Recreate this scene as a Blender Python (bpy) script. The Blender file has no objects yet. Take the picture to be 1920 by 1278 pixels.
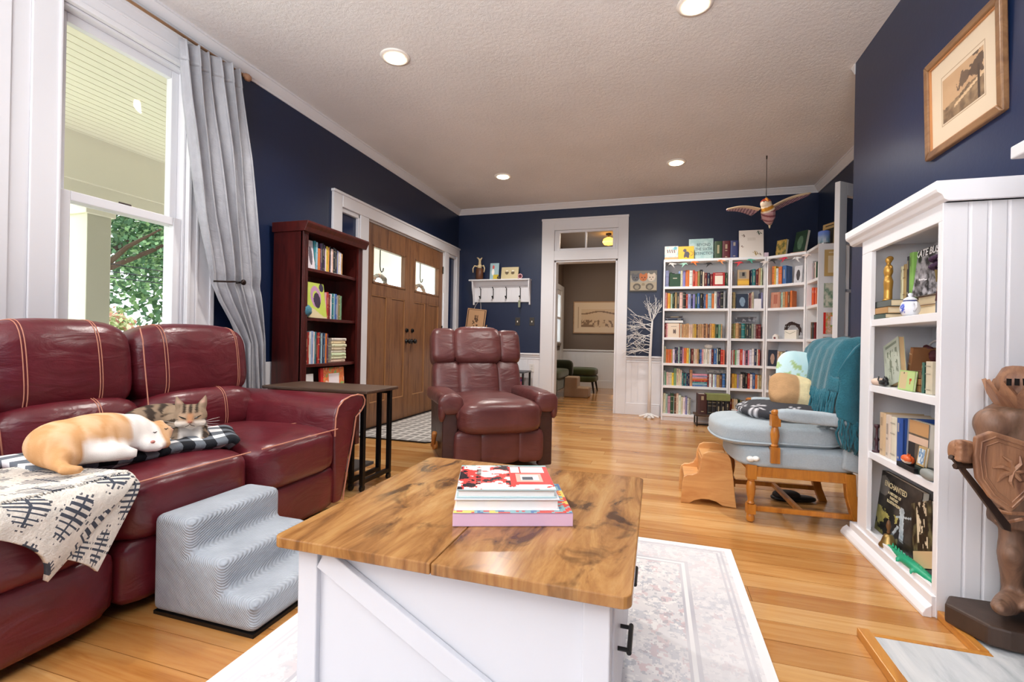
import bpy, bmesh, math, random
import numpy as np
from mathutils import Vector as V, Matrix as M
random.seed(7); np.random.seed(7)
SC = bpy.context.scene; COL = SC.collection
# ---------------------------------------------------------------- camera
YAW, ROLL = math.radians(17.036), 0.0192
_f = V((-math.sin(YAW), math.cos(YAW), 0)); _R = V((math.cos(YAW), math.sin(YAW), 0)); _U = V((0, 0, 1))
_r = _R*math.cos(ROLL) + _U*math.sin(ROLL); _u = _U*math.cos(ROLL) - _R*math.sin(ROLL)
cam = bpy.data.objects.new('camera', bpy.data.cameras.new('camera')); COL.objects.link(cam)
cam.matrix_world = M(((_r.x, _u.x, -_f.x, 0), (_r.y, _u.y, -_f.y, 0), (_r.z, _u.z, -_f.z, 0.957), (0, 0, 0, 1)))
cam.data.sensor_width = 36; cam.data.lens = 36*881/1920; cam.data.clip_start = 0.05
SC.camera = cam
# ---------------------------------------------------------------- world, lights, exposure
w = bpy.data.worlds.new('world'); SC.world = w; w.use_nodes = True
bg = w.node_tree.nodes['Background']; bg.inputs[0].default_value = (0.86, 0.94, 1.0, 1); bg.inputs[1].default_value = 3.6
def area(name, loc, aim, sx, sy, power, col=(1, 1, 1)):
    l = bpy.data.lights.new(name, 'AREA'); l.shape = 'RECTANGLE'; l.size = sx; l.size_y = sy; l.energy = power; l.color = col
    o = bpy.data.objects.new(name, l); COL.objects.link(o); o.location = loc
    o.rotation_euler = (V(aim)-V(loc)).to_track_quat('-Z', 'Y').to_euler(); return o
area('bounced_flash', (-0.5, -2.0, 2.3), (-0.4, 3.0, 0.9), 3.4, 1.8, 20, (1, 0.99, 0.985))
area('flash_on_ceiling', (-0.5, -1.2, 1.2), (-0.5, -1.1, 2.9), 2.4, 1.6, 235, (0.965, 0.985, 1))
area('side_fill', (-2.3, -1.0, 2.1), (1.0, 2.6, .8), 1.4, 1.2, 34, (1, 0.99, 0.985))  # added unseen fill from the rear left, brightens the white shelf unit's inside
area('hall_ceiling_light', (-0.8, 8.4, 2.8), (-0.8, 8.4, 0), 0.9, 0.9, 26, (1, 0.86, 0.68))
for _x, _y in ((-1.756, 2.853), (.178, 2.862), (-1.763, 5.263), (.172, 5.304)):
    l = bpy.data.lights.new('downlight', 'SPOT'); l.energy = 112; l.spot_size = math.radians(150); l.spot_blend = 0.7; l.shadow_soft_size = 0.07; l.color = (1, 0.955, 0.90)
    o = bpy.data.objects.new('downlight', l); COL.objects.link(o); o.location = (_x, _y, 2.87)
l = bpy.data.lights.new('sun', 'SUN'); l.energy = 4.5; l.angle = .05; l.color = (1, .97, .9); o = bpy.data.objects.new('sun', l); COL.objects.link(o); o.rotation_euler = V((.6, -.2, -.75)).to_track_quat('-Z', 'Y').to_euler()
vs = SC.view_settings; vs.view_transform = 'Standard'; vs.look = 'None'; vs.exposure = 0.26; vs.gamma = 1; vs.use_curve_mapping = False
SC.cycles.use_denoising = True; SC.cycles.max_bounces = 8; SC.cycles.sample_clamp_indirect = 6; SC.cycles.caustics_reflective = False; SC.cycles.caustics_refractive = False
# ---------------------------------------------------------------- helpers
def lin(h):
    if not isinstance(h, str): return tuple(h)[:3]
    h = h.lstrip('#'); c = [int(h[i:i+2], 16)/255 for i in (0, 2, 4)]
    return tuple(x/12.92 if x <= .04045 else ((x+.055)/1.055)**2.4 for x in c)
class B:
    def __init__(s): s.bm = bmesh.new(); s.mi = 0
    def _f(s, vs):
        try: f = s.bm.faces.new(vs); f.material_index = s.mi; return f
        except ValueError: return None
    def quad(s, *p): return s._f([s.bm.verts.new(V(q)) for q in p])
    def box(s, c, d, rot=None):
        c = V(c); h = V(d)/2; vv = []
        for x in (-1, 1):
            for y in (-1, 1):
                for z in (-1, 1):
                    q = V((x*h.x, y*h.y, z*h.z)); q = rot @ q if rot else q
                    vv.append(s.bm.verts.new(c+q))
        for f in ((0, 1, 3, 2), (4, 6, 7, 5), (0, 4, 5, 1), (2, 3, 7, 6), (0, 2, 6, 4), (1, 5, 7, 3)): s._f([vv[i] for i in f])
        return s
    def bx(s, x0, x1, y0, y1, z0, z1): return s.box(((x0+x1)/2, (y0+y1)/2, (z0+z1)/2), (abs(x1-x0), abs(y1-y0), abs(z1-z0)))
    def tube(s, pts, r, n=8, cap=True, squash=None):
        pts = [V(p) for p in pts]; rs = r if isinstance(r, (list, tuple)) else [r]*len(pts); rings = []; ref = None
        for i, p in enumerate(pts):
            t = (pts[min(i+1, len(pts)-1)]-pts[max(i-1, 0)])
            t = t.normalized() if t.length > 1e-9 else V((0, 0, 1))
            if ref is None: ref = V((0, 0, 1)) if abs(t.z) < .9 else V((1, 0, 0))
            a = t.cross(ref).normalized(); b = a.cross(t).normalized(); ref = b
            rings.append([s.bm.verts.new(p + a*math.cos(2*math.pi*k/n)*rs[i]*(squash or 1) + b*math.sin(2*math.pi*k/n)*rs[i]) for k in range(n)])
        for i in range(len(rings)-1):
            for k in range(n): s._f([rings[i][k], rings[i][(k+1) % n], rings[i+1][(k+1) % n], rings[i+1][k]])
        if cap: s._f(rings[0][::-1]); s._f(rings[-1])
        return s
    def lathe(s, prof, c=(0, 0, 0), n=20, m=None):
        c = V(c); rings = []
        for r, z in prof:
            ring = []
            for k in range(n):
                q = V((r*math.cos(2*math.pi*k/n), r*math.sin(2*math.pi*k/n), z)); q = m @ q if m else q
                ring.append(s.bm.verts.new(c+q))
            rings.append(ring)
        for i in range(len(rings)-1):
            for k in range(n): s._f([rings[i][k], rings[i][(k+1) % n], rings[i+1][(k+1) % n], rings[i+1][k]])
        s._f(rings[0][::-1]); s._f(rings[-1]); return s
    def prism(s, poly, o, u, v, w):
        o, u, v, w = V(o), V(u), V(v), V(w)
        a = [s.bm.verts.new(o+u*p+v*q) for p, q in poly]; b = [s.bm.verts.new(o+u*p+v*q+w) for p, q in poly]; n = len(poly)
        s._f(a[::-1]); s._f(b)
        for i in range(n): s._f([a[i], a[(i+1) % n], b[(i+1) % n], b[i]])
        return s
    def soft(s, c, h, k=5, n=8, rot=None, fn=None):
        c = V(c); cache = {}
        def g(p):
            key = tuple(round(x, 4) for x in p)
            if key in cache: return cache[key]
            nn = (abs(p[0])**k+abs(p[1])**k+abs(p[2])**k)**(1/k); q = V((p[0]/nn, p[1]/nn, p[2]/nn))
            l = V((q.x*h[0], q.y*h[1], q.z*h[2]))
            if fn: l = fn(q, l)
            if rot: l = rot @ l
            cache[key] = s.bm.verts.new(c+l); return cache[key]
        t = [math.tan((2*i/n-1)*math.pi/4) for i in range(n+1)]
        for ax in range(3):
            for sg in (-1, 1):
                for i in range(n):
                    for j in range(n):
                        q = []
                        for a, b in ((i, j), (i+1, j), (i+1, j+1), (i, j+1)):
                            p = [0, 0, 0]; p[ax] = sg; p[(ax+1) % 3] = t[a]; p[(ax+2) % 3] = t[b]; q.append(g(p))
                        s._f(q if sg > 0 else q[::-1])
        return s
    def ball(s, c, r, n=6, rot=None): return s.soft(c, r if isinstance(r, (tuple, list)) else (r, r, r), 2, n, rot)
    def grid(s, fn, nu, nv):
        vv = [[s.bm.verts.new(V(fn(i/nu, j/nv))) for j in range(nv+1)] for i in range(nu+1)]
        for i in range(nu):
            for j in range(nv): s._f([vv[i][j], vv[i+1][j], vv[i+1][j+1], vv[i][j+1]])
        return s
    def ob(s, name, mat=None, parent=None, smooth=False, bev=0, seg=2, solid=0, sub=0, kind=None, label=None, loc=None, rz=0):
        me = bpy.data.meshes.new(name); bmesh.ops.recalc_face_normals(s.bm, faces=s.bm.faces) if s.bm.faces else None
        s.bm.to_mesh(me); s.bm.free()
        return mo(name, me, mat, parent, smooth, bev, seg, solid, sub, kind, label, loc, rz)
def mo(name, me, mat=None, parent=None, smooth=False, bev=0, seg=2, solid=0, sub=0, kind=None, label=None, loc=None, rz=0):
    o = bpy.data.objects.new(name, me); COL.objects.link(o)
    for m in (mat if isinstance(mat, (list, tuple)) else [mat]):
        if m and len(me.materials) < 40: me.materials.append(m)
    if parent: o.parent = parent
    if smooth: me.polygons.foreach_set('use_smooth', [True]*len(me.polygons))
    if smooth == 'a': me.set_sharp_from_angle(angle=math.radians(38))
    if loc: o.location = loc
    if rz: o.rotation_euler.z = rz
    if solid: m = o.modifiers.new('solidify', 'SOLIDIFY'); m.thickness = solid; m.offset = 0
    if bev: m = o.modifiers.new('edge', 'BEVEL'); m.width = bev; m.segments = seg; m.limit_method = 'ANGLE'
    if sub: m = o.modifiers.new('sub', 'SUBSURF'); m.levels = sub; m.render_levels = sub
    if kind: o['kind'] = kind
    if label: o['label'] = label
    return o
def tag(o, label=None, cat=None, group=None, kind=None):
    if label: o['label'] = label
    if cat: o['category'] = cat
    if group: o['group'] = group
    if kind: o['kind'] = kind
    return o
def T(name, label=None, cat=None, loc=(0, 0, 0), rz=0, group=None, kind=None):
    o = bpy.data.objects.new(name, None); COL.objects.link(o); o.location = loc; o.rotation_euler.z = rz; o.empty_display_size = .05
    return tag(o, label, cat, group, kind)
def axes(o, r, u):
    r = V(r).normalized(); u = V(u).normalized(); n = r.cross(u)
    return M(((r.x, u.x, n.x, o[0]), (r.y, u.y, n.y, o[1]), (r.z, u.z, n.z, o[2]), (0, 0, 0, 1)))
# ---------------------------------------------------------------- materials
MATS = {}
class NT:
    def __init__(s, name):
        s.m = bpy.data.materials.new(name); s.m.use_nodes = True; s.t = s.m.node_tree; s.b = s.t.nodes['Principled BSDF']
    def n(s, typ, **k):
        x = s.t.nodes.new(typ)
        for a, b in k.items():
            if a.startswith('i_'): x.inputs[a[2:].replace('_', ' ')].default_value = b
            else: setattr(x, a, b)
        return x
    def l(s, a, b): s.t.links.new(a, b)
    def ramp(s, stops, fac):
        r = s.n('ShaderNodeValToRGB'); e = r.color_ramp.elements
        while len(e) < len(stops): e.new(.5)
        for x, (p, c) in zip(e, stops): x.position = p; x.color = (*lin(c), 1)
        s.l(fac, r.inputs[0]); return r.outputs[0]
    def coord(s, kind='Object', scale=(1, 1, 1), rot=(0, 0, 0)):
        c = s.n('ShaderNodeTexCoord'); mp = s.n('ShaderNodeMapping'); mp.inputs['Scale'].default_value = scale; mp.inputs['Rotation'].default_value = rot
        s.l(c.outputs[kind], mp.inputs[0]); return mp.outputs[0]
    def noise(s, vec, scale, detail=4, rough=.55, dist=0):
        x = s.n('ShaderNodeTexNoise'); x.inputs['Scale'].default_value = scale; x.inputs['Detail'].default_value = detail; x.inputs['Roughness'].default_value = rough; x.inputs['Distortion'].default_value = dist
        s.l(vec, x.inputs['Vector']); return x.outputs['Fac']
    def bump(s, fac, strength=.3, dist=.01, prev=None):
        x = s.n('ShaderNodeBump'); x.inputs['Strength'].default_value = strength; x.inputs['Distance'].default_value = dist
        s.l(fac, x.inputs['Height'])
        if prev: s.l(prev, x.inputs['Normal'])
        s.l(x.outputs[0], s.b.inputs['Normal']); return x.outputs[0]
    def mix(s, fac, a, b, mode='MIX'):
        x = s.n('ShaderNodeMix', data_type='RGBA', blend_type=mode)
        if isinstance(fac, (int, float)): x.inputs[0].default_value = fac
        else: s.l(fac, x.inputs[0])
        for i, c in ((6, a), (7, b)):
            if hasattr(c, 'node'): s.l(c, x.inputs[i])
            else: x.inputs[i].default_value = (*lin(c), 1)
        return x.outputs[2]
    def math(s, op, a, b=0):
        x = s.n('ShaderNodeMath', operation=op)
        for i, c in ((0, a), (1, b)):
            if hasattr(c, 'node'): s.l(c, x.inputs[i])
            else: x.inputs[i].default_value = c
        return x.outputs[0]
    def set(s, col=None, rough=.5, metal=0, spec=.5):
        if col is not None:
            if hasattr(col, 'node'): s.l(col, s.b.inputs['Base Color'])
            else: s.b.inputs['Base Color'].default_value = (*lin(col), 1)
        s.b.inputs['Roughness'].default_value = rough; s.b.inputs['Metallic'].default_value = metal; s.b.inputs['Specular IOR Level'].default_value = spec
        return s.m
def plain(col, rough=.5, metal=0, spec=.5, grain=0, var=0):
    key = ('p', col, rough, metal, spec, grain, var)
    if key in MATS: return MATS[key]
    t = NT('plain_%d' % len(MATS)); c = lin(col)
    if grain or var:
        n = t.noise(t.coord('Object'), 35 if grain else 9, 4)
        if var: col = t.ramp([(.25, tuple(x*(1-var) for x in c)), (.75, tuple(min(1, x*(1+var)) for x in c))], n)
        if grain: t.bump(n, grain, .004)
    MATS[key] = t.set(col, rough, metal, spec); return MATS[key]
def wood(c1, c2, c3=None, rough=.4, axis=0, scale=6, stretch=9, bump=.1):
    key = ('w', c1, c2, c3, rough, axis, scale, stretch)
    if key in MATS: return MATS[key]
    t = NT('wood_%d' % len(MATS)); sc = [stretch]*3; sc[axis] = 1
    v = t.coord('Object', tuple(x/3 for x in sc)); n = t.noise(v, scale, 6, .6, 1.2); n2 = t.noise(v, scale*5, 3, .6, .4)
    c = t.ramp([(.3, c1), (.55, c2), (.8, c3 or c1)], n); c = t.mix(t.math('MULTIPLY', n2, .35), c, c1, 'MULTIPLY')
    t.bump(n2, bump, .003); MATS[key] = t.set(c, rough); return MATS[key]
def leather(c1, c2, rough=.34):
    key = ('l', c1, c2)
    if key in MATS: return MATS[key]
    t = NT('leather_%d' % len(MATS)); v = t.coord('Object')
    big = t.noise(v, 5, 5, .6, .6); wr = t.noise(t.coord('Object', (1, 1, 2.6)), 4.5, 3, .5, 1.2)
    vo = t.n('ShaderNodeTexVoronoi'); vo.inputs['Scale'].default_value = 160; t.l(v, vo.inputs['Vector'])
    c = t.ramp([(.3, c1), (.7, c2)], big); b = t.bump(wr, .22, .03); t.bump(vo.outputs['Distance'], .08, .002, b)
    MATS[key] = t.set(c, rough, 0, .5); return MATS[key]
def fabric(c1, c2, scale=260, rough=.92, bump=.5, big=6):
    key = ('f', c1, c2, scale)
    if key in MATS: return MATS[key]
    t = NT('fabric_%d' % len(MATS)); v = t.coord('Object'); wv = t.noise(v, scale, 2); n = t.noise(v, big, 4)
    c = t.mix(t.math('MULTIPLY', wv, .8), t.ramp([(.3, c1), (.7, c2)], n), tuple(x*.75 for x in lin(c1)))
    t.bump(wv, bump, .004); t.b.inputs['Sheen Weight'].default_value = .25; MATS[key] = t.set(c, rough, 0, .2); return MATS[key]
def glass(rough=.02, tint='#ffffff', refl=.025):
    key = ('g', tint, refl)
    if key in MATS: return MATS[key]
    t = NT('glass_%d' % len(MATS)); tr = t.n('ShaderNodeBsdfTransparent'); tr.inputs[0].default_value = (*lin(tint), 1); gl = t.n('ShaderNodeBsdfGlossy'); gl.inputs['Roughness'].default_value = rough
    mx = t.n('ShaderNodeMixShader'); mx.inputs[0].default_value = refl; t.l(tr.outputs[0], mx.inputs[1]); t.l(gl.outputs[0], mx.inputs[2])
    t.l(mx.outputs[0], t.t.nodes['Material Output'].inputs[0]); MATS[key] = t.m; return t.m
def emit(col, st):
    t = NT('lamp_%d' % len(MATS)); MATS[('e', col, st)] = t.m; t.set(col, .5); t.b.inputs['Emission Color'].default_value = (*lin(col), 1); t.b.inputs['Emission Strength'].default_value = st; return t.m
def vcol(rough=.6, bump=0, scale=200, spec=.4):
    key = ('v', rough, bump, scale)
    if key in MATS: return MATS[key]
    t = NT('painted_%d' % len(MATS)); a = t.n('ShaderNodeVertexColor'); a.layer_name = 'Col'
    if bump: t.bump(t.noise(t.coord('Object'), scale, 2), bump, .004)
    MATS[key] = t.set(a.outputs[0], rough, 0, spec); return MATS[key]
def paint(o, fn):
    """own colours of a surface: fn(face centres Nx3) -> Nx3 linear"""
    me = o.data; n = len(me.polygons)
    if n and me.polygons[0].use_smooth:
        nv = len(me.vertices); c = np.empty(nv*3, 'f'); me.vertices.foreach_get('co', c); cc = np.ones((nv, 4), 'f'); cc[:, :3] = fn(c.reshape(-1, 3)); me.color_attributes.new('Col', 'FLOAT_COLOR', 'POINT').data.foreach_set('color', cc.ravel()); return o
    c = np.empty(n*3, 'f'); me.polygons.foreach_get('center', c); col = np.asarray(fn(c.reshape(-1, 3)), 'f')
    return paint_faces(o, col)
def paint_faces(o, col):
    me = o.data; n = len(me.polygons); tot = np.empty(n, 'i'); me.polygons.foreach_get('loop_total', tot)
    a = me.color_attributes.new('Col', 'FLOAT_COLOR', 'CORNER'); cc = np.ones((len(me.loops), 4), 'f'); cc[:, :3] = np.repeat(col, tot, axis=0)
    a.data.foreach_set('color', cc.ravel()); return o
def L3(h): return np.array(lin(h))
def vn(u, v, s, seed=0):
    """smooth value noise 0..1"""
    rs = np.random.RandomState(seed); t = rs.rand(64, 64); x = u*s; y = v*s; xi = np.floor(x).astype(int); yi = np.floor(y).astype(int); fx = x-xi; fy = y-yi
    fx = fx*fx*(3-2*fx); fy = fy*fy*(3-2*fy); g = lambda a, b: t[a % 64, b % 64]
    return (g(xi, yi)*(1-fx)+g(xi+1, yi)*fx)*(1-fy)+(g(xi, yi+1)*(1-fx)+g(xi+1, yi+1)*fx)*fy
def fbm(u, v, s, seed=0, o=4): return sum(vn(u, v, s*2**i, seed+i)*.5**i for i in range(o))/sum(.5**i for i in range(o))
def lerp(a, b, t): t = np.clip(t, 0, 1)[..., None]; return a*(1-t)+b*t
def art(name, parent, mtx, w, h, fn, nu=40, nv=40, rough=.5, label=None):
    """a flat print, w x h, centred on mtx origin; fn(u,v)->Nx3 linear"""
    b = B(); b.grid(lambda u, v: ((u-.5)*w, (v-.5)*h, 0), nu, nv); o = b.ob(name, vcol(rough), parent, label=label)
    o.matrix_basis = mtx; c = [( (p.center.x/w+.5), (p.center.y/h+.5)) for p in o.data.polygons]; c = np.array(c)
    return paint_faces(o, fn(c[:, 0], c[:, 1]))
def text(parent, s, size, mtx, mat, name='lettering', align='CENTER', depth=.0006, bold=0, w=1):
    c = bpy.data.curves.new(name, 'FONT'); c.body = s; c.size = size; c.align_x = align; c.align_y = 'CENTER'; c.extrude = depth; c.offset = bold; c.materials.append(mat)
    c.resolution_u = 3; q = bpy.data.objects.new(name, c); COL.objects.link(q); dg = bpy.context.evaluated_depsgraph_get(); me = bpy.data.meshes.new_from_object(q.evaluated_get(dg)); bpy.data.objects.remove(q)
    o = bpy.data.objects.new(name, me); COL.objects.link(o); o.parent = parent; o.matrix_basis = mtx @ M.Diagonal((w, 1, 1, 1)); return o
def blob(name, shapes, mat, parent, voxel=.012, smooth=8, mtx=None):
    """one continuous body grown from overlapping shapes: builder b -> remeshed"""
    b = B(); shapes(b); o = b.ob(name, None, None)
    m = o.modifiers.new('r', 'REMESH'); m.mode = 'VOXEL'; m.voxel_size = voxel; m2 = o.modifiers.new('s', 'SMOOTH'); m2.iterations = smooth; m2.factor = .5
    dg = bpy.context.evaluated_depsgraph_get(); me = bpy.data.meshes.new_from_object(o.evaluated_get(dg)); bpy.data.objects.remove(o)
    me.materials.clear(); me.name = name
    r = mo(name, me, mat, parent, True)
    return r
def copy_tree(o, loc=None, rz=None):
    c = o.copy(); COL.objects.link(c)
    if loc is not None: c.location = loc
    if rz is not None: c.rotation_euler.z = rz
    for ch in o.children:
        d = ch.copy(); COL.objects.link(d); d.parent = c
        for g in ch.children: e = g.copy(); COL.objects.link(e); e.parent = d
    return c
ORD = 'zeroth first second third fourth fifth sixth seventh eighth ninth tenth eleventh twelfth thirteenth fourteenth fifteenth sixteenth seventeenth eighteenth nineteenth twentieth'.split()
def ordw(i): return ORD[i] if i <= 20 else ('twenty-'+ORD[i-20] if i < 30 else 'thirtieth' if i == 30 else ('thirty-'+ORD[i-30] if i < 40 else 'fortieth'))
# ---------------------------------------------------------------- the setting
LX, BY, CZ, CX, RX, RY = -2.87, 6.52, 2.90, 1.27, 1.85, -2.4
NAVY = plain('#11203f', .38, 0, .5, .12, .06); WHITE = plain('#e2e2e6', .38, 0, .45, 0, .015); TRIM = plain('#dddde1', .36, 0, .45)
BLACK = plain('#0c0c0e', .4, 0, .4); BRONZE = plain('#2a1d18', .4, .6); CREAM = plain('#e9e3d2', .55); STEEL = plain('#9a9a9a', .3, .9)
def st(o): o['kind'] = 'structure'; return o
# floor: planks
t = NT('pine_plank'); oi = t.n('ShaderNodeObjectInfo'); v0 = t.coord('Object', (.55, 7, 7)); ad = t.n('ShaderNodeVectorMath', operation='ADD'); t.l(v0, ad.inputs[0])
cb = t.n('ShaderNodeCombineXYZ'); t.l(t.math('MULTIPLY', oi.outputs['Random'], 90), cb.inputs[0]); t.l(t.math('MULTIPLY', oi.outputs['Random'], 37), cb.inputs[1]); t.l(cb.outputs[0], ad.inputs[1])
n1 = t.noise(ad.outputs[0], 1.6, 6, .62, 2.2); n2 = t.noise(ad.outputs[0], 9, 3, .6, .5)
c = t.ramp([(.22, '#b07d45'), (.40, '#d3a264'), (.56, '#deb478'), (.8, '#e5c48f')], n1)
tone = t.ramp([(0, '#d9c2a6'), (.5, '#f1e5d6'), (1, '#ffffff')], oi.outputs['Random']); c = t.mix(1, c, tone, 'MULTIPLY')
c = t.mix(t.math('MULTIPLY', n2, .5), c, '#c99a6c', 'MULTIPLY'); t.bump(n2, .05, .002)
PINE = t.set(c, .2, 0, .5); t.b.inputs['Coat Weight'].default_value = .25; t.b.inputs['Coat Roughness'].default_value = .12
floor = st(T('floor'))
sub = B(); sub.bx(LX-.1, RX+.1, RY-.1, 6.7, -.06, -.014); sub.ob('subfloor', plain('#3a2010', .8), floor)
PW = .118; y = RY; row = 0
def planks(parent, x0, x1, y0, y1, pw, mat, seed):
    rs = random.Random(seed); y = y0
    while y < y1-.01:
        x = x0-rs.random()*1.2
        while x < x1:
            ln = rs.uniform(2.2, 4.0); a, bb = max(x, x0), min(x+ln, x1)
            if bb-a > .05:
                b = B(); dz = rs.uniform(-.0006, .0006); b.bx(-(bb-a)/2+.0006, (bb-a)/2-.0006, -pw/2+.0013, pw/2-.0013, -.014, dz)
                b.ob('plank', mat, parent, loc=((a+bb)/2, y+pw/2, 0))
            x += ln
        y += pw
planks(floor, LX-.02, RX, .3, 6.60, PW, PINE, 3)
b = B(); b.bx(LX-.02, RX, RY, .298, -.014, 0); b.ob('plank', PINE, floor)
# walls
def wallpiece(b, x0, x1, y0, y1, z0, z1): b.bx(x0, x1, y0, y1, z0, z1)
lw = st(T('wall_left')); b = B(); TH = .16; X0, X1 = LX-TH, LX
W1, W2, WZ0, WZ1 = (1.575, 2.235), (.60, 1.26), .60, 2.62; DY0, DY1, DZ = 3.74, 6.47, 2.20
WIN3 = (-1.7, -.7)
b.bx(X0, X1, RY-TH, WIN3[0], 0, CZ); b.bx(X0, X1, WIN3[1], W2[0], 0, CZ); b.bx(X0, X1, W2[1], W1[0], 0, CZ); b.bx(X0, X1, W1[1], DY0, 0, CZ); b.bx(X0, X1, DY1, BY+TH, 0, CZ)
for a, c2 in (WIN3, W2, W1): b.bx(X0, X1, a, c2, 0, WZ0); b.bx(X0, X1, a, c2, WZ1, CZ)
b.bx(X0, X1, DY0, DY1, DZ, CZ); b.ob('wall_surface', NAVY, lw)
b = B(); b.bx(LX, LX+.012, RY, W2[0]-.2, 0, .76); b.bx(LX, LX+.012, W1[1]+.2, 3.63, 0, .76); b.bx(LX, LX+.012, W2[0]-.2, W1[1]+.2, 0, .5); b.ob('wainscot', WHITE, lw)
bw = st(T('wall_back')); b = B(); HX0, HX1, HZ, TZ0, TZ1 = -1.395, -.515, 2.10, 2.23, 2.53
b.bx(LX-TH, HX0, BY, BY+TH, 0, CZ); b.bx(HX1, RX+TH, BY, BY+TH, 0, CZ); b.bx(HX0, HX1, BY, BY+TH, TZ1, CZ); b.bx(HX0, HX1, BY, BY+TH, HZ, TZ0); b.ob('wall_surface', NAVY, bw)
def wains(p, x0, x1):
    b = B(); b.bx(x0, x1, BY-.008, BY, 0, .77); b.ob('wainscot', WHITE, p)
    b = B(); x = x0
    while x < x1-.02: b.bx(x+.003, min(x+.077, x1), BY-.014, BY-.008, .13, .72); x += .08
    b.ob('beadboard', WHITE, p, kind='stuff')
    b = B(); b.bx(x0, x1, BY-.035, BY, .765, .79); b.bx(x0, x1, BY-.022, BY, .735, .765); b.bx(x0, x1, BY-.018, BY, .70, .722); b.ob('chair_rail', TRIM, p, bev=.005)
wains(bw, LX, HX0-.18); wains(bw, HX1+.13, RX)
rw = st(T('wall_right')); b = B(); b.bx(RX, RX+TH, 3.75, 4.3, 0, CZ); b.bx(RX, RX+TH, 5.3, BY, 0, CZ); b.bx(RX, RX+TH, 4.3, 5.3, 2.42, CZ); b.bx(RX+.12, RX+TH, 4.3, 5.3, 0, 2.42); b.ob('wall_surface', NAVY, rw)
cw = st(T('wall_chimney')); b = B(); b.bx(CX, RX+TH, 2.0, 3.75, 0, CZ); b.bx(CX, RX+TH, RY, 2.0, 0, CZ); b.ob('wall_surface', plain('#17284a', .33, 0, .5, .1, .04), cw)
rr = st(T('wall_rear')); b = B(); b.bx(LX-TH, RX+TH, RY-TH, RY, 0, CZ); b.ob('wall_surface', plain('#77777c', .7), rr)
# ceiling with trowelled texture
t = NT('trowelled_ceiling'); v = t.coord('Object'); a = t.noise(v, 30, 5, .65, 2.6); vo = t.n('ShaderNodeTexVoronoi', feature='SMOOTH_F1'); vo.inputs['Scale'].default_value = 40; t.l(v, vo.inputs['Vector'])
bb = t.bump(a, .4, .015); t.bump(vo.outputs['Distance'], .2, .01, bb); big = t.noise(v, 1.5, 3)
CEIL = t.set(t.ramp([(.3, '#e2e0e0'), (.7, '#ebe9e9')], big), .62, 0, .3)
ce = st(T('ceiling')); b = B(); b.bx(LX-TH, RX+TH, RY-TH, BY+TH, CZ, CZ+.12); b.ob('ceiling_surface', CEIL, ce)
# cornice: profile swept along each wall
PROF = [(0, 0), (0, -.075), (.008, -.075), (.014, -.06), (.02, -.056), (.05, -.022), (.056, -.014), (.064, -.012), (.064, 0)]
def cornice(name, p0, p1, inn):
    p0, p1, inn = V(p0), V(p1), V(inn); d = (p1-p0); b = B(); b.prism(PROF, p0, inn, (0, 0, 1), d); st(b.ob(name, TRIM))
cornice('trim_1', (LX, RY, CZ), (LX, BY, CZ), (1, 0, 0)); cornice('trim_2', (LX, BY, CZ), (RX, BY, CZ), (0, -1, 0)); cornice('trim_3', (RX, 3.75, CZ), (RX, BY, CZ), (-1, 0, 0))
cornice('trim_4', (CX-.004, 3.75, CZ), (RX, 3.75, CZ), (0, 1, 0))
def base(name, x0, x1, y0, y1):
    b = B(); b.bx(x0, x1, y0, y1, 0, .14); b.bx(x0, x1, y0, y1, .14, .155); st(b.ob(name, TRIM, bev=.004))
base('baseboard_left', LX, LX+.02, RY, 3.63); base('baseboard_back', LX, HX0-.18, BY-.022, BY); base('baseboard_back.001', HX1+.13, .06, BY-.022, BY); base('baseboard_right', RX-.02, RX, 5.4, BY); base('baseboard_chimney', CX-.02, CX, 2.85, 3.75)
# ---------------------------------------------------------------- left window
CREAMW = plain('#e8e8e6', .4)
def window(name, y0, y1):
    wn = st(T(name)); xs = LX-.07
    def frame(nm, x, ya, yb, za, zb, sw, bw_, tw, dp=.04):
        b = B(); b.bx(x-dp, x, ya, ya+sw, za, zb); b.bx(x-dp, x, yb-sw, yb, za, zb); b.bx(x-dp, x, ya+sw, yb-sw, za, za+bw_); b.bx(x-dp, x, ya+sw, yb-sw, zb-tw, zb); o = b.ob(nm, TRIM, wn, bev=.004)
        g = B(); g.bx(x-dp*.6, x-dp*.5, ya+sw-.004, yb-sw+.004, za+bw_-.004, zb-tw+.004); g.ob('pane', glass(), o)
    frame('upper_sash', LX-.055, y0+.012, y1-.012, 1.635, WZ1-.012, .045, .05, .05); frame('lower_sash', LX-.012, y0+.012, y1-.012, WZ0, 1.685, .05, .09, .05)
    b = B(); b.bx(LX-.16, LX, y0, y0+.012, WZ0, WZ1); b.bx(LX-.16, LX, y1-.012, y1, WZ0, WZ1); b.bx(LX-.16, LX, y0, y1, WZ1-.012, WZ1); b.ob('jamb', TRIM, wn)
    b = B(); b.bx(LX-.14, LX+.05, y0-.1, y1+.1, WZ0-.035, WZ0); b.ob('sill', TRIM, wn, bev=.006)
    b = B(); b.tube([(LX-.03, (y0+y1)/2-.03, 1.69), (LX-.03, (y0+y1)/2+.03, 1.69)], .008); b.ob('sash_lock', BRONZE, wn)
    return wn
window('window_1', *W1); window('window_2', *W2); window('window_3', *WIN3)
def casing_v(b, y0, y1, z0, z1, fl=True):
    b.bx(LX, LX+.022, y0, y1, z0, z1)
    if fl: b.bx(LX+.022, LX+.034, y0, y0+.02, z0, z1); b.bx(LX+.022, LX+.034, y1-.03, y1, z0, z1)
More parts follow.
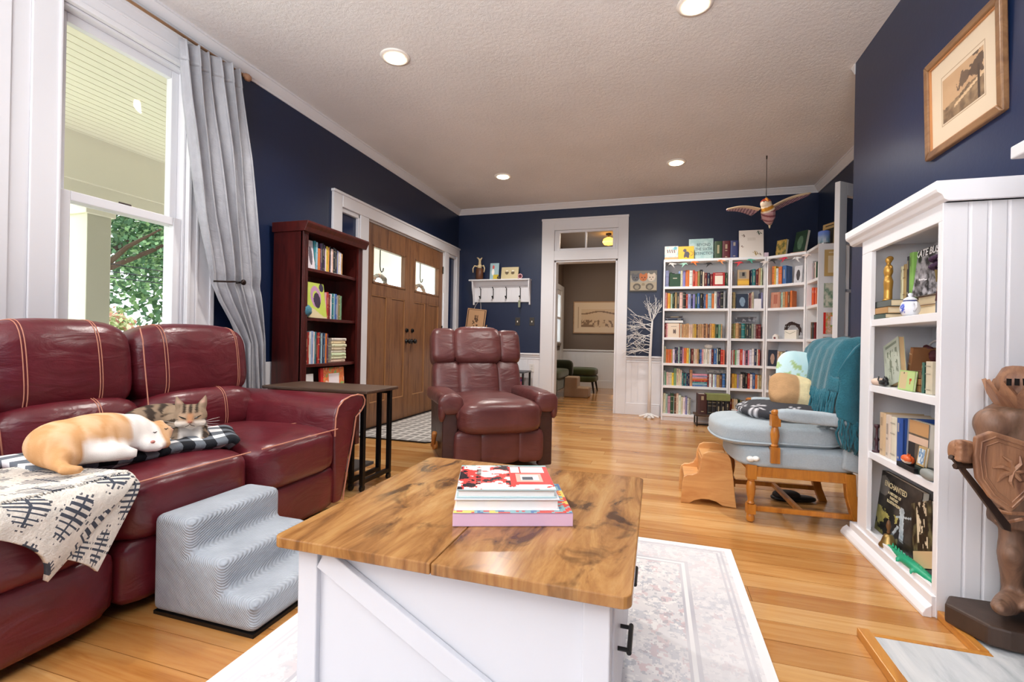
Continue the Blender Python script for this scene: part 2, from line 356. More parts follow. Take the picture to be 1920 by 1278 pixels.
b = B(); casing_v(b, W1[1], W1[1]+.19, .56, WZ1); b.bx(LX+.022, LX+.03, W1[1]+.06, W1[1]+.075, .56, WZ1); st(b.ob('trim_5', TRIM, bev=.003))
b = B(); b.bx(LX, LX+.022, 1.455, W1[0]-.004, .56, WZ1); b.bx(LX, LX+.03, W1[0]-.016, W1[0]-.004, .56, WZ1); b.bx(LX, LX+.012, 1.38, 1.455, .56, WZ1); b.bx(LX, LX+.022, W2[1], 1.38, .56, WZ1); st(b.ob('trim_6', TRIM, bev=.003))
b = B(); b.bx(LX, LX+.022, W2[0]-.19, W1[1]+.19, WZ1+.012, WZ1+.19); b.bx(LX+.0005, LX+.034, W2[0]-.19, W1[1]+.19, WZ1, WZ1+.03); b.bx(LX, LX+.045, W2[0]-.2, W1[1]+.2, WZ1+.165, WZ1+.19); b.bx(LX, LX+.03, W2[0]-.19, W1[1]+.19, WZ1+.09, WZ1+.105); st(b.ob('trim_7', TRIM, bev=.003))
# ---------------------------------------------------------------- front doors, casing, sidelights
DW = wood('#65402a', '#8f6442', '#7e5435', .38, 2, 5, 10)
st(T('door_1'))
b = B(); b.bx(LX, LX+.025, 3.63, 3.76, 0, 2.32); b.bx(LX, LX+.025, 4.05, 4.19, 0, 2.19); b.bx(LX, LX+.025, 6.03, 6.15, 0, 2.19); b.bx(LX, LX+.025, 6.43, BY-.002, 0, 2.32); b.bx(LX, LX+.03, 3.76, 6.43, 2.19, 2.32); b.bx(LX, LX+.04, 3.62, BY-.002, 2.30, 2.325)
b.bx(LX-.14, LX, 4.185, 4.20, 0, 2.19); b.bx(LX-.14, LX, 6.02, 6.035, 0, 2.19); b.bx(LX-.14, LX, 4.2, 6.02, 2.175, 2.19)
for a, c2 in ((3.76, 4.05), (6.15, 6.43)): b.bx(LX-.05, LX+.01, a, c2, 0, .3); b.bx(LX-.05, LX+.01, a, a+.02, .3, 2.19); b.bx(LX-.05, LX+.01, c2-.02, c2, .3, 2.19); b.bx(LX-.05, LX+.01, a, c2, 2.15, 2.19)
st(b.ob('trim_8', TRIM, bev=.004))
for i, (a, c2) in enumerate(((3.77, 4.04), (6.16, 6.42))):
    b = B(); b.bx(LX-.03, LX-.022, a, c2, .29, 2.16); st(b.ob('window_%d' % (4+i), plain('#1c2a4c', .12, 0, .6)))
bpy.data.objects.remove(bpy.data.objects['door_1'])
def leaf(name, y0, y1, knob_y, hinge_y):
    d = st(T(name)); xf, xb = LX-.012, LX-.057; z0, z1 = .012, 2.172; sw = .105
    b = B(); b.bx(xb, xf, y0, y0+sw, z0, z1); b.bx(xb, xf, y1-sw, y1, z0, z1)
    for za, zb in ((z0, .27), (1.42, 1.54), (1.955, z1)): b.bx(xb, xf, y0+sw, y1-sw, za, zb)
    ym = (y0+y1)/2; b.bx(xb, xf, ym-.05, ym+.05, .27, 1.42); b.ob('frame', DW, d, bev=.003)
    for a, c2 in ((y0+sw, ym-.05), (ym+.05, y1-sw)):
        b = B(); b.bx(xb+.015, xf-.014, a-.004, c2+.004, .266, 1.424); b.ob('panel', DW, d)
        b = B()
        for q in ((a, a+.007, .27, 1.42), (c2-.007, c2, .27, 1.42), (a, c2, .27, .277), (a, c2, 1.413, 1.42)): b.bx(xf-.014, xf-.004, *q)
        b.ob('panel_bead', plain('#b08358', .4), d)
    b = B(); a, c2 = y0+sw, y1-sw
    for q in ((a, a+.025, 1.54, 1.955), (c2-.025, c2, 1.54, 1.955), (a, c2, 1.54, 1.565), (a, c2, 1.93, 1.955)): b.bx(xb-.004, xf+.006, *q)
    b.ob('glazing_frame', DW, d, bev=.005)
    b = B(); b.bx(LX-.036, LX-.03, a+.02, c2-.02, 1.56, 1.935); b.ob('pane', glass(), d)
    R90 = M.Rotation(math.pi/2, 3, 'Y')
    b = B(); b.lathe([(.028, 0), (.03, .006), (.012, .01), (.011, .03), (.026, .036), (.03, .05), (.024, .062), (.004, .066)], (xf, knob_y, .93), 16, R90); b.ob('knob', BLACK, d, True)
    b = B(); b.lathe([(.026, 0), (.026, .012), (.02, .016)], (xf, knob_y, 1.06), 16, R90); b.box((xf+.022, knob_y, 1.06), (.014, .008, .03)); b.ob('deadbolt', BLACK, d)
    for z in (.25, 1.1, 1.93): b = B(); b.tube([(xf+.006, hinge_y, z-.05), (xf+.006, hinge_y, z+.05)], .009); b.ob('hinge', BLACK, d)
leaf('door_1', 4.205, 5.108, 5.045, 4.205); leaf('door_2', 5.114, 6.017, 5.18, 6.017)
b = B(); b.bx(LX-.16, LX+.01, 4.2, 6.02, 0, .012); st(b.ob('trim_9', BLACK, bev=.003))
# ---------------------------------------------------------------- hall doorway in the back wall
b = B(); yf = BY-.025
b.bx(HX0-.18, HX0-.012, yf, BY, 0, 2.69); b.bx(HX1+.012, HX1+.135, yf, BY, 0, 2.69); b.bx(HX0-.012, HX1+.012, yf, BY, 2.10, 2.69-.0)
b.bm.clear()
b.bx(HX0-.18, HX0, yf, BY, 0, 2.69); b.bx(HX1, HX1+.135, yf, BY, 0, 2.69); b.bx(HX0, HX1, yf, BY, 2.10, 2.235); b.bx(HX0, HX1, yf, BY, 2.525, 2.69)
b.bx(HX0-.02, HX0+.03, BY-.002, BY+TH, 0, 2.10); b.bx(HX1-.03, HX1+.02, BY-.002, BY+TH, 0, 2.10); b.bx(HX0, HX1, BY-.002, BY+TH, 2.075, 2.10)
b.bx(HX0-.185, HX1+.14, BY-.035, BY, 2.66, 2.69)
st(b.ob('trim_10', TRIM, bev=.004))
tr = st(T('window_6')); b = B()
xa, xb = HX0+.03, HX1-.03; xm = (xa+xb)/2
for q in ((xa, xa+.045, 2.235, 2.525), (xb-.045, xb, 2.235, 2.525), (xa+.045, xb-.045, 2.235, 2.27), (xa+.045, xb-.045, 2.49, 2.525), (xm-.012, xm+.012, 2.27, 2.49)): b.bx(q[0], q[1], BY, BY+.035, q[2], q[3])
b.bx(HX0, xa, BY, BY+TH, 2.235, 2.525); b.bx(xb, HX1, BY, BY+TH, 2.235, 2.525)
b.ob('sash', TRIM, tr, bev=.003)
for a, c2 in ((xa+.04, xm-.01), (xm+.01, xb-.04)): b = B(); b.bx(a, c2, BY+.014, BY+.018, 2.265, 2.495); b.ob('pane', glass(), tr)
# hall room beyond
HB, HL, HR = 10.0, -1.93, .6; TAUPE = plain('#6a5a50', .7)
planks_f = st(T('floor.001')); planks(planks_f, HL, HR, 6.62, HB, .16, PINE, 9); b = B(); b.bx(HL, HR, 6.6, HB, -.05, -.014); b.ob('subfloor', plain('#3a2010', .8), planks_f)
hw = st(T('wall_hall')); b = B(); b.bx(HL-.1, HR+.1, HB, HB+.1, .0, 2.95); b.bx(HR, HR+.1, 6.68, HB, 0, 2.95); b.bx(HL-.1, HL, 6.68, 8.55, 0, 2.95); b.bx(HL-.1, HL, 9.70, HB, 0, 2.95); b.bx(HL-.1, HL, 8.55, 9.70, 0, .95); b.bx(HL-.1, HL, 8.55, 9.70, 1.95, 2.95); b.ob('wall_surface', TAUPE, hw)
b = B(); b.bx(HL, HR, HB-.012, HB, 0, .78); b.bx(HL, HL+.012, 6.68, HB, 0, .78); b.ob('wainscot', WHITE, hw)
b = B(); x = HL
while x < HR: b.bx(x+.004, x+.096, HB-.018, HB-.012, .16, .74); x += .1
b.ob('beadboard', WHITE, hw, kind='stuff'); b = B(); b.bx(HL, HR, HB-.035, HB, .775, .805); b.bx(HL, HR, HB-.03, HB, 0, .16); b.ob('chair_rail', TRIM, hw, bev=.005)
b = B(); b.bx(HL-.1, HR+.1, 6.68, HB+.1, 2.95, 3.05); st(b.ob('ceiling.001', plain('#b5aea4', .8)))
b = B(); b.bx(HL, HR, HB-.06, HB, 2.87, 2.95); b.bx(-.5, -.3, 8.6, 8.8, 2.75, 2.95); st(b.ob('trim_11', plain('#7a6a5c', .6)))
hwn = st(T('window_7')); b = B()
for q in ((8.52, 8.6, .96, 1.92), (9.65, 9.72, .96, 1.92), (8.52, 9.72, 1.92, 2.02), (8.52, 9.72, .88, .96), (8.6, 9.65, 1.42, 1.47)): b.bx(HL-.06, HL+.02, q[0], q[1], q[2], q[3])
b.bx(HL+.001, HL+.03, 9.72, 9.96, .0, 2.02); b.bx(HL+.001, HL+.03, 8.4, 9.96, 2.02, 2.13); b.ob('sash', TRIM, hwn, bev=.003)
for z0, z1 in ((.96, 1.42), (1.47, 1.92)): b = B(); b.bx(HL-.04, HL-.036, 8.58, 9.67, z0, z1); b.ob('pane', glass(), hwn)
b = B(); b.bx(HL-.02, HL+.05, 8.5, 9.72, .93, .955); b.ob('stool', TRIM, hwn)
# recessed ceiling lights
for i, (x, y) in enumerate(((-1.756, 2.853), (.178, 2.862), (-1.763, 5.263), (.172, 5.304))):
    lab = ['round recessed ceiling light nearest the curtained window', 'round recessed ceiling light near the framed landscape print', 'round recessed ceiling light above the front doors and recliner', 'round recessed ceiling light nearest the hanging bird'][i]
    r = T('ceiling_light', lab, 'ceiling light', (x, y, CZ), 0, 'recessed ceiling lights')
    b = B(); b.lathe([(.068, -.001), (.068, -.012), (.1, -.006), (.102, 0)], (0, 0, 0), 28); b.ob('trim_ring', plain('#f2eee8', .4), r, True)
    b = B(); b.lathe([(.066, -.0125), (.066, -.0145), (.01, -.015)], (0, 0, 0), 24); b.ob('lens', emit('#ffe9c8', 14), r)
# ---------------------------------------------------------------- outdoors: porch, trees, wires
PC = plain('#f7f1dc', .6); PORCH = st(T('trim_12')); b = B(); b.bx(-5.3, -3.03, -3, 11.5, 2.75, 2.82); b.ob('porch_ceiling', PC, PORCH)
b = B(); y = -2.9
x = -5.25
while x < -3.05: b.bx(x, x+.076, -3, 11.5, 2.742, 2.75); x += .085
b.ob('beadboard', PC, PORCH, kind='stuff')
b = B(); b.bx(-5.2, -4.95, -3, 11.5, 2.32, 2.75); b.bx(-5.16, -4.99, -3, 11.5, 2.14, 2.32); b.ob('porch_beam', PC, PORCH)
b = B(); b.bx(-5.3, -3.03, -3, 8, -.12, -.05); st(b.ob('floor.002', plain('#b4b2ab', .7)))
for i, (y, lb) in enumerate(((3.06, 'square cream porch column seen through the curtained window'), (5.45, 'square cream porch column seen through the front door glass'))):
    r = T('porch_column', lb, 'column', (-5.07, y, -.05)); b = B(); b.bx(-.17, .085, -.1, .1, 0, 2.2); b.ob('shaft', plain('#d3cfba', .6), r, bev=.006)
    b = B(); b.bx(-.19, .11, -.125, .125, 2.1, 2.2); b.ob('capital', PC, r, bev=.006); b = B(); b.bx(-.19, .11, -.125, .125, 0, .16); b.ob('plinth', PC, r, bev=.006)
b = B(); b.bx(-60, -5.3, -30, 45, -.6, -.5); st(b.ob('ground', plain('#a3a68c', .9, 0, .2, .2, .2)))
LEAF = [plain(c, .55, 0, .3, 0, .3) for c in ('#39563a', '#527350', '#7d9a6c')]; BARK = plain('#4b3b30', .9, 0, .2, .3, .2)
def leaves(b, c, r, n, s, rs, mats=3):
    for i in range(n):
        d = V((rs.gauss(0, 1), rs.gauss(0, 1), rs.gauss(0, 1))).normalized()*(rs.random()**.4); p = V(c)+V((d.x*r[0], d.y*r[1], d.z*r[2]))
        a = V((rs.gauss(0, 1), rs.gauss(0, 1), rs.gauss(0, 1))).normalized()*s; q = a.orthogonal().normalized()*s*.6; b.mi = rs.randrange(mats)
        b.quad(p-a, p-q, p+a, p+q)
def tree(x, y, h, r, lab, seed, n=5000, s=.16):
    rs = random.Random(seed); t = T('tree', lab, 'tree', (x, y, -.5))
    b = B(); b.tube([(0, 0, 0), (.1, 0, h*.35), (0, .1, h*.6)], [.28, .2, .12], 8)
    for k in range(7): a = k*.9; b.tube([(0, 0, h*(.3+.04*k)), (math.cos(a)*r*.5, math.sin(a)*r*.5, h*(.45+.05*k)), (math.cos(a)*r*.8, math.sin(a)*r*.8, h*(.5+.05*k))], [.1, .06, .02], 6)
    b.ob('trunk', BARK, t); b = B()
    for k in range(9): a = rs.random()*6.3; leaves(b, (math.cos(a)*r*.5*rs.random(), math.sin(a)*r*.6, h*rs.uniform(.38, .95)), (r*.55, r*.55, r*.38), n//9, s, rs)
    b.ob('foliage', LEAF, t)
tree(-16, 9.2, 8.5, 4.2, 'tall spreading green tree beyond the porch column', 1, 15000, .09); tree(-24, 20, 9, 5, 'tall green tree farther off beyond the porch', 2, 4000, .22); tree(-4.0, 15.0, 6, 2.3, 'bright green tree outside the hall window', 3, 7000, .1)
tree(-25, 5.5, 9, 4.5, 'green tree standing behind the porch column', 6, 9000, .13)
rs = random.Random(5); t = T('shrub', 'round shrub with reddish new leaves outside the window', 'shrub', (-10.5, 6.35, -.5)); b = B()
leaves(b, (0, 0, 1.05), (.95, .85, 1.0), 3500, .06, rs); b.ob('foliage', [plain('#93a367', .6), plain('#c98f7c', .6), plain('#b7b98a', .6)], t); b = B(); b.tube([(0, 0, 0), (0, .05, 1)], [.06, .03]); b.ob('stem', BARK, t)
for i, z in enumerate((2.75, 2.55, 2.4)): b = B(); b.tube([(-13.5, -6+k*2.4, z+((k-6)**2)*.006) for k in range(13)], .014, 5); tag(b.ob('power_line', BLACK), ['highest', 'middle', 'lowest'][i]+' of three dark power lines crossing in front of the trees', 'cable', 'power lines outside')
t = T('house', 'small pale house with white roof edge across the street', 'house', (-38, 19, -.5)); b = B(); b.bx(-3, 3, -4, 4, 0, 2.6); b.ob('wall', plain('#e6e2da', .7), t); b = B(); b.prism([(-3.6, 2.5), (3.6, 2.5), (0, 4.2)], (0, -4.5, 0), (1, 0, 0), (0, 0, 1), (0, 9, 0)); b.ob('roof', plain('#cfcac4', .7), t)
for y in (-2, 1): b = B(); b.bx(3, 3.05, y, y+1, .9, 2); b.ob('window', plain('#5a6670', .2), t)
# ---------------------------------------------------------------- sofa
OX = leather('#561821', '#69222b', .3); OX2 = leather('#43141a', '#5a1d25', .33); STITCH = plain('#bf8069', .6)
sofa = T('sofa', 'oxblood leather reclining sofa with pale stitching under the window', 'sofa', (0, 0, 0))
def seam(b, c, h, k, u, fn, rot, t0, t1, n=26, off=.0008, r=.002):
    """stitch line on a soft() surface at local y-fraction u, in the x-z plane from angle t0 to t1"""
    s = (1-abs(u)**k)**(1/k); P = []
    for i in range(n+1):
        a = math.radians(t0+(t1-t0)*i/n); ca, sa = math.cos(a), math.sin(a); nn = (abs(ca)**k+abs(sa)**k)**(1/k)
        q = V((s*ca/nn, u, s*sa/nn)); l = V((q.x*h[0], q.y*h[1], q.z*h[2])); l = fn(q, l) if fn else l
        m = V((ca, 0, sa))*off; l = l+m; l = rot @ l if rot else l; P.append(V(c)+l)
    b.tube(P, r, 5)
SECT = [(.44, 1.10), (1.10, 1.625), (1.625, 2.20)]; BSEC = [(.44, 1.09), (1.09, 1.62), (1.62, 2.275)]; BU = [(-.5, .5), (-.62, .34), (-.62, .66)]
b = B(); b.bx(-2.72, -1.76, .3, 2.36, .05, .30); b.bx(-2.74, -2.56, .3, 2.36, .05, .62); b.ob('base', OX2, sofa, bev=.02)
def dent(q, l): # seat crown
    return V((l.x+.02*(1-q.z*q.z)*(q.x > 0)*0, l.y, l.z+.022*(1-q.x**2)*(1-q.y**2)*(q.z > 0)))
for i, (a, c) in enumerate(SECT):
    m, hy = (a+c)/2, (c-a)/2-.003
    b = B(); cc, hh = (-1.985, m, .355), (.35, hy, .118); b.soft(cc, hh, 6, 14, None, dent); s = b.ob('seat_cushion', OX, sofa, True)
    b = B(); z = .355+.09; P = [(-1.985+.338, a+.03+(c-a-.06)*k/14, z+.016) for k in range(15)]; b.tube(P, .0032, 5); b.ob('stitching', STITCH, s); b = B(); b.tube([(p[0]-.27, p[1], p[2]+.012+.012*math.sin(math.pi*k/14)) for k, p in enumerate(P)], .003, 5); b.ob('stitching', STITCH, s)
    b = B(); b.soft((-1.76, m, .15), (.10, hy, .115), 7, 10); b.ob('footrest', OX, sofa, True)
    # backrest: tall upper bolster and lower lumbar roll
    rot = M.Rotation(math.radians(-7), 3, 'Y')
    def puff(q, l): return V((l.x+.02*(1-q.y**2)*(1-q.z**2)*(q.x > 0), l.y, l.z+.012*(1-q.y**2)*(q.z > 0)))
    (a, c) = BSEC[i]; m, hy = (a+c)/2, (c-a)/2-.003; cc, hh = (-2.47, m, .80), (.125, hy+.004, .20); b = B(); b.soft(cc, hh, 4.2, 14, rot, puff); up = b.ob('back_cushion', OX, sofa, True)
    for u in BU[i]:
        for du in (-.02, .02): b = B(); seam(b, cc, hh, 4.2, u+du, puff, rot, -55, 130); b.ob('stitching', STITCH, up)
    cc, hh = (-2.40, m, .535), (.125, hy, .125); b = B(); b.soft(cc, hh, 4, 12, rot, puff); lo = b.ob('lumbar_cushion', OX, sofa, True)
    for du in (-.02, .02): b = B(); seam(b, cc, hh, 4, .22+du, puff, rot, -40, 90); b.ob('stitching', STITCH, lo)
    b = B(); b.tube([(-2.345, c-.004, .985), (-2.325, c-.004, .93), (-2.31, c-.002, .8), (-2.285, c, .62), (-2.25, c, .48)], .003, 6)
    if i < 2: b.ob('welt', STITCH, up, True)
    else: b.bm.free()
AP = [(2.17, .05), (2.235, .05), (2.27, .2), (2.325, .40), (2.345, .50), (2.39, .525), (2.425, .56), (2.43, .59), (2.41, .617), (2.36, .628), (2.29, .625), (2.23, .61), (2.185, .575), (2.165, .52), (2.16, .42)]
def arm(nm, pr):
    b = B(); b.prism(pr, (-2.66, 0, 0), (0, 1, 0), (0, 0, 1), (1.0, 0, 0)); a = b.ob(nm, OX, sofa, False, .022, 4); a.data.polygons.foreach_set('use_smooth', [True]*len(a.data.polygons))
    b = B(); b.tube([(-1.657, p, q) for p, q in pr[1:]], .0045, 5); b.ob('piping', STITCH, a)
arm('armrest', AP); arm('armrest', [(2.6-p, q) for p, q in AP][::-1] if False else [(.44-(p-2.17), q) for p, q in AP])
b = B()
for x in (-2.6, -1.85):
    for y in (.5, 2.1): b.box((x, y, .025), (.05, .05, .05))
b.ob('foot', BLACK, sofa, kind='stuff')
# ---------------------------------------------------------------- things on the sofa
def plaid(c):
    return c
t = T('plaid_blanket', 'black and white buffalo plaid blanket folded on the sofa seat under two cats', 'blanket')
def pf(u, v):  # u along y, v across
    fx_ = np.interp(u, (0, .28, .6, 1), (-1.93, -1.81, -1.805, -1.745)); fy_ = np.interp(u, (0, .28, .6, 1), (1.0, 1.18, 1.38, 1.62)); bx_ = -2.2+.18*u; by_ = 1.03+.80*u
    k = min(v/.86, 1); x = bx_+(fx_-bx_)*k; y = by_+(fy_-by_)*k
    z = .505+.005*math.sin(u*17)*math.sin(v*6)
    if v > .86: k = (v-.86)/.14; z -= .022*k*k; x -= .035*k*k; y -= .01*k
    if u > .95: z -= .016*((u-.95)/.05)**2
    return (x, y, z)
b = B(); b.grid(pf, 96, 60); o = b.ob('cloth', vcol(.95, .6, 300), t, True, solid=.028)
pu = np.array([(i+.5)/96 for i in range(96) for j in range(60)]); pv = np.array([(j+.5)/60 for i in range(96) for j in range(60)])
k1 = (np.floor(pu*14) % 2); k2 = (np.floor(pv*6.2+.3) % 2); s = k1+k2; base_ = np.where(s[:, None] == 0, L3('#f1f2f3'), np.where(s[:, None] == 1, L3('#6d747c'), L3('#14181f')))
paint_faces(o, base_)
# woven throw with twig pattern, folded over the seat edge
tw = T('woven_throw', 'cream knitted throw with dark fishbone motifs draped over the sofa front', 'throw')
def fish(u, v):
    g = np.full((len(u), 3), 0.) + L3('#ddd6cb'); n = vn(u, v, 50, 3); g = g*(.86+.22*n[:, None])
    X = u*5.2; Y = v*5.2; row = np.floor(Y); X2 = X+.5*(row % 2); fx = X2-np.floor(X2)-.5; fy = Y-row-.5
    spine = (np.abs(fx) < .03) & (np.abs(fy) < .40); q = fy*9; rib = ((q-np.floor(q)) < .42) & (np.abs(fy) < .34) & (np.abs(fx) < .40-.55*np.abs(fy))
    dk = spine | rib; g[dk] = L3('#454a55')
    dots = (np.abs((u*40) % 1-.5) < .2) & (np.abs((v*40) % 1-.5) < .2) & ~dk & (np.abs(np.abs(fx)+np.abs(fy)*.9-.47) < .06); g[dots] = L3('#59585c')
    return g
def throw(nm, fn, nu, nv, par, uo=0, vo=0, us=1, vs_=1, solid=.016):
    b = B(); b.grid(fn, nu, nv); o = b.ob(nm, vcol(.95, .8, 160), par, True, solid=solid)
    u = np.array([(i+.5)/nu for i in range(nu) for j in range(nv)]); v = np.array([(j+.5)/nv for i in range(nu) for j in range(nv)]); paint_faces(o, fish(uo+u*us, vo+v*vs_)); return o
def path(d, lift=0): # distance along the sofa: seat depth then over the front edge
    a = .40
    if d < a: return (-2.03+d, .494+lift)
    e = d-a; r = .06
    if e < r*1.57: k = e/r; return (-1.655+r*math.sin(k), .494+lift-r*(1-math.cos(k)))
    return (-1.595+.012*(e-r*1.57)-.0, .494+lift-r-(e-r*1.57))
def th1(u, v): # u along y, v down
    D = .34+.32*u+.012*math.sin(u*7); d = v*D; x, z = path(d, .010); yr = np.interp(d, (0, .45, .70), (1.045, 1.10, .83))
    y = .42+u*(yr-.42); k = max(0, d-.44)/.2
    return (x+k*.015*math.sin(u*10)+.006, y, z+.004*math.sin(u*11+v*4)*(1-k*.5))
def th2(u, v):
    d = .30+v*(.30+.085*u); x, z = path(d, -.002); yr = np.interp(d, (.3, .46, .69), (1.10, 1.115, .985))
    return (x-.004, .885+u*(yr-.885), z)
throw('cloth', th1, 170, 170, tw, .1, .05, .95, .95); throw('folded_layer', th2, 80, 120, tw, .3, 0, .5, .55)
def cat_mat(): return vcol(.9, .35, 420, .15)
# orange and white cat curled on its side
c1 = T('cat', 'orange and white cat asleep on its side on the plaid blanket', 'cat', (0, 0, 0))
ZB = .515
def q1(x, y, z): return V((x+.115-.05*(y-1.3), .985+(y-1.08)*.66, ZB+(z-ZB)*1.0))
def shapes1(b):
    b.soft(q1(-1.985, 1.33, ZB+.075), (.105, .15, .085), 2.2, 8, M.Rotation(.08, 3, 'Z')); b.ball(q1(-2.0, 1.20, ZB+.07), (.105, .10, .082)); b.ball(q1(-1.99, 1.50, ZB+.068), (.085, .08, .075))
    b.tube([q1(-2.0, 1.22, ZB+.07), q1(-1.96, 1.14, ZB+.05), q1(-1.90, 1.12, ZB+.03)], [.075, .06, .035], 10)
    b.tube([q1(-1.99, 1.16, ZB+.06), q1(-1.93, 1.10, ZB+.03), q1(-1.86, 1.08, ZB+.018), q1(-1.83, 1.13, ZB+.015)], [.035, .024, .02, .014], 8)
    b.tube([q1(-1.94, 1.50, ZB+.05), q1(-1.88, 1.50, ZB+.03), q1(-1.865, 1.56, ZB+.02)], [.035, .026, .02], 8); b.tube([q1(-1.97, 1.54, ZB+.04), q1(-1.90, 1.60, ZB+.025), q1(-1.87, 1.60, ZB+.02)], [.03, .024, .02], 8)
    b.tube([q1(-1.93, 1.25, ZB+.05), q1(-1.87, 1.32, ZB+.035), q1(-1.85, 1.40, ZB+.02)], [.05, .032, .02], 8)
    b.tube([q1(-1.99, 1.52, ZB+.065), q1(-1.955, 1.585, ZB+.055)], [.06, .05], 8); b.ball(q1(-1.945, 1.61, ZB+.055), (.055, .055, .048)); b.ball(q1(-1.905, 1.60, ZB+.04), (.028, .032, .024))
    for p, q in ((q1(-1.965, 1.645, ZB+.085), q1(-1.95, 1.672, ZB+.112)), (q1(-1.925, 1.655, ZB+.06), q1(-1.90, 1.69, ZB+.075))): b.tube([p, q], [.024, .004], 6)
body = blob('body', shapes1, cat_mat(), c1, .011, 5)
def furc(c):
    x, y, z = c.T; y = 1.08+(y-.985)/.66; x = x-.115+.05*(y-1.3); n = fbm(x*3+9, y*3, 6, 5); g = lerp(L3('#dfb68e'), L3('#cc9a68'), .5+.5*np.sin(y*60+n*10))
    sm = lambda a, w_=.02: np.clip(.5+a/w_, 0, 1)
    side = sm(ZB+.075+.05*(n-.5)-z)*sm(x+1.99)*sm(y-1.19)*sm(1.56-y); neck = sm(.062+.03*n-np.hypot(y-1.49, (z-ZB-.09)), .03)*sm(x+2.03)*sm(1.56-y); muz = sm(x+1.915)*sm(y-1.545)*sm(1.625-y); bel = sm(y-1.2)*sm(1.45-y)*sm(ZB+.05+.05*n-z); muz = sm(x+1.945)*sm(y-1.525)*sm(1.587-y)
    g = lerp(g, L3('#f4efe9'), np.maximum.reduce([side, neck, muz, bel])); g = lerp(g, L3('#e2b29c'), sm(y-1.665)); return g*(.92+.16*n[:, None])
paint(body, furc)
from mathutils.bvhtree import BVHTree
def onskin(o, pts, off=.0012):
    t_ = BVHTree.FromPolygons([v.co for v in o.data.vertices], [p.vertices for p in o.data.polygons]); out = []
    for p in pts: h = t_.ray_cast(V((0, 0, .957)), (V(p)-V((0, 0, .957))).normalized()); q = h[0] if h[0] else t_.find_nearest(V(p))[0]; n = h[1] if h[0] else V((0, 0, 1)); out.append(q+n*off)
    return out
hc1 = q1(-1.945, 1.61, ZB+.055)
for k, dz in ((0, .012), (1, .022)): b = B(); b.tube(onskin(body, [hc1+V((.03, -.022+.042*k+.007*m, dz-.004*k+.0035*abs(m))) for m in (-1, 0, 1)]), [.0012, .0022, .0012], 5); b.ob('closed_eye', plain('#3b2a22', .6), c1)
b = B(); p = onskin(body, [hc1+V((.03, -.030, -.022))], .002)[0]; b.ball(p, (.0065, .008, .006), 4); b.ob('nose', plain('#c9867c', .5), c1, True)
# tabby cat resting behind, head raised towards the camera
c2 = T('cat', 'grey tabby cat with white bib resting upright beside the orange cat', 'cat', (0, 0, 0)); hc = V((-1.925, 1.545, ZB+.09))
fd = V((.74, -.66, -.10)).normalized(); sd = V((-fd.y, fd.x, 0)).normalized(); up_ = sd.cross(fd)*-1
if up_.z < 0: up_ = -up_
HS = 1.18
def hp(f, s, u): return hc+fd*(f*HS)+sd*(s*HS)+up_*(u*HS)
def shapes2(b):
    b.ball((-2.05, 1.49, ZB+.065), (.075, .16, .078)); b.ball((-1.99, 1.56, ZB+.055), (.08, .09, .078)); b.tube([(-2.07, 1.36, ZB+.05), (-2.11, 1.26, ZB+.04), (-2.10, 1.16, ZB+.02)], [.05, .03, .02], 8)
    b.ball(hp(-.03, 0, -.055), (.062, .062, .055)); b.ball(hc, (.062, .06, .052)); b.ball(hp(.032, .026, -.016), (.027, .027, .02)); b.ball(hp(.032, -.026, -.016), (.027, .027, .02)); b.ball(hp(.042, 0, -.012), (.02, .02, .018)); b.ball(hp(.036, 0, -.032), (.018, .018, .012))
    for s in (-1, 1):
        b.tube([hp(-.004, .03*s, .03), hp(-.004, .038*s, .05), hp(-.002, .046*s, .078)], [.022, .016, .003], 7)
        b.tube([hp(.0, .035*s, -.075), hp(.05, .04*s, -.085), hp(.09, .03*s, -.085)], [.03, .024, .02], 8)
body = blob('body', shapes2, cat_mat(), c2, .0065, 3)
def tab(c):
    r = c-np.array(hc); f = r@np.array(fd)/HS; s = r@np.array(sd)/HS; h = r@np.array(up_)/HS; n = fbm(c[:, 0]*4+9, c[:, 1]*4+c[:, 2]*4, 7, 8); a_ = np.abs(s); sm = lambda a, w_=.008: np.clip(.5+a/w_, 0, 1)
    head = (np.sqrt(f*f+s*s+h*h) < .088) & (h > -.042); g = lerp(L3('#8a7663'), L3('#3f352e'), sm(np.sin(c[:, 1]*95+c[:, 0]*40+n*7)-.1, .6)); gh = np.zeros((len(c), 3))+L3('#97826c')
    gh = lerp(gh, L3('#3a2f27'), sm(np.abs(np.sin(s*165+1.57))-.72, .15)*sm(h-.018)*sm(.032-a_)); gh = lerp(gh, L3('#463a30'), sm(np.sin(h*230+a_*70)-.45, .3)*sm(a_-.033)*sm(.012-h)); gh = lerp(gh, L3('#b79a7f'), sm(.012-np.abs(a_-.024))*sm(.012-np.abs(h-.008))*sm(f-.03))
    gh = lerp(gh, L3('#e2d5c6'), sm(f-.036)*sm(-.006-h)); gh = lerp(gh, L3('#c08d66'), sm(.010-a_)*sm(h+.012)*sm(.022-h)*sm(f-.045)); gh = lerp(gh, L3('#d0a895'), sm(h-.05)*sm(f-.004)*sm(.012-np.abs(a_-.038-.25*(h-.05)))); g[head] = gh[head]
    g = lerp(g, L3('#efe9e1'), sm(-.034-h)*sm(h+.078)*sm(f-.005)*sm(.034-a_)); return g*(.88+.24*n[:, None])
paint(body, tab)
b = B()
for s in (-1, 1): b.tube([hp(.052, .013*s, .003), hp(.054, .022*s, .0075), hp(.046, .033*s, .012)], [.0018, .0036, .0016], 6)
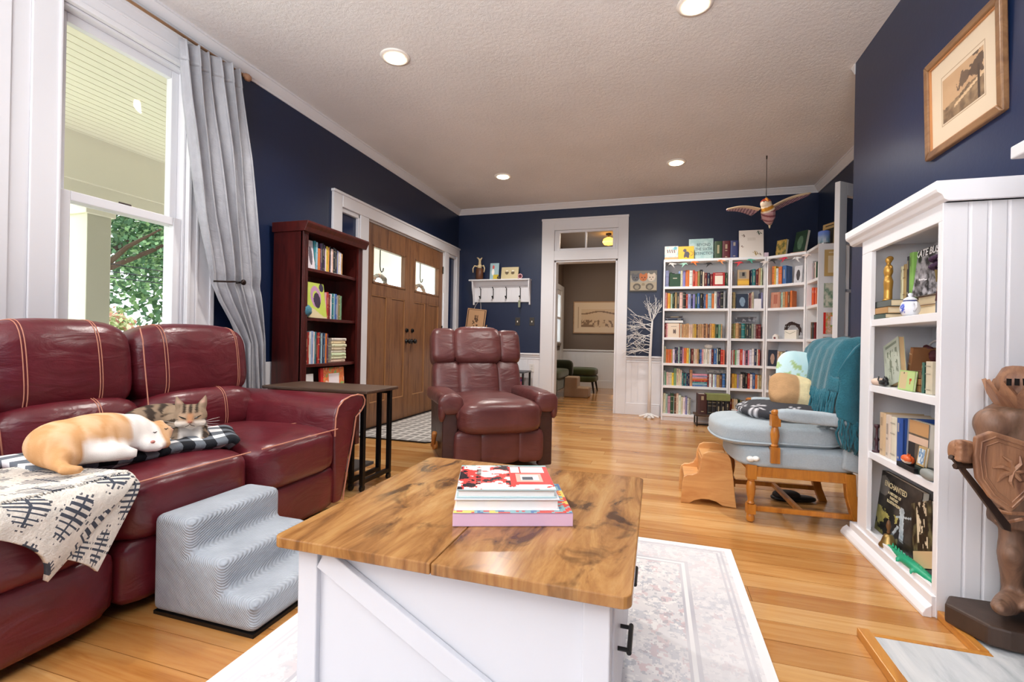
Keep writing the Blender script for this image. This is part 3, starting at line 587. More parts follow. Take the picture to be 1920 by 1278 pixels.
b.ob('eye', plain('#26231a', .2), c2, kind='stuff'); b = B(); b.soft(hp(.061, 0, -.007), (.0065, .0065, .005), 3, 3); b.ob('nose', plain('#a8664f', .5), c2, True)
b = B(); b.tube([hp(.056, .014, -.024), hp(.06, .005, -.020), hp(.062, 0, -.014), hp(.06, -.005, -.020), hp(.056, -.014, -.024)], .0014, 4); b.ob('mouth', plain('#4a362e', .6), c2); b = B()
for s in (-1, 1):
    for k in range(4): b.tube([hp(.052, .016*s, -.016), hp(.056, .09*s, .004-k*.013)], [.0007, .0003], 3)
b.ob('whisker', plain('#f5f0ea', .6), c2, kind='stuff')
# ---------------------------------------------------------------- pet stairs
ps = T('pet_stairs', 'soft grey ribbed fabric three-step pet stairs against the sofa', 'pet stairs', (-1.195, 1.18, 0))
t = NT('ribbed_plush'); v = t.coord('Object', (1, 1, 1), (.6, .5, .7)); wv = t.n('ShaderNodeTexWave'); wv.inputs['Scale'].default_value = 52; t.l(v, wv.inputs['Vector']); n = t.noise(t.coord('Object'), 9, 4)
t.bump(t.noise(t.coord('Object', (1, .35, 1)), 14, 3), .5, .02, t.bump(wv.outputs['Fac'], .5, .005)); GREYF = t.set(t.mix(t.math('MULTIPLY', wv.outputs['Fac'], .5), t.ramp([(.3, '#a3aab2'), (.7, '#b7bec6')], n), '#949ba4'), .95, 0, .2)
b = B(); b.prism([(0, .012), (0, .115), (-.135, .115), (-.135, .225), (-.275, .225), (-.275, .34), (-.44, .34), (-.44, .012)], (0, 0, 0), (1, 0, 0), (0, 0, 1), (0, .40, 0))
bmesh.ops.subdivide_edges(b.bm, edges=b.bm.edges, cuts=3, use_grid_fill=True); o = b.ob('cover', GREYF, ps, True, .026, 4)
b = B(); b.bx(-.435, -.005, .005, .395, 0, .012); b.ob('non_slip_base', BLACK, ps)
# ---------------------------------------------------------------- side table behind the sofa arm
WAL = wood('#3d2a20', '#5a4334', '#4d392c', .45, 0, 7, 9)
sd_t = T('side_table', 'narrow walnut side table on black metal legs beyond the sofa arm', 'side table', (0, 0, 0))
b = B(); b.bx(-2.5, -1.69, 2.5, 2.87, .61, .632); b.ob('tabletop', WAL, sd_t, bev=.006)
for n_, xl in (('leg', -1.735), ('leg', -1.815)):
    for yl in (2.53, 2.83): b = B(); b.bx(xl-.0135, xl+.0135, yl-.0135, yl+.0135, .045, .61); b.ob('leg', BLACK, sd_t, bev=.002)
for xl in (-1.735, -1.815):
    b = B(); b.bx(xl-.0125, xl+.0125, 2.53, 2.83, .05, .075); b.ob('foot_bar', BLACK, sd_t)
    for yl in (2.53, 2.83): b = B(); b.tube([(xl-.008, yl, .022), (xl+.008, yl, .022)], .022, 12); b.bx(xl-.012, xl+.012, yl-.01, yl+.01, .03, .05); b.ob('caster', plain('#151517', .3), sd_t)
b = B(); b.bx(-2.48, -2.46, 2.53, 2.555, 0, .61); b.bx(-2.48, -2.46, 2.815, 2.84, 0, .61); b.ob('back_leg', BLACK, sd_t); b = B(); b.bx(-2.46, -1.83, 2.56, 2.8, .1, .118); b.ob('lower_shelf', plain('#5b5654', .6), sd_t)
b = B(); b.bx(-2.47, -1.74, 2.525, 2.545, .585, .61); b.bx(-2.47, -1.74, 2.815, 2.835, .585, .61); b.ob('apron_bar', BLACK, sd_t)
# ---------------------------------------------------------------- recliner
rc = T('recliner', 'brown leather recliner armchair with channelled back facing the room', 'armchair', (-1.315, 3.60, 0), math.radians(35))
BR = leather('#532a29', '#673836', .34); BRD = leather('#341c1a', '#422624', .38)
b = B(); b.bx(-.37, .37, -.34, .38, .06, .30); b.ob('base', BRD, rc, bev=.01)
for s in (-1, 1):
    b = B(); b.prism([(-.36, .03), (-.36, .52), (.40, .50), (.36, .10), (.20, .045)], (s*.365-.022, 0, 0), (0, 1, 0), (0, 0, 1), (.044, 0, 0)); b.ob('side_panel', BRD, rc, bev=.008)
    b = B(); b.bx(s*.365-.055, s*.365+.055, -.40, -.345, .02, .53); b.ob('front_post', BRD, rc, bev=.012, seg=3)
    b = B(); b.soft((s*.365, .0, .525), (.082, .43, .058), 3.2, 12, None, lambda q, l: V((l.x*(1+.12*(q.y < -.6)), l.y, l.z+(.03*(q.y < -.9)*0)-.02*max(0, q.y)))); a = b.ob('armrest', BR, rc, True)
    b = B()
    b.soft((s*.365, -.405, .50), (.09, .035, .075), 2.6, 10); b.soft((s*.365+.062, -.395, .46), (.028, .038, .085), 2.4, 6); b.soft((s*.365-.062, -.395, .46), (.028, .038, .085), 2.4, 6); b.ob('arm_gather', BR, a, True)
b = B(); b.soft((0, -.12, .395), (.31, .41, .125), 4.4, 14, None, lambda q, l: V((l.x*(1+.16*max(0, -q.y)**2), l.y, l.z+.02*(1-q.x**2)*(q.z > 0)))); b.ob('seat_cushion', BR, rc, True)
for x, w_ in ((-.235, .10), (0, .155), (.235, .10)): b = B(); b.soft((x, -.39, .185), (w_*1.05, .055, .125), 5, 10); b.ob('footrest_section', BR, rc, True)
tilt = M.Rotation(math.radians(-17), 3, 'X')
def bp(y, z): return tilt @ V((0, y, z))
o0 = V((0, .28, .42))
for x, w_, d_ in ((-.265, .115, .0), (0, .17, -.03), (.265, .115, .0)):
    p = o0+tilt @ V((x, d_, .17)); b = B(); b.soft(p, (w_*1.1, .095, .215), 4.2, 10, tilt); b.ob('back_channel', BR, rc, True)
for x, w_, d_, h_ in ((-.29, .105, -.015, .155), (0, .205, -.05, .165), (.29, .105, -.015, .15)):
    p = o0+tilt @ V((x, d_, .485)); b = B(); b.soft(p, (w_*1.06, .11, h_*1.04), 4.6, 10, tilt); b.ob('headrest_section', BR, rc, True)
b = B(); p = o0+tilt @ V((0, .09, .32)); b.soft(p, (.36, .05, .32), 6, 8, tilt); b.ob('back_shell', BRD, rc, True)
b = B(); b.tube([(-.395, -.02, .13), (-.43, -.02, .13)], .032, 12); b.tube([(-.425, -.02, .13), (-.43, -.08, .20), (-.43, -.11, .245)], [.02, .017, .02], 8); b.ob('lever_handle', plain('#b3743a', .35), rc, True)
# ---------------------------------------------------------------- rug
rug = T('area_rug', 'pale faded floral area rug under the coffee table', 'rug', (-.405, 1.17, .004))
b = B(); b.bx(-.755, .755, -1.22, 1.22, 0, .005); b.ob('backing', plain('#d9d5d2', .9), rug)
def rugf(u, v):
    X = (u-.5)*1.51; Y = (v-.5)*2.44; d = np.minimum(.755-np.abs(X), 1.22-np.abs(Y)); n = fbm(u*5, v*8, 6, 21); n2 = fbm(u*5, v*8, 11, 31); g = lerp(L3('#d6d4d7'), L3('#e8e4e3'), n)
    fl = (n2 > .60); g[fl] = g[fl]*.5+L3('#9aa3b3')*.5; pk = (fbm(u*5, v*8, 9, 41) > .63); g[pk] = g[pk]*.55+L3('#cf9fa2')*.45; wh = (fbm(u*5, v*8, 17, 51) > .62); g[wh] = L3('#efecea')
    st2 = (fbm(u*5, v*8, 19, 61) > .65); g[st2] = g[st2]*.5+L3('#8a909e')*.5
    bd = d < .21; g[bd] = lerp(L3('#d8d6d9'), g[bd], np.full(bd.sum(), .45)); 
    for a, w_ in ((.21, .008), (.235, .005), (.05, .006), (.068, .004)): m = np.abs(d-a) < w_; g[m] = L3('#bdbbc2')
    m = np.abs(d-.222) < .007; g[m] = L3('#ecebeb'); m = d < .032; g[m] = L3('#eeeeee')
    fade = fbm(u*2, v*3, 3, 71); return lerp(g, L3('#e6e3e3')+0*g, np.clip(fade-.25, 0, .6))
art('pile', rug, M.Translation((0, 0, .0055)), 1.51, 2.44, rugf, 330, 520, .97)
# ---------------------------------------------------------------- coffee table
t = NT('rustic_wood'); v = t.coord('Object', (4.5, .75, 1)); oi = t.n('ShaderNodeObjectInfo'); ad = t.n('ShaderNodeVectorMath', operation='ADD'); t.l(v, ad.inputs[0]); cb = t.n('ShaderNodeCombineXYZ'); t.l(t.math('MULTIPLY', oi.outputs['Random'], 50), cb.inputs[1]); t.l(cb.outputs[0], ad.inputs[1]); v = ad.outputs[0]
n1 = t.noise(v, 2.0, 7, .62, 1.6); n2 = t.noise(v, 12, 4, .6, 1.0); kn = t.noise(t.coord('Object', (9, 5, 1)), 1.0, 4, .6, .6)
c = t.ramp([(.30, '#694527'), (.42, '#9d6d3b'), (.54, '#bd8d54'), (.72, '#cfa76e')], n1); c = t.mix(t.math('MULTIPLY', n2, .65), c, '#a5804f', 'MULTIPLY'); dk = t.ramp([(.0, '#ffffff'), (.57, '#ffffff'), (.68, '#5a3f2e')], kn); c = t.mix(.85, c, dk, 'MULTIPLY')
t.bump(n2, .05, .002); RUST = t.set(c, .22, 0, .5)
CWH = plain('#d5d7dd', .38, 0, .45)
ct = T('coffee_table', 'white farmhouse coffee table trunk with rustic wood lift top', 'coffee table', (-.451, 1.323, 0))
for x in (-.209, .209):
    b = B(); b.bx(x-.208, x+.208, -.415, .415, .455, .48); vv = [e for e in b.bm.edges if abs(e.verts[0].co.z-e.verts[1].co.z) > .01 and abs(e.verts[0].co.x) > .3]
    bmesh.ops.bevel(b.bm, geom=vv, offset=.022, segments=5, affect='EDGES', profile=.5); b.ob('tabletop', RUST, ct, bev=.003)
CB = .375
b = B(); b.bx(-CB+.015, CB-.015, -CB+.015, CB-.015, .03, .45); b.ob('carcass', CWH, ct)
for x in (-1, 1):
    for y in (-1, 1): b = B(); b.bx(x*CB, x*(CB-.055), y*CB, y*(CB-.055), .012, .455); b.ob('corner_post', CWH, ct, bev=.003)
for y in (-1, 1):
    b = B(); yy = (y*CB, y*(CB-.012)); b.bx(-CB+.055, CB-.055, *yy, .03, .09); b.bx(-CB+.055, CB-.055, *yy, .435, .455); b.ob('rail', CWH, ct, bev=.002)
    b = B(); dx, dz = 2*(CB-.055), .345; ln = math.hypot(dx, dz); b.box((0, y*(CB-.005), .2625), (ln-.03, .016, .052), M.Rotation(math.atan2(dz, dx)*1, 3, 'Y')); b.ob('diagonal_brace', CWH, ct, bev=.002)
for k in range(2):
    y0 = -.315+k*.318; b = B(); b.bx(CB-.012, CB+.004, y0, y0+.312, .05, .44); b.ob('drawer_front', CWH, ct, bev=.003); b = B(); b.tube([(CB+.03, y0+.1, .25), (CB+.03, y0+.21, .25)], .006); b.tube([(CB, y0+.11, .25), (CB+.03, y0+.11, .25)], .005); b.tube([(CB, y0+.2, .25), (CB+.03, y0+.2, .25)], .005); b.ob('handle', BLACK, ct)
# books on it
def big_book(name, label, loc, rz, w_, d_, h_, cover, pages='#efece8', group=None):
    r = T(name, label, 'book', loc, rz, group); b = B(); t_ = .003
    b.bx(-w_/2, w_/2, -d_/2, d_/2, 0, t_); b.bx(-w_/2, w_/2, -d_/2, d_/2, h_-t_, h_); b.bx(-w_/2, -w_/2+t_, -d_/2, d_/2, 0, h_); b.ob('cover', plain(cover, .3), r, bev=.0008)
    b = B(); b.bx(-w_/2+t_, w_/2-.004, -d_/2+.004, d_/2-.004, t_, h_-t_); b.ob('page_block', plain(pages, .8), r); return r
ZT = .4805; bk = (-.385, 1.275); R20 = math.radians(20)
def spine_front(nm, lb, loc, rz, w_, d_, h_, col, spine=True):
    r = T(nm, lb, 'book', loc, rz, 'large books on the coffee table'); b = B(); t_ = .003; b.bx(-w_/2, w_/2, -d_/2, d_/2, 0, t_); b.bx(-w_/2, w_/2, -d_/2, d_/2, h_-t_, h_)
    if spine: b.bx(-w_/2, w_/2, -d_/2, -d_/2+t_, 0, h_)
    b.ob('cover', plain(col, .25), r, bev=.001); b = B(); b.bx(-w_/2+.005, w_/2-.005, -d_/2+.005, d_/2-.005, t_, h_-t_); b.ob('page_block', plain('#f1efec', .8), r); return r
r1 = spine_front('book', 'largest book with pink spine at the bottom of the coffee table stack', (bk[0], bk[1], ZT), R20, .31, .25, .034, '#e6c3de')
def c1f(u, v):
    g = np.zeros((len(u), 3))+L3('#8fb8bd'); n = fbm(u, v, 9, 4); g[n > .5] = L3('#d9534a'); g[n > .62] = L3('#f0d36a'); g[n < .34] = L3('#5a7fa8'); return g
art('cover_print', r1, M.Translation((0, 0, .0346)), .308, .248, c1f, 40, 30, .25)
r2 = spine_front('book', 'book with white fore-edge in the middle of the coffee table stack', (bk[0]-.018, bk[1]+.006, ZT+.0345), R20, .275, .24, .03, '#dfe2e6', False)
r3 = spine_front('book', 'red interior-design book on top of the coffee table stack', (bk[0]-.022, bk[1]+.012, ZT+.065), R20, .262, .238, .022, '#b7cfd2', False)
def c3f(u, v):
    g = np.zeros((len(u), 3))+L3('#d94b46'); g[(v > .93)] = L3('#9cc4c4'); m = (u > .57) & (u < .95) & (v > .66) & (v < .92); g[m] = L3('#f0eee8'); m2 = m & ((np.abs(u-.67) < .008) | (np.abs(u-.8) < .008)); g[m2] = L3('#c44a44')
    fp = (u > .62) & (u < .9) & (v > .28) & (v < .62); g[fp] = L3('#e8b8a8'); fp = (u > .66) & (u < .86) & (v > .33) & (v < .56); g[fp] = L3('#e5e3df'); fp = (u > .69) & (u < .8) & (v > .37) & (v < .47); g[fp] = L3('#5b5f66')
    n = fbm(u, v, 7, 9); ch = (u < .55) & (n > .5); g[ch] = L3('#efe4df'); ch = (u < .55) & (n < .36); g[ch] = L3('#33262b'); ch = (v < .18) & (n > .42); g[ch] = L3('#f1ebe6')
    m = (u > .18) & (u < .24) & (v > .2) & (v < .8) & (np.sin(v*90) > -.3); g[m] = L3('#201a1c'); return g
art('cover_print', r3, M.Translation((0, 0, .0226)), .26, .236, c3f, 60, 50, .2)
# ---------------------------------------------------------------- books
PAL = dict(r='#c0392f', R='#6e1f24', o='#e07a35', y='#ecc64a', Y='#d8a13a', g='#7fa57c', G='#26472f', t='#2e7f86', b='#3f6ca6', B='#232d4c', l='#9db9d1', p='#4a3558', v='#8d8cc0', k='#191a1e', K='#3d3f45', w='#efedeb', c='#e3d3bb', n='#c9a06c', N='#6b4a36', m='#e3a3ae', e='#a5a39f', d='#8b8550', a='#b9cfc0', s='#e2714d')
CN = dict(r='red', R='maroon', o='orange', y='yellow', Y='mustard', g='pale green', G='dark green', t='teal', b='blue', B='navy', l='light blue', p='plum', v='lavender', k='black', K='charcoal', w='white', c='cream', n='tan', N='brown', m='pink', e='grey', d='olive', a='mint', s='coral')
t = NT('book_cloth'); oi = t.n('ShaderNodeObjectInfo'); n = t.noise(t.coord('Object'), 3, 3); BOOKM = t.set(t.mix(t.math('MULTIPLY', n, .25), oi.outputs['Color'], '#777777', 'MULTIPLY'), .45)
t = NT('book_title'); oi = t.n('ShaderNodeObjectInfo'); lum = t.n('ShaderNodeRGBToBW'); t.l(oi.outputs['Color'], lum.inputs[0]); TITLEM = t.set(t.mix(.5, oi.outputs['Color'], t.ramp([(.22, '#d9c9a2'), (.3, '#3a322e')], lum.outputs[0])), .5)
PAGES = plain('#e6dcc8', .85)
def unit_book(k):
    """unit book: spine towards -y, x thickness 0..1, y depth 0..1, z height 0..1; slots cover, pages, title"""
    b = B(); P = [(0, .02), (.5, 0), (1, .02)]
    for z in (0, 1): pass
    b.bx(0, 1, .03, 1, 0, .0) if False else None
    b.box((.06, .515, .5), (.12, .97, 1)); b.box((.94, .515, .5), (.12, .97, 1)); b.prism([(0, .03), (.2, .006), (.5, 0), (.8, .006), (1, .03), (1, .07), (0, .07)], (0, 0, 0), (1, 0, 0), (0, 1, 0), (0, 0, 1))
    b.mi = 1; b.box((.5, .5, .49), (.78, .93, .95)); b.mi = 2
    T_ = {0: [(.70, .90), (.10, .15)], 1: [(.30, .78)], 2: [(.55, .80), (.42, .47), (.06, .12)], 3: [(.84, .87), (.60, .63), (.12, .15)], 4: [(.2, .6), (.82, .9)]}[k]
    for z0, z1 in T_:
        x0, x1 = (.36, .64) if z1-z0 > .04 else (.08, .92); b.quad((x0, -.004, z0), (x1, -.004, z0), (x1, -.004, z1), (x0, -.004, z1))
    me = bpy.data.meshes.new('book'); b.bm.to_mesh(me); b.bm.free(); [me.materials.append(m) for m in (BOOKM, PAGES, TITLEM)]; return me
UB = [unit_book(k) for k in range(5)]
BR_ = random.Random(11); NBOOK = [0]
def jit(c, a=.07): return tuple(max(0, min(1, x*(1+BR_.uniform(-a, a)*2))) for x in c)
def put_book(label, group, c, o, ux, uy, w_, d_, h_, lean=0):
    """o = base corner at the spine, ux = along shelf, uy = into shelf"""
    ob_ = bpy.data.objects.new('book', BR_.choice(UB)); COL.objects.link(ob_); ob_.color = (*jit(lin(PAL.get(c, c))), 1)
    ux, uy = V(ux), V(uy); m = M(((ux.x, uy.x, 0, o[0]), (ux.y, uy.y, 0, o[1]), (0, 0, 1, o[2]), (0, 0, 0, 1)))
    if lean: m = m @ M.Rotation(lean, 4, 'Y')
    ob_.matrix_world = m @ M.Diagonal((w_, d_, h_, 1)); tag(ob_, label, 'book', group); NBOOK[0] += 1; return ob_
def face_art(kind, c1, c2):
    def fn(u, v):
        g = np.zeros((len(u), 3))+L3(c1)
        if kind == 'title': m = (np.abs(u-.5) < .2) & (np.abs(v-.66) < .035); g[m] = L3(c2)
        if kind == 'panel': m = (np.abs(u-.5) < .33) & (np.abs(v-.45) < .32); g[m] = L3(c2); m = (np.abs(u-.5) < .3) & (np.abs(v-.9) < .025); g[m] = L3(c2)
        if kind == 'figure': n = fbm(u, v, 6, 3); m = (np.hypot((u-.5)*1.4, v-.45) < .28+.1*n); g[m] = L3(c2); g *= (.8+.4*n)[:, None]
        if kind == 'scene': n = fbm(u, v, 7, 5); g = lerp(L3(c1), L3(c2), (n-.3)*2.5)
        if kind == 'stripes': m = np.abs(u*7 % 1-.5) < .16; g[m] = L3(c2); m = (np.abs(u-.5) < .24) & (np.abs(v-.55) < .3); g[m] = L3(c1)
        if kind == 'photo': m = v > .42; g[m] = L3('#b8a184'); m = (np.abs(u-.45) < .3) & (np.abs(v-.68) < .2); g[m] = L3('#8b8478'); m = (np.abs(u-.5) < .12) & (np.abs(v-.72) < .12); g[m] = L3('#2c2b2d'); m = np.abs(v-.2) < .12; g[m] = L3(c2)
        if kind == 'sun': m = np.abs(v-.35-.5*u) > .3; g[m] = L3('#d8452a'); m = np.hypot(u-.7, v-.3) < .13; g[m] = L3('#f2b632'); m = v > .88; g[m] = L3('#3f5a7a'); m = np.abs(np.hypot(u-.75, v-.2)-.55) < .04; g[m] = L3(c2)
        if kind == 'moth': m = (np.hypot(u-.6, v-.42) < .15+.05*np.sin(u*40)); g[m] = L3(c2); m = (np.abs(u-.52) < .25) & ((v > .78) & (v < .8)); g[m] = L3(c2)
        if kind == 'birds':
            for x, y, s_, cc in ((.2, .8, .06, '#7a6a5e'), (.82, .9, .09, '#4d5a4c'), (.14, .42, .05, '#7d6550'), (.68, .17, .1, '#a3874c'), (.85, .12, .06, '#8e7c6b')): m = (np.abs(u-x)*.7+np.abs(v-y+.3*(u-x)) < s_*.9) & (np.sin(u*70+v*30) > -.5); g[m] = L3(cc)
            m = (np.abs(u-.55) < .18) & (np.abs(v-.68) < .05) & (np.sin(u*120) > 0); g[m] = L3('#cfc5b8')
        if kind == 'panther':
            m = (np.hypot((u-.55)*1.3, v-.38) < .22) | (np.hypot((u-.42)*1.2, v-.68) < .13) | ((np.abs(u-.40) < .05) & (v < .35) & (v > .12)) | ((np.abs(u-.62) < .07) & (v < .3) & (v > .1)) | (np.abs(np.hypot(u-.78, v-.42)-.16) < .018) & (u > .78); g[m] = L3(c2)
        if kind == 'collage': n = fbm(u, v, 6, 8); g[n > .55] = L3('#9cc7cf'); g[v < .18] = L3('#e7a071'); m = (np.abs(v-.62) < .12) & (np.sin(u*38+v*9) > .1) & (np.abs(u-.5) < .36); g[m] = L3('#7d5a57'); m = np.hypot(u-.8, v-.85) < .12; g[m] = L3('#5fa9b8')
        if kind == 'creature': g = lerp(L3(c1), L3('#c8d56a'), fbm(u, v, 5, 2)); m = np.abs(np.hypot((u-.5)*1.1, v-.6)-.24) < .07; g[m] = L3('#b98bb0'); m = np.hypot((u-.55)*1.2, v-.5) < .22; g[m] = L3('#3c2b45'); m = v < .16+.12*np.sin(u*4+1); g[m] = L3('#d6c8a0'); m = (np.hypot(u-.85, v-.88) < .12); g[m] = L3('#39304a')
        if kind == 'candy': n = fbm(u, v, 8, 6); g[n > .52] = L3('#e98a4e'); g[n > .62] = L3('#8fb56a'); g[n < .32] = L3('#efc3b0'); m = (np.abs(u-.55) < .22) & (np.abs(v-.62) < .2); g[m] = L3('#efe5ea'); m = u < .1; g[m] = L3('#d8342c')
        return g
    return fn
def facing(nm, label, cat, o, ux, up, w_, h_, th, cov, fn, group=None, pages='#e9e2d4', rough=.4, nu=36, nv=48):
    """a book or card standing with its front shown: o = centre of its bottom front edge, ux to the viewer's right, up = its up direction"""
    r = T(nm, label, cat, (0, 0, 0), 0, group); mt = axes(o, ux, up); r.matrix_world = mt
    b = B(); b.bx(-w_/2, w_/2, 0, h_, -.0016, 0); b.bx(-w_/2, w_/2, 0, h_, -th, -th+.0016); b.bx(-w_/2, -w_/2+.0016, 0, h_, -th, 0); b.ob('cover', plain(cov, rough), r)
    if th > .006: b = B(); b.bx(-w_/2+.0016, w_/2-.003, .003, h_-.003, -th+.0016, -.0016); b.ob('page_block', plain(pages, .8), r)
    art('cover_print', r, M.Translation((0, h_/2, .0006)), w_-.001, h_-.001, fn, nu, nv, rough); return r
# ---------------------------------------------------------------- white corner bookcases
WB = plain('#ededf0', .4); SH = [.083, .438, .719, 1.04, 1.402, 1.676]; BH = 2.015
def bookcase(name, label, loc, rz, w_, shelves=SH, top=True):
    r = T(name, label, 'bookcase', loc, rz, 'white corner bookcases'); d = .285
    for x in (0, w_-.018): b = B(); b.bx(x, x+.018, 0, d, 0, BH); b.ob('side_panel', WB, r, bev=.0015)
    b = B(); b.bx(.018, w_-.018, d-.008, d-.003, .0, BH); b.ob('back_panel', WB, r)
    for z in shelves: b = B(); b.bx(.018, w_-.018, .006 if z > .1 else .004, d-.008, z-.03, z); b.ob('shelf', WB, r, bev=.0015)
    b = B(); b.bx(.018, w_-.018, .002, d-.008, BH-.03, BH); b.ob('top_panel', WB, r, bev=.0015); b = B(); b.bx(.018, w_-.018, .02, .035, 0, .055); b.ob('plinth', WB, r); return r
A0, B0, C0, D0 = V((.077, 6.20, 0)), V((.848, 6.20, 0)), V((1.236, 6.20, 0)), V((1.578, 5.925, 0))
cu = (D0-C0); CL = cu.length; cu.normalize(); ca = math.atan2(cu.y, cu.x)
bookcase('bookcase', 'widest white bookcase against the navy back wall', A0, 0, .768); bookcase('bookcase', 'narrow white bookcase beside the widest one on the back wall', B0, 0, .385)
bookcase('bookcase', 'white bookcase set diagonally across the corner', C0, ca, CL-.004); bookcase('bookcase', 'white bookcase on the side wall with prints taped to its end panel', D0, -math.pi/2, .40)
S_ = .766/(125*7.9875)
FR = {'A': (A0+V((.018, 0, 0)), V((1, 0, 0)), V((0, 1, 0)), .732, 'wide'), 'B': (B0+V((.018, 0, 0)), V((1, 0, 0)), V((0, 1, 0)), .349, 'narrow'),
      'C': (C0+cu*.018, cu, V((-cu.y, cu.x, 0)), CL-.04, 'diagonal'), 'D': (D0+V((0, -.018, 0)), V((0, -1, 0)), V((1, 0, 0)), .364, 'side-wall')}
ROWN = {6: 'top shelf', 5: 'second shelf', 4: 'third shelf', 3: 'fourth shelf', 2: 'fifth shelf', 1: 'bottom shelf'}
FB = B(); FBC = []
def far_book(c, o, u, n, w_, d_, h_):
    m = M(((u.x, n.x, 0, o.x), (u.y, n.y, 0, o.y), (0, 0, 1, o.z), (0, 0, 0, 1))); q = lambda x, y, z: m @ V((x*w_, y*d_, z*h_)); cc = jit(lin(PAL[c])); pg = lin('#e6dcc8')
    for f, k in ((((0, .04, 0), (.5, 0, 0), (.5, 0, 1), (0, .04, 1)), 0), (((.5, 0, 0), (1, .04, 0), (1, .04, 1), (.5, 0, 1)), 0), (((0, .04, 0), (0, 1, 0), (0, 1, 1), (0, .04, 1)), 0), (((1, .04, 0), (1, 1, 0), (1, 1, 1), (1, .04, 1)), 0), (((0, .04, .985), (1, .04, .985), (1, 1, .985), (0, 1, .985)), 1), (((.3, -.003, .7), (.7, -.003, .7), (.7, -.003, .84), (.3, -.003, .84)), 2)):
        FB.quad(*[q(*p) for p in f]); FBC.append((cc, pg, tuple(.5*x+.3 for x in cc))[k])
def row(case, rw_, spec, start=6, dflt=255, depth=.15, inset=.035, sc=1.0, joined=False):
    o, u, n, L_, nm = FR[case]; z = SH[rw_-1]; x = start*S_; i = 0
    for tok in spec.split():
        c = tok[0]; v_ = tok[1:].split('/'); w_ = float(v_[0])*S_*sc; h_ = (float(v_[1]) if len(v_) > 1 else dflt+BR_.uniform(-22, 14))*S_
        if c == '_': x += w_; continue
        if x+w_ > L_+.002: break
        i += 1; lab = '%s book, %s along the %s of the %s white bookcase' % (CN[c], ordw(i), ROWN[rw_], nm); ins = inset+BR_.uniform(0, .012)
        if joined: far_book(c, o+u*x+n*ins+V((0, 0, z+.0005)), u, n, w_-.0008, depth+BR_.uniform(-.02, .02), h_); x += w_; continue
        put_book(lab, 'books on the corner bookcases', c, o+u*x+n*ins+V((0, 0, z+.0005)), u, n, w_-.0006, depth+BR_.uniform(-.02, .02), h_); x += w_
def fface(case, rw_, xc, w_, h_, th, nm, label, cat, cov, fn, tilt=0, ins=.03, zz=None, grp='front-facing books and cards on the corner bookcases'):
    o, u, n, L_, _ = FR[case]; z = SH[rw_-1] if zz is None else zz
    up = V((0, 0, 1))*math.cos(tilt)+n*math.sin(tilt); return facing(nm, label, cat, o+u*(xc*S_)+n*ins+V((0, 0, z+.001)), u, up, w_*S_, h_*S_, th, cov, fn, grp)
row('A', 6, 'v55/270 _10 G40/235 k40/225 _60 l30/255 c35/265 v40/260 o60/270 w50/260 r35/265 s40/245 d35/250 k40/270 c25/235 R45/220 B40/215 _5 R40/200 K40/200 _90 d35/220 G25/215 G25/215')
row('A', 5, 'm25/270 s20/255 y30/255 Y15/250 a25/240 G25/255 k15/265 n30/270 K40/260 c50/270 K30/270 k20/265 r30/235 l45/240 B30/235 v35/230 G30/245 b40/250 k45/250 B20/235 b25/235 o30/230 l55/245 o40/240 w40/275 p30/270 p20/260 k45/275 e30/260 s65/275')
row('A', 4, 'R30/230 m25/230 r30/225 R40/225 r40/230 s40/225 o35/225 '+' '.join(BR_.choice(['n', 'n', 'c', 'N', 'Y', 'n'])+str(BR_.randint(22, 34))+'/'+str(BR_.randint(215, 232)) for _ in range(17))+' Y45/230 d15/225 G40/220 g35/220 n20/225')
row('A', 3, 'e30/270 o30/225 s30/225 o25/225 n20/225 w35/225 B25/260 p25/255 a25/260 p40/270 m25/245 o40/250 y35/250 a20/245 k15/240 R35/240 c30/240 c25/235 n25/240 B20/230 b25/230 m25/235 c30/240 w30/240 c30/235 w30/240 R30/235 b50/250 w15/250 k40/265 r35/235 s25/230 n50/320')
row('A', 2, 'a25/240 g20/210 c30/215 c30/210 c25/212 y30/205 g40/280 c35/280 c25/270 c25/255 t25/210 B20/205 t20/205 B30/200 B25/205 n40/265 _225 R25/200 w40/205 R15/200 w30/205 l25/200 n45/195 N40/195 b40/220 k15/200 n15/195')
row('A', 1, 'c40/330 a30/320 m45/285 G45/330 a15/290 N30/320 c35/335 w40/310 c30/280 w35/275 v30/290 w20/265 e30/255 _40', 6)
row('B', 6, 'e30/230 _165 N25/240 R35/235 _10 B25/250 t45/260 R45/250 n25/275 c25/275')
row('B', 5, 'k15/240 n40/260 _180 w15/235 R25/240 m15/235 c30/260 _105 v20/250 o45/275', 4)
row('B', 4, 'd35/230 d30/235 n45/240 N35/235 t55/235 G15/230 K40/235 K40/230 e30/230 e30/225 R30/225 R40/225')
row('B', 3, 'm25/230 w15/240 r20/235 g25/230 w25/235 w25/240 r40/250 w20/235 m20/225 p35/230 m20/235 w35/245 w35/260 B35/260 c20/250 r25/250 y45/265 y40/260')
row('B', 2, 'N25/215 Y40/225 Y35/220 v25/220 e25/215 c30/220 k35/250 k35/245 r35/235 w35/225 b40/245 o30/220 c20/215 d40/220 d30/215')
row('B', 1, 'R35/290 n25/285 c25/290 c30/285 k15/260 G20/280 d25/270 r30/255 B25/260 t30/250 _40 G30/310 y25/320 n40/310 n40/300', joined=True)
row('C', 6, 'o40/290 y20/285 w35/250 _5 o50/270 _5 b55/280', 30); row('C', 5, '_150 a30/230 n35/240 o35/240 N30/235 o30/250', 20, depth=.13); row('C', 3, '_95 c35/230 n25/225 c30/220', 30)
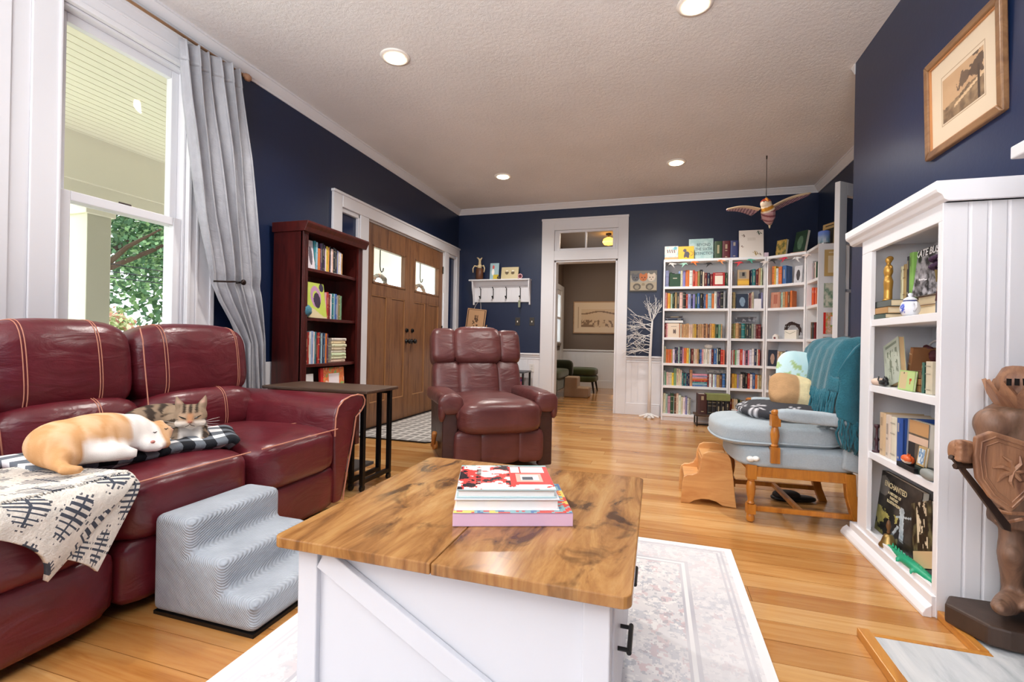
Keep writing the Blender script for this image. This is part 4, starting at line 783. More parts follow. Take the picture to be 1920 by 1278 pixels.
row('C', 2, 'c35/220 c30/215 m25/220 N40/215 n25/220 c40/220 n30/215 c35/220 n30/215', 20, joined=True); row('C', 1, 'G25/260 w30/265 k25/250 R30/240 G30/250 c30/255', 20, joined=True)
row('D', 6, 'm30/250 e40/275 R30/240 c35/250 _40 G30/240', 40, joined=True); row('D', 5, 'r60/260 o40/255 r45/250 s50/245', 20, joined=True); row('D', 4, 'N60/240 K50/230 N50/235 R40/230', 20, joined=True); row('D', 3, 'o50/250 y40/245 c40/240 b40/235', 20, joined=True); row('D', 2, 'c40/230 n45/225 R35/220', 20, joined=True); row('D', 1, 'k40/240 G40/235', 20, joined=True)
o_ = FB.ob('books', vcol(.5)); bm_ = np.array(FBC); paint_faces(o_, bm_); tag(o_, 'small crowded books on the lowest and side-wall shelves of the corner bookcases', 'books', None, 'stuff')
# stacked books on the wide bookcase
def lying(case, rw_, x0, ln, cols, th, labels, depth=.13, ins=.04, zoff=0):
    o, u, n, L_, nm = FR[case]; z = SH[rw_-1]+zoff
    for i, (c, lb) in enumerate(zip(cols, labels)):
        t_ = th*S_; q = o+u*(x0*S_)+n*ins+V((0, 0, z+.0005)); ob_ = bpy.data.objects.new('book', UB[i % 5]); COL.objects.link(ob_); ob_.color = (*jit(lin(PAL[c])), 1)
        m = M(((u.x, n.x, 0, q.x), (u.y, n.y, 0, q.y), (0, 0, 1, q.z), (0, 0, 0, 1))) @ M(((0, 0, 1, 0), (0, 1, 0, 0), (-1, 0, 0, t_), (0, 0, 0, 1))); l_ = ln*S_*(1-.02*(i % 2))
        ob_.matrix_world = m @ M.Diagonal((t_-.0006, depth, l_, 1)); tag(ob_, lb, 'book', 'books on the corner bookcases'); z += t_
lying('A', 2, 452, 222, 'bltromvm'[:8], 25, ['%s book lying flat, %s from the bottom of the horizontal pile' % (CN[c], ordw(i+1)) for i, c in enumerate('bltromvm')])
o, u, n, L_, _ = FR['A']
t_ = T('white_box', 'flat white box under two dark books above the third shelf', 'box', o+u*(8*S_)+n*.045+V((0, 0, SH[3]+.1845))); b = B(); b.bx(0, 285*S_, 0, .11, 0, 38*S_); b.ob('carton', plain('#e4e6e6', .6), t_, bev=.002)
lying('A', 4, 18, 270, 'BK', 38, ['navy book lying lower on the flat white box', 'charcoal book lying uppermost on the flat white box'], .12, .045, .1845+38*S_)
# front-facing books, frames and small things on the shelves
fface('A', 6, 155, 168, 210, .02, 'book', 'dark green clothbound book facing out on the top shelf', 'book', PAL['G'], face_art('title', PAL['G'], '#c9c6b4'), .04, .028)
fface('A', 6, 815, 175, 215, .018, 'framed_card', 'red-framed cream card facing out on the top shelf', 'frame', '#a32226', face_art('panel', '#a32226', '#e9dfcf'), .05, .02)
fface('A', 4, 145, 178, 230, .02, 'book', 'cream book with small dark sketch facing out on the third shelf', 'book', '#e4d3bd', face_art('moth', '#e6d4be', '#6c5b55'), .03, .02)
fface('B', 6, 165, 165, 250, .02, 'book', 'tan and yellow picture book facing out on the narrow bookcase', 'book', '#c9a15a', face_art('photo', '#c79a4c', '#e5b548'), .05, .02)
fface('B', 5, 155, 168, 230, .018, 'book', 'dark blue book with pale crest facing out on the narrow bookcase', 'book', '#2a3548', face_art('figure', '#2a3548', '#7d93a8'), .04, .02)
fface('B', 5, 372, 105, 150, .006, 'card', 'blank white card leaning in front of books on the narrow bookcase', 'card', '#eceaee', lambda u, v: np.zeros((len(u), 3))+L3('#eceaee'), .08, .015)
fface('C', 6, 420, 110, 250, .012, 'card', 'dark figure card leaning at the end of the diagonal top shelf', 'card', '#c9c9cf', face_art('figure', '#c9c9cf', '#33292c'), .12, .02)
fface('C', 5, 105, 140, 240, .02, 'book', 'reddish brown book with pale stripes facing out on the diagonal bookcase', 'book', '#a4604f', face_art('stripes', '#a86552', '#d7b296'), .05, .02)
fface('C', 3, 75, 130, 250, .02, 'book', 'dark portrait book facing out on the diagonal bookcase', 'book', '#2d3038', face_art('figure', '#2b3140', '#a98c7c'), .06, .02)
fface('C', 3, 345, 165, 245, .02, 'book', 'orange and cream sunburst book facing out on the diagonal bookcase', 'book', '#d8452a', face_art('sun', '#ecdcc6', '#ecdcc6'), .06, .02)
# things on top of the cases
TZ = BH+.001; G2 = 'books displayed on top of the corner bookcases'
def topf(x0, x1, h_, th, nm, label, cov, fn, y=6.27, tilt=.1, zz=TZ):
    return facing(nm, label, 'book', ((x0+x1)/2, y, zz), (1, 0, 0), (0, math.sin(tilt), math.cos(tilt)), x1-x0, h_, th, cov, fn, G2)
topf(.085, .245, .175, .02, 'book', 'pale collage-cover book at the doorway end atop the wide bookcase', '#cfd8d6', face_art('collage', '#d9d5cc', '#777777'), 6.235)
topf(.247, .430, .165, .02, 'book', 'yellow book with sitting grey panther atop the wide bookcase', '#f0b62a', face_art('panther', '#f2b62c', '#4a4652'), 6.225)
r = topf(.375, .66, .27, .03, 'book', 'tall pale teal book with block lettering atop the wide bookcase', '#a9c6c4', face_art('scene', '#9fc0bf', '#bcd3cf'), 6.30)
for k, (s_, zz) in enumerate((('BEYOND', .19), ('THE SIXTH', .135), ('EXTINCTION', .08))): text(r, s_, .052, M.Translation((.03, zz, .0016)), plain('#51656a', .5), depth=.0004, bold=.0006, w=.78)
for i, (x, c, lb) in enumerate(((.668, '#31502f', 'green'), (.758, '#5a1d26', 'maroon'), (.848, '#3b3f72', 'purple-blue'))): put_book('%s fairy-tale volume with gilt title atop the wide bookcase' % lb, G2, c, (x, 6.25, TZ), (1, 0, 0), (0, 1, 0), .084, .13, .215)
topf(.945, 1.215, .345, .015, 'book', 'largest white bird-illustration book atop the narrow bookcase', '#e9e2dc', face_art('birds', '#e8e0d8', '#000000'), 6.26, .12)
def topc(xc, w_, h_, th, nm, lb, cov, fn, ins=.06, tilt=.12, zz=TZ, rot=0):
    uu = M.Rotation(rot, 3, 'Z') @ cu; n_ = V((-uu.y, uu.x, 0)); q = C0+cu*xc+V((-cu.y, cu.x, 0))*ins; return facing(nm, lb, 'book', (q.x, q.y, zz), uu, n_*math.sin(tilt)+V((0, 0, math.cos(tilt))), w_, h_, th, cov, fn, G2)
topc(.12, .13, .19, .03, 'book', 'small yellow-green landscape book atop the diagonal bookcase', '#7d7a3e', face_art('scene', '#c3a052', '#5b5f33'), .07, .14, TZ, -.2)
topc(.31, .16, .25, .035, 'book', 'dark green leafy book leaning atop the diagonal bookcase', '#24402f', face_art('figure', '#243f2e', '#55705a'), .09, .2, TZ+.017, -.35)
r = T('flat_box', 'small peach box under the dark green leafy book', 'box', (*(C0+cu*.315+V((-cu.y, cu.x, 0))*.13).to_2d(), TZ), ca); b = B(); b.bx(-.085, .085, -.06, .05, 0, .016); b.ob('carton', plain('#e0a586', .6), r, bev=.002)
r = T('small_box', 'tiny pinkish box beside the white bird book atop bookcase', 'box', (1.24, 6.26, TZ)); b = B(); b.bx(-.02, .025, -.015, .015, 0, .055); b.ob('carton', plain('#d9c3d2', .5), r, bev=.002)
q = (1.655, 5.63, TZ); r = T('candle_lantern', 'blue and violet glowing jar lantern atop the side-wall bookcase', 'lantern', q)
def jar(c): v = np.clip(c[:, 2]/.14, 0, 1); n = fbm(np.arctan2(c[:, 1], c[:, 0])*.3+2, v, 6, 3); g = lerp(L3('#7fa9a8'), L3('#6f8be0'), v); g = lerp(g, L3('#d3d9e4'), np.clip((n-.35)*2, 0, 1)*(v < .6)); return g
b = B(); b.lathe([(.03, 0), (.052, .004), (.055, .02), (.055, .135), (.05, .145), (.02, .148)], (0, 0, 0), 20); bmesh.ops.subdivide_edges(b.bm, edges=b.bm.edges, cuts=3, use_grid_fill=True); paint(b.ob('jar', vcol(.15), r, True), jar)
b = B(); b.lathe([(.056, 0), (.057, .004), (.057, .018), (.055, .02)], (0, 0, 0), 20); b.ob('metal_band', STEEL, r)
r = facing('framed_photo', 'small tan wooden frame leaning behind the blue lantern', 'frame', (1.72, 5.72, TZ), (.35, -.94, 0), (.06, 0, .99), .2, .25, .015, '#a98b5c', face_art('panel', '#b39766', '#2a2722'), None)
# end-panel prints on the side-wall case
for i, (z, h_, cov, fn, lb) in enumerate(((1.68, .27, '#d9b06a', face_art('panel', '#c9a86c', '#e3d2b0'), 'topmost yellowed page taped to the bookcase end panel'), (1.36, .25, '#cfd0bd', face_art('scene', '#d9d8c6', '#6c8f78'), 'green botanical print taped second on the bookcase end panel'), (1.09, .22, '#d8b9a2', face_art('candy', '#cdb59a', '#b0483c'), 'red ornate print taped third on the bookcase end panel'), (.95, .11, '#a79a8c', face_art('scene', '#8d8378', '#d0b9a4'), 'lowest dark print taped on the bookcase end panel'))):
    r = facing('paper_print', lb, 'print', (1.725, 5.519, z), (1, 0, 0), (0, 0, 1), .19, h_, .002, cov, fn, 'prints taped to the bookcase end')
for z, w_ in ((1.86, .16), (1.84, .13)): pass
# wreath, box, stones, signs
o, u, n, L_, _ = FR['C']
r = T('twig_wreath', 'dark twig wreath propped on the diagonal bookcase third shelf', 'wreath', o+u*.23+n*.12+V((0, 0, SH[3]))); b = B(); rs = random.Random(4)
for k in range(46):
    a0 = rs.random()*6.3; b.tube([tuple(u*((.075+rs.uniform(-.02, .025))*math.cos(a0+j*.5))+n*rs.uniform(-.02, .02)+V((0, 0, .105+(.08+rs.uniform(-.02, .02))*math.sin(a0+j*.5)))) for j in range(4)], [.004, .006, .005, .002], 4)
b.ob('twigs', plain('#3d2b27', .8), r, kind='stuff')
r = T('white_box', 'small white box with leaf drawing beside the twig wreath', 'box', o+u*.24+n*.04+V((0, 0, SH[3])), ca); b = B(); b.bx(-.06, .07, 0, .06, 0, .105); b.ob('carton', plain('#e9e4d8', .6), r, bev=.002); b = B(); b.tube([(-.05, -.001, .085), (0, -.001, .06), (.06, -.001, .088)], .002, 4); b.ob('drawing', plain('#7d8a6f', .6), r)
r = T('figurine', 'small white house figurine beside the twig wreath', 'figurine', o+u*.07+n*.05+V((0, 0, SH[3])), ca); b = B(); b.bx(-.03, .03, 0, .04, 0, .03); b.prism([(-.034, .03), (.034, .03), (0, .058)], (0, -.003, 0), (1, 0, 0), (0, 0, 1), (0, .046, 0)); b.ob('body', plain('#eee9e2', .5), r)
b = B(); b.ball((0, -.012, .012), .012, 3); b.ob('base_flower', plain('#7a2b32', .6), r)
o, u, n, L_, _ = FR['A']
r = T('quartz_stone', 'white quartz stone lying on books of the fourth shelf', 'stone', o+u*(690*S_)+n*.09+V((0, 0, SH[2]+.192))); b = B(); rs = random.Random(2); b.soft((0, 0, .022), (.045, .03, .026), 2.4, 5, None, lambda q, l: l*(1+rs.uniform(-.12, .12))); b.ob('stone', plain('#e9e6e1', .5), r, False)
def sign(case, xc, w_, h_, zz, lb, c1, c2, ins=.03):
    r = fface(case, 1, xc, w_, h_, .012, 'small_sign', lb, 'sign', c1, lambda u, v: np.where(((np.abs(u-.5) > .47) | (np.abs(v-.5) > .4) | (fbm(u, v*.3, 9, 7) > .62))[:, None], L3(c2), L3(c1)), .05, ins, zz); return r
sign('B', 210, 325, 105, SH[3]+.184, 'dark rectangular sign standing on books of the narrow bookcase', '#4a4d55', '#8d9097', .06); sign('A', 805, 300, 50, SH[1]+.172, 'slim grey slatted sign resting on fifth-shelf books', '#9a9a9a', '#5c5f66', .05)
# bottom shelf: polka-dot box on the narrow case
o, u, n, L_, _ = FR['B']; r = T('dotted_box', 'white box with red and dark dots on the narrow bookcase bottom shelf', 'box', o+u*.02+n*.004+V((0, 0, SH[0]))); b = B(); b.bx(0, .165, 0, .03, 0, .10); b.ob('carton', plain('#ebe6e2', .6), r, bev=.002)
for x, z, c in ((.03, .06, '#3d4b3a'), (.08, .04, '#b03048'), (.12, .075, '#3d4b3a'), (.14, .03, '#8f2f40'), (.06, .085, '#b03048')): b = B(); b.lathe([(.011, 0), (.011, .001), (.001, .0012)], (x, -.0002, z), 10, M.Rotation(math.pi/2, 3, 'X')); b.ob('dot', plain(c, .6), r)
# low wooden stool with boxed books in front
r = T('low_stool', 'low dark wooden stool with black frame before the wide bookcase', 'stool', (.655, 6.03, 0), .06); b = B(); b.bx(-.20, .20, -.11, .13, .115, .135); b.ob('seat', WAL, r, bev=.003)
for x in (-.19, .178): b = B(); b.bx(x, x+.014, -.10, -.086, 0, .115); b.bx(x, x+.014, .106, .12, 0, .115); b.bx(x, x+.014, -.10, .12, 0, .014); b.ob('leg_frame', BLACK, r)
b = B(); b.bx(-.18, .18, .0, .012, .0, .012); b.ob('stretcher', BLACK, r)
put_book('thick brown leather volume standing on the low stool', 'boxed books on the low stool', '#4d2a26', (.49, 5.99, .1355), (1, .06, 0), (-.06, 1, 0), .10, .15, .235)
for i in range(5): put_book('black boxed volume on the low stool, %s from the brown volume' % ordw(i+1), 'boxed books on the low stool', 'k', (.597+i*.049, 5.998+i*.003, .1355), (1, .06, 0), (-.06, 1, 0), .047, .13, .165)
r = T('book_box', 'flat olive green box lying across the black volumes', 'box', (.715, 6.07, .302), .06); b = B(); b.bx(-.135, .125, -.08, .07, 0, .075); b.ob('carton', plain('#7d8550', .7, 0, .5, 0, .2), r, bev=.003)
# ---------------------------------------------------------------- paper-bird garland
r = T('paper_bird_garland', 'garland of folded coloured paper birds strung along the bookcase tops', 'garland')
def gp(k): # along A then B then C
    x = k*1.62
    if x < 1.14: return V((.09+x, 6.185, 0))
    return C0+cu*(x-1.14)+V((cu.y, -cu.x, 0))*.015
P = []
for k in range(60): s_ = k/59; q = gp(s_); q.z = 1.985-.03*abs(math.sin(s_*math.pi*5)); P.append(q)
b = B(); b.tube(P, .0015, 4); b.ob('string', plain('#c9c6c0', .7), r)
for k, (s_, c, nm) in enumerate(((.055, '#d8d3cf', 'white'), (.135, '#9fcfbd', 'mint'), (.215, '#ee7a33', 'orange'), (.31, '#1c1c1f', 'black'), (.40, '#e5955f', 'peach'), (.52, '#d8404a', 'red'), (.60, '#55b39c', 'teal'), (.69, '#f0e9e4', 'cream'), (.76, '#2a2a2c', 'dark'), (.83, '#c62a4a', 'crimson'), (.92, '#eaeaea', 'pale'), (.98, '#e9d9d2', 'blush'))):
    p = gp(s_); p.z = 1.968-.03*abs(math.sin(s_*math.pi*5)); gu = V((1, 0, 0)) if s_ < .70 else cu; gn = V((gu.y, -gu.x, 0)); fl_ = 1 if k % 2 else -1
    SW = [(-.056, .006), (-.022, .016), (.0, .022), (.032, .02), (.054, -.006), (.03, .003), (.013, -.004), (-.004, -.02), (-.026, -.042), (-.015, -.014), (-.01, .001), (-.032, .002)]
    b = B(); b.prism([(x*fl_*.95, z) for x, z in SW], p+gn*.008, gu, (0, 0, 1), gn*.003); b.prism([(.012*fl_, .02), (.03*fl_, .012), (.016*fl_, -.004)], p+gn*.008, gu, (0, 0, 1), gn*.014)
    b.ob('paper_bird', plain(c, .7), r, label=nm+' folded paper bird')
# ---------------------------------------------------------------- tall red bookcase by the window
MAH = wood('#3a1412', '#571e1a', '#481817', .3, 2, 6, 9)
r = T('bookcase', 'tall mahogany bookcase with bowed shelves between curtain and front doors', 'bookcase', (LX, 3.31, 0)); w2 = .375
for s in (-1, 1): b = B(); b.bx(.025, .295, s*w2, s*(w2-.02), 0, 1.80); b.ob('side_panel', MAH, r, bev=.002); b = B(); b.bx(.28, .305, s*w2, s*(w2-.055), 0, 1.77); [b.bx(.305, .308, s*(w2-.012-k*.014), s*(w2-.018-k*.014), .12, 1.74) for k in range(3)]; b.ob('fluted_stile', MAH, r, bev=.002)
b = B(); b.bx(.025, .035, -w2+.02, w2-.02, 0, 1.80); b.ob('back_panel', MAH, r)
RS = [.10, .435, .745, 1.11, 1.495]
for z in RS:
    b = B(); N_ = 14; pr = [(.035, -w2+.02), (.035, w2-.02), (.27, w2-.02)]+[(.27+.028*math.sin(math.pi*k/N_), (w2-.02)-2*(w2-.02)*k/N_) for k in range(1, N_)]+[(.27, -w2+.02)]
    b.prism(pr, (0, 0, z-.024), (1, 0, 0), (0, 1, 0), (0, 0, .024)); b.ob('shelf', MAH, r, bev=.002)
b = B(); b.bx(.275, .30, -w2+.02, w2-.02, 0, .08); b.ob('plinth', MAH, r, bev=.002)
b = B(); CP = [(.0, 1.76), (.305, 1.76), (.312, 1.775), (.318, 1.79), (.33, 1.81), (.335, 1.82), (.335, 1.835), (0, 1.835)]; b.prism(CP, (.025, -w2-.02, 0), (1, 0, 0), (0, 0, 1), (0, 2*w2+.04, 0)); b.ob('crown', MAH, r, bev=.002)
def rbook(y, z, c, w_, h_, lb, x=-2.60, d=.17): return put_book(lb, 'books in the mahogany bookcase', c, (x, y, z+.0005), (0, 1, 0), (-1, 0, 0), w_, d, h_)
def rrow(z, y0, spec, nm):
    y = y0
    for i, tok in enumerate(spec.split()):
        c = tok[0]; w_, h_ = [float(q)/1000 for q in (tok[1:]+'/0').split('/')[:2]]
        if c != '_': rbook(y, z, c, w_-.0006, h_, '%s book, %s along the %s of the mahogany bookcase' % (CN[c], ordw(i+1), nm))
        y += w_
rrow(1.495, 2.99, 'e24/235 _85 t22/225 l20/220 o32/175 p20/220 k18/225 p18/215 w12/190 y24/210 Y14/205 k20/215 w14/200 c16/200 k18/215 K18/210 k14/205 v16/200 c22/195 w16/190 n18/185', 'top shelf')
rrow(1.11, 3.24, 'm14/215 r28/220 R22/205 w16/210 t26/215 l14/215 b26/215 e18/205 d24/210 g24/205', 'second shelf')
rrow(.745, 2.985, 'v16/265 k22/265 R18/245 r22/250 w20/255 l26/260 w14/255 t18/255 R16/250 r24/250 K14/255 l20/245 B20/250 b12/245 o24/245 p14/240', 'third shelf')
facing('book', 'pale figure-cover book leaning on the mahogany top shelf', 'book', (-2.595, 3.062, 1.496), (0, 1, 0), (-.12, 0, .99), .085, .225, .02, '#cfc9cf', face_art('figure', '#d8d0d6', '#5d5560'), 'books in the mahogany bookcase')
facing('book', 'yellow-green picture book with purple creature on the mahogany second shelf', 'book', (-2.585, 3.135, 1.111), (0, 1, 0), (-.15, 0, .985), .215, .285, .015, '#b9c95a', face_art('creature', '#b6c84e', '#3c2b45'), 'books in the mahogany bookcase')
put_book('purple book standing behind the creature picture book', 'books in the mahogany bookcase', 'p', (-2.66, 3.0, 1.111), (0, 1, 0), (-1, 0, 0), .03, .15, .23)
facing('book', 'large orange confetti picture book on the fourth mahogany shelf', 'book', (-2.60, 3.36, .436), (0, 1, 0), (-.06, 0, .998), .30, .27, .02, '#d8342c', face_art('candy', '#d9774a', '#ffffff'), 'books in the mahogany bookcase')
facing('card', 'white card standing by the orange book on the fourth shelf', 'card', (-2.60, 3.06, .436), (0, 1, 0), (-.06, 0, .998), .13, .23, .012, '#d9d8d6', lambda u, v: np.zeros((len(u), 3))+L3('#d9d8d6'))
z = .7455
for i in range(8):
    o_ = bpy.data.objects.new('book', UB[0]); COL.objects.link(o_); o_.color = (*jit(lin('#e6dcbc')), 1); th = .026
    o_.matrix_world = M(((0, -1, 0, -2.61+(i % 3)*.004), (0, 0, 1, 3.335), (-1, 0, 0, z+th), (0, 0, 0, 1))) @ M.Diagonal((th-.0008, .16, .185+(i % 2)*.008, 1)) ; tag(o_, 'cream-edged paperback, %s from the bottom of the mahogany third-shelf pile' % ordw(i+1), 'book', 'paperbacks piled in the mahogany bookcase'); z += th
r = T('yarn_pompom', 'teal fuzzy ball on the second mahogany shelf', 'pompom', (-2.595, 3.0, 1.111)); b = B(); rs = random.Random(3); b.soft((0, 0, .05), (.05, .05, .05), 2, 8, None, lambda q, l: l*(1+rs.uniform(-.06, .06))); b.ob('fibres', fabric('#3f7283', '#55889a', 90), r, True)
# ---------------------------------------------------------------- curtain, rod, tie-back
SATIN = NT('grey_satin'); SATIN.set(SATIN.ramp([(.3, '#999aa0'), (.7, '#aeafb5')], SATIN.noise(SATIN.coord('Object', (4, 4, 1)), 6, 4)), .42, 0, .4); SATIN.b.inputs['Sheen Weight'].default_value = .3; SATIN.bump(SATIN.noise(SATIN.coord('Object', (1, 1, 1.6)), 9, 4, .6, .8), .35, .02); SATIN = SATIN.m
r = T('curtain', 'long grey satin curtain tied back beside the window', 'curtain', (0, 0, 0))
def cur(u, v):
    z = 2.735+.05*u-v*2.68
    yl = np.interp(z, (.1, .9, .99, 1.195, 1.30, 1.725, 2.406, 2.735), (2.60, 2.58, 2.53, 2.40, 2.36, 2.255, 2.135, 2.10)); yr = np.interp(z, (.1, .918, 1.648, 2.203, 2.77), (2.82, 2.785, 2.70, 2.64, 2.535))
    y = yl+(yr-yl)*u; amp = np.interp(z, (.1, 1.1, 1.31, 1.6, 2.4, 2.7), (.035, .03, .022, .035, .035, .032)); ph = u*2*math.pi*5.5+.35*math.sin(z*2.1)*(1-v)
    x = -2.775+amp*math.sin(ph)+.012*math.sin(u*23+z*3)+.012*math.exp(-((z-1.31)/.05)**2)*(-1)
    return (x, y+.012*math.sin(ph*2), z)
b = B(); b.grid(cur, 120, 90); b.ob('cloth', SATIN, r, True, solid=.004)
b = B(); b.grid(lambda u, v: (lambda p: (p[0]+.0045, p[1], p[2]))(cur(u, v*.045)), 120, 5); b.ob('header_hem', SATIN, r, True, solid=.003)
RODM = plain('#b58e6a', .35, .3); r = T('curtain_rod', 'slim bronze curtain rod with turned finial above the window', 'curtain rod', (LX+.085, .3, 2.775))
b = B(); b.tube([(0, 0, 0), (0, 2.27, 0)], .009, 10); b.ob('rod', RODM, r, True); MY = M.Rotation(-math.pi/2, 3, 'X')
b = B(); b.lathe([(.009, 0), (.014, .005), (.012, .015), (.022, .022), (.026, .04), (.022, .06), (.012, .066), (.008, .074), (.001, .076)], (0, 2.265, 0), 14, MY); b.ob('finial', plain('#a98065', .4, .2), r, True)
for y in (.2, 2.2): b = B(); b.tube([(-.085, y, 0), (0, y, 0)], .006); b.tube([(-.085, y, -.02), (-.085, y, .02)], .014); b.ob('bracket', BRONZE, r)
r = T('curtain_holdback', 'dark bronze holdback knob gathering the grey curtain', 'holdback', (LX+.02, 2.55, 1.325)); b = B(); b.lathe([(.02, 0), (.008, .006), (.007, .115), (.018, .12), (.02, .13), (.012, .138)], (0, 0, 0), 14, M.Rotation(math.pi/2, 3, 'Y')); b.ob('knob', BRONZE, r, True)
b = B(); b.tube([(.10, -.02, 0), (.135, -.08, -.005), (.13, -.14, -.012), (.08, -.19, -.015)], .006, 8); b.ob('arm', BRONZE, r, True)
# ---------------------------------------------------------------- wall shelf with hooks
r = T('wall_shelf', 'white wall shelf with four black hooks beside the hall doorway', 'shelf', (-2.165, BY, 1.52))
b = B(); b.bx(-.48, .445, -.125, -.001, .305, .325); b.ob('top_board', TRIM, r, bev=.004)
b = B(); b.bx(-.42, .42, -.014, -.001, 0, .305); b.bx(-.42, .42, -.022, -.001, .24, .305); b.bx(-.42, .42, -.02, -.001, 0, .018); b.ob('back_board', TRIM, r, bev=.002)
b = B()
for k in range(13): b.bx(-.40+k*.062, -.342+k*.062, -.017, -.013, .02, .238)
b.ob('beadboard', TRIM, r, kind='stuff')
for x in (-.435, .42): b = B(); b.prism([(0, -.04), (0, .305), (-.115, .305), (-.105, .2), (-.06, .08), (-.045, .0), (-.045, -.04)], (x, 0, 0), (0, 1, 0), (0, 0, 1), (.018, 0, 0)); b.ob('bracket', TRIM, r, bev=.003)
for x in (-.325, -.128, .075, .285):
    b = B(); b.bx(x-.006, x+.006, -.02, -.014, .05, .2); b.tube([(x, -.018, .18), (x, -.045, .205), (x, -.055, .21)], .005); b.tube([(x, -.018, .07), (x, -.05, .05), (x, -.06, .075)], .006); b.ball((x, -.06, .078), .013, 3); b.ball((x, -.057, .212), .008, 3); b.ob('hook', BLACK, r)
GS = 'ornaments on the white wall shelf'; ZS = 1.846
r = T('jointed_figure', 'pale twig figure in a brown wooden cup on the wall shelf', 'figurine', (-2.49, 6.44, ZS)); b = B(); b.lathe([(.05, 0), (.055, .004), (.056, .16), (.05, .163), (.046, .12), (.01, .1)], (0, 0, 0), 14); b.ob('cup', wood('#4a2b1c', '#6a4029', None, .5, 2), r, True)
b = B(); b.ball((0, 0, .19), (.035, .03, .04), 4); b.tube([(0, 0, .21), (.0, 0, .28), (-.02, 0, .31), (-.045, 0, .325)], [.024, .018, .012, .006], 7); b.tube([(0, 0, .27), (.02, 0, .305), (.035, 0, .32)], [.018, .011, .006], 6)
for s in (-1, 1): b.tube([(s*.03, -.01, .19), (s*.07, -.03, .2), (s*.09, -.04, .16), (s*.085, -.045, .10)], [.012, .01, .009, .008], 6)
b.ob('figure', plain('#d8c39a', .6), r, True)
facing('greeting_card', 'greeting card with a white rooster on the wall shelf', 'card', (-2.265, 6.44, ZS), (1, 0, 0), (0, .1, .995), .135, .24, .004, '#9fbcc4', lambda u, v: np.where((np.hypot((u-.35)*1.3, v-.45) < .2)[:, None], L3('#efece6'), np.where((np.hypot(u-.38, v-.75) < .12)[:, None], L3('#d0605a'), np.where(((v < .3) & (u > .4))[:, None], L3('#c9b13f'), L3('#9fbcc4')))))
facing('photo_frame', 'small cream frame with two dark shapes on the wall shelf', 'frame', (-2.03, 6.43, ZS), (1, -.05, 0), (.03, .15, .985), .26, .175, .012, '#c9b98e', lambda u, v: np.where(((np.hypot((u-.33)*1.6, v-.55) < .17) | (np.hypot((u-.68)*1.6, v-.55) < .17))[:, None] & (v < .62)[:, None], L3('#6b5c47'), np.where((((u-.33)**2*3+(v-.65)**2 < .012) | ((u-.68)**2*3+(v-.65)**2 < .012))[:, None], L3('#e8e2d2'), L3('#cbbd96'))))
r = T('trinket', 'small dark ball ornament beside the rooster card', 'ornament', (-2.19, 6.42, ZS)); b = B(); b.ball((0, 0, .022), .022, 4); b.tube([(0, 0, .04), (.01, 0, .06)], [.01, .004], 6); b.ob('body', plain('#4a4330', .4), r, True)
r = T('ring_ornament', 'tiny pink ring ornament at the shelf end', 'ornament', (-1.865, 6.42, ZS)); b = B(); b.tube([(.03*math.cos(a*.524), 0, .034+.03*math.sin(a*.524)) for a in range(13)], .008, 6); b.ob('ring', plain('#d9a0a4', .4), r, True); b = B(); b.ball((0, 0, .03), .014, 3); b.ob('centre', plain('#8a3036', .4), r, True)
r = T('hanging_tag', 'small striped tag hanging from the fourth shelf hook', 'tag', (-1.88, 6.455, 1.44)); b = B(); b.bx(-.016, .016, -.003, .003, 0, .1); b.ob('tag_body', plain('#8a8f77', .6), r, bev=.002); b = B(); b.tube([(0, 0, .1), (0, .0, .15)], .003, 5); b.ob('cord', plain('#c9c0a6', .7), r)
r = T('wooden_sign', 'pale wooden board with engraved crest hanging from the first hook', 'sign'); r.matrix_world = axes((-2.53, 6.475, 1.42), (.992, 0, -.09), (.12, .05, .99)); b = B(); b.bx(-.15, .15, -.37, 0, -.012, 0); b.ob('board', wood('#b98a63', '#c99d74', '#c2946b', .6, 1), r, bev=.002)
def crest(u, v):
    g = np.zeros((len(u), 3))+L3('#c49a72'); e = ((np.abs(np.abs(u-.5)-.44) < .01) & (np.abs(v-.56) < .4)) | ((np.abs(np.abs(v-.56)-.4) < .008) & (np.abs(u-.5) < .44)); g[e] = L3('#4a3223')
    s = (np.hypot((u-.5)*1.2, (v-.45)*1.1) < .2) & (fbm(u, v, 14, 9) > .52); g[s] = L3('#4a3223'); s = (np.abs(u-.5) < .12) & (np.abs(v-.68) < .07) & (np.sin(u*90) > -.2); g[s] = L3('#4a3223'); return g
art('engraving', r, M.Translation((0, -.185, .0006)), .298, .368, crest, 50, 64, .6); b = B(); b.tube([(-.05, -.004, 0), (-.03, .05, .004), (.03, .15, .01), (.05, .06, .004), (.06, -.004, 0)], .003, 5); b.ob('cord', plain('#cfc8bb', .7), r)
b = B(); b.prism([(.13, -.36), (.16, -.36), (.19, -.22), (.175, -.22)], (0, 0, -.01), (1, 0, 0), (0, 1, 0), (0, 0, .006)); b.ob('easel_leg', wood('#b98a63', '#c99d74', '#c2946b', .6, 1), r)
for i, x in enumerate((-1.917, -1.703)):
    r = T('light_switch', ['bronze light switch plate nearer the wall shelf hook', 'bronze light switch plate nearest the hall doorway casing'][i], 'switch', (x, BY, 1.24), 0, 'light switches'); b = B(); b.bx(-.036, .036, -.006, 0, -.058, .058); b.ob('plate', plain('#3d3833', .4, .3), r, bev=.002); b = B(); b.bx(-.006, .006, -.014, -.006, -.012, .012); b.ob('toggle', plain('#efe9dc', .4), r)
r = T('wall_outlet', 'white wall outlet on the wainscot behind the recliner', 'outlet', (-1.69, BY-.014, .58)); b = B(); b.bx(-.036, .036, -.006, 0, -.058, .058); b.ob('plate', plain('#dedcda', .4), r, bev=.002)
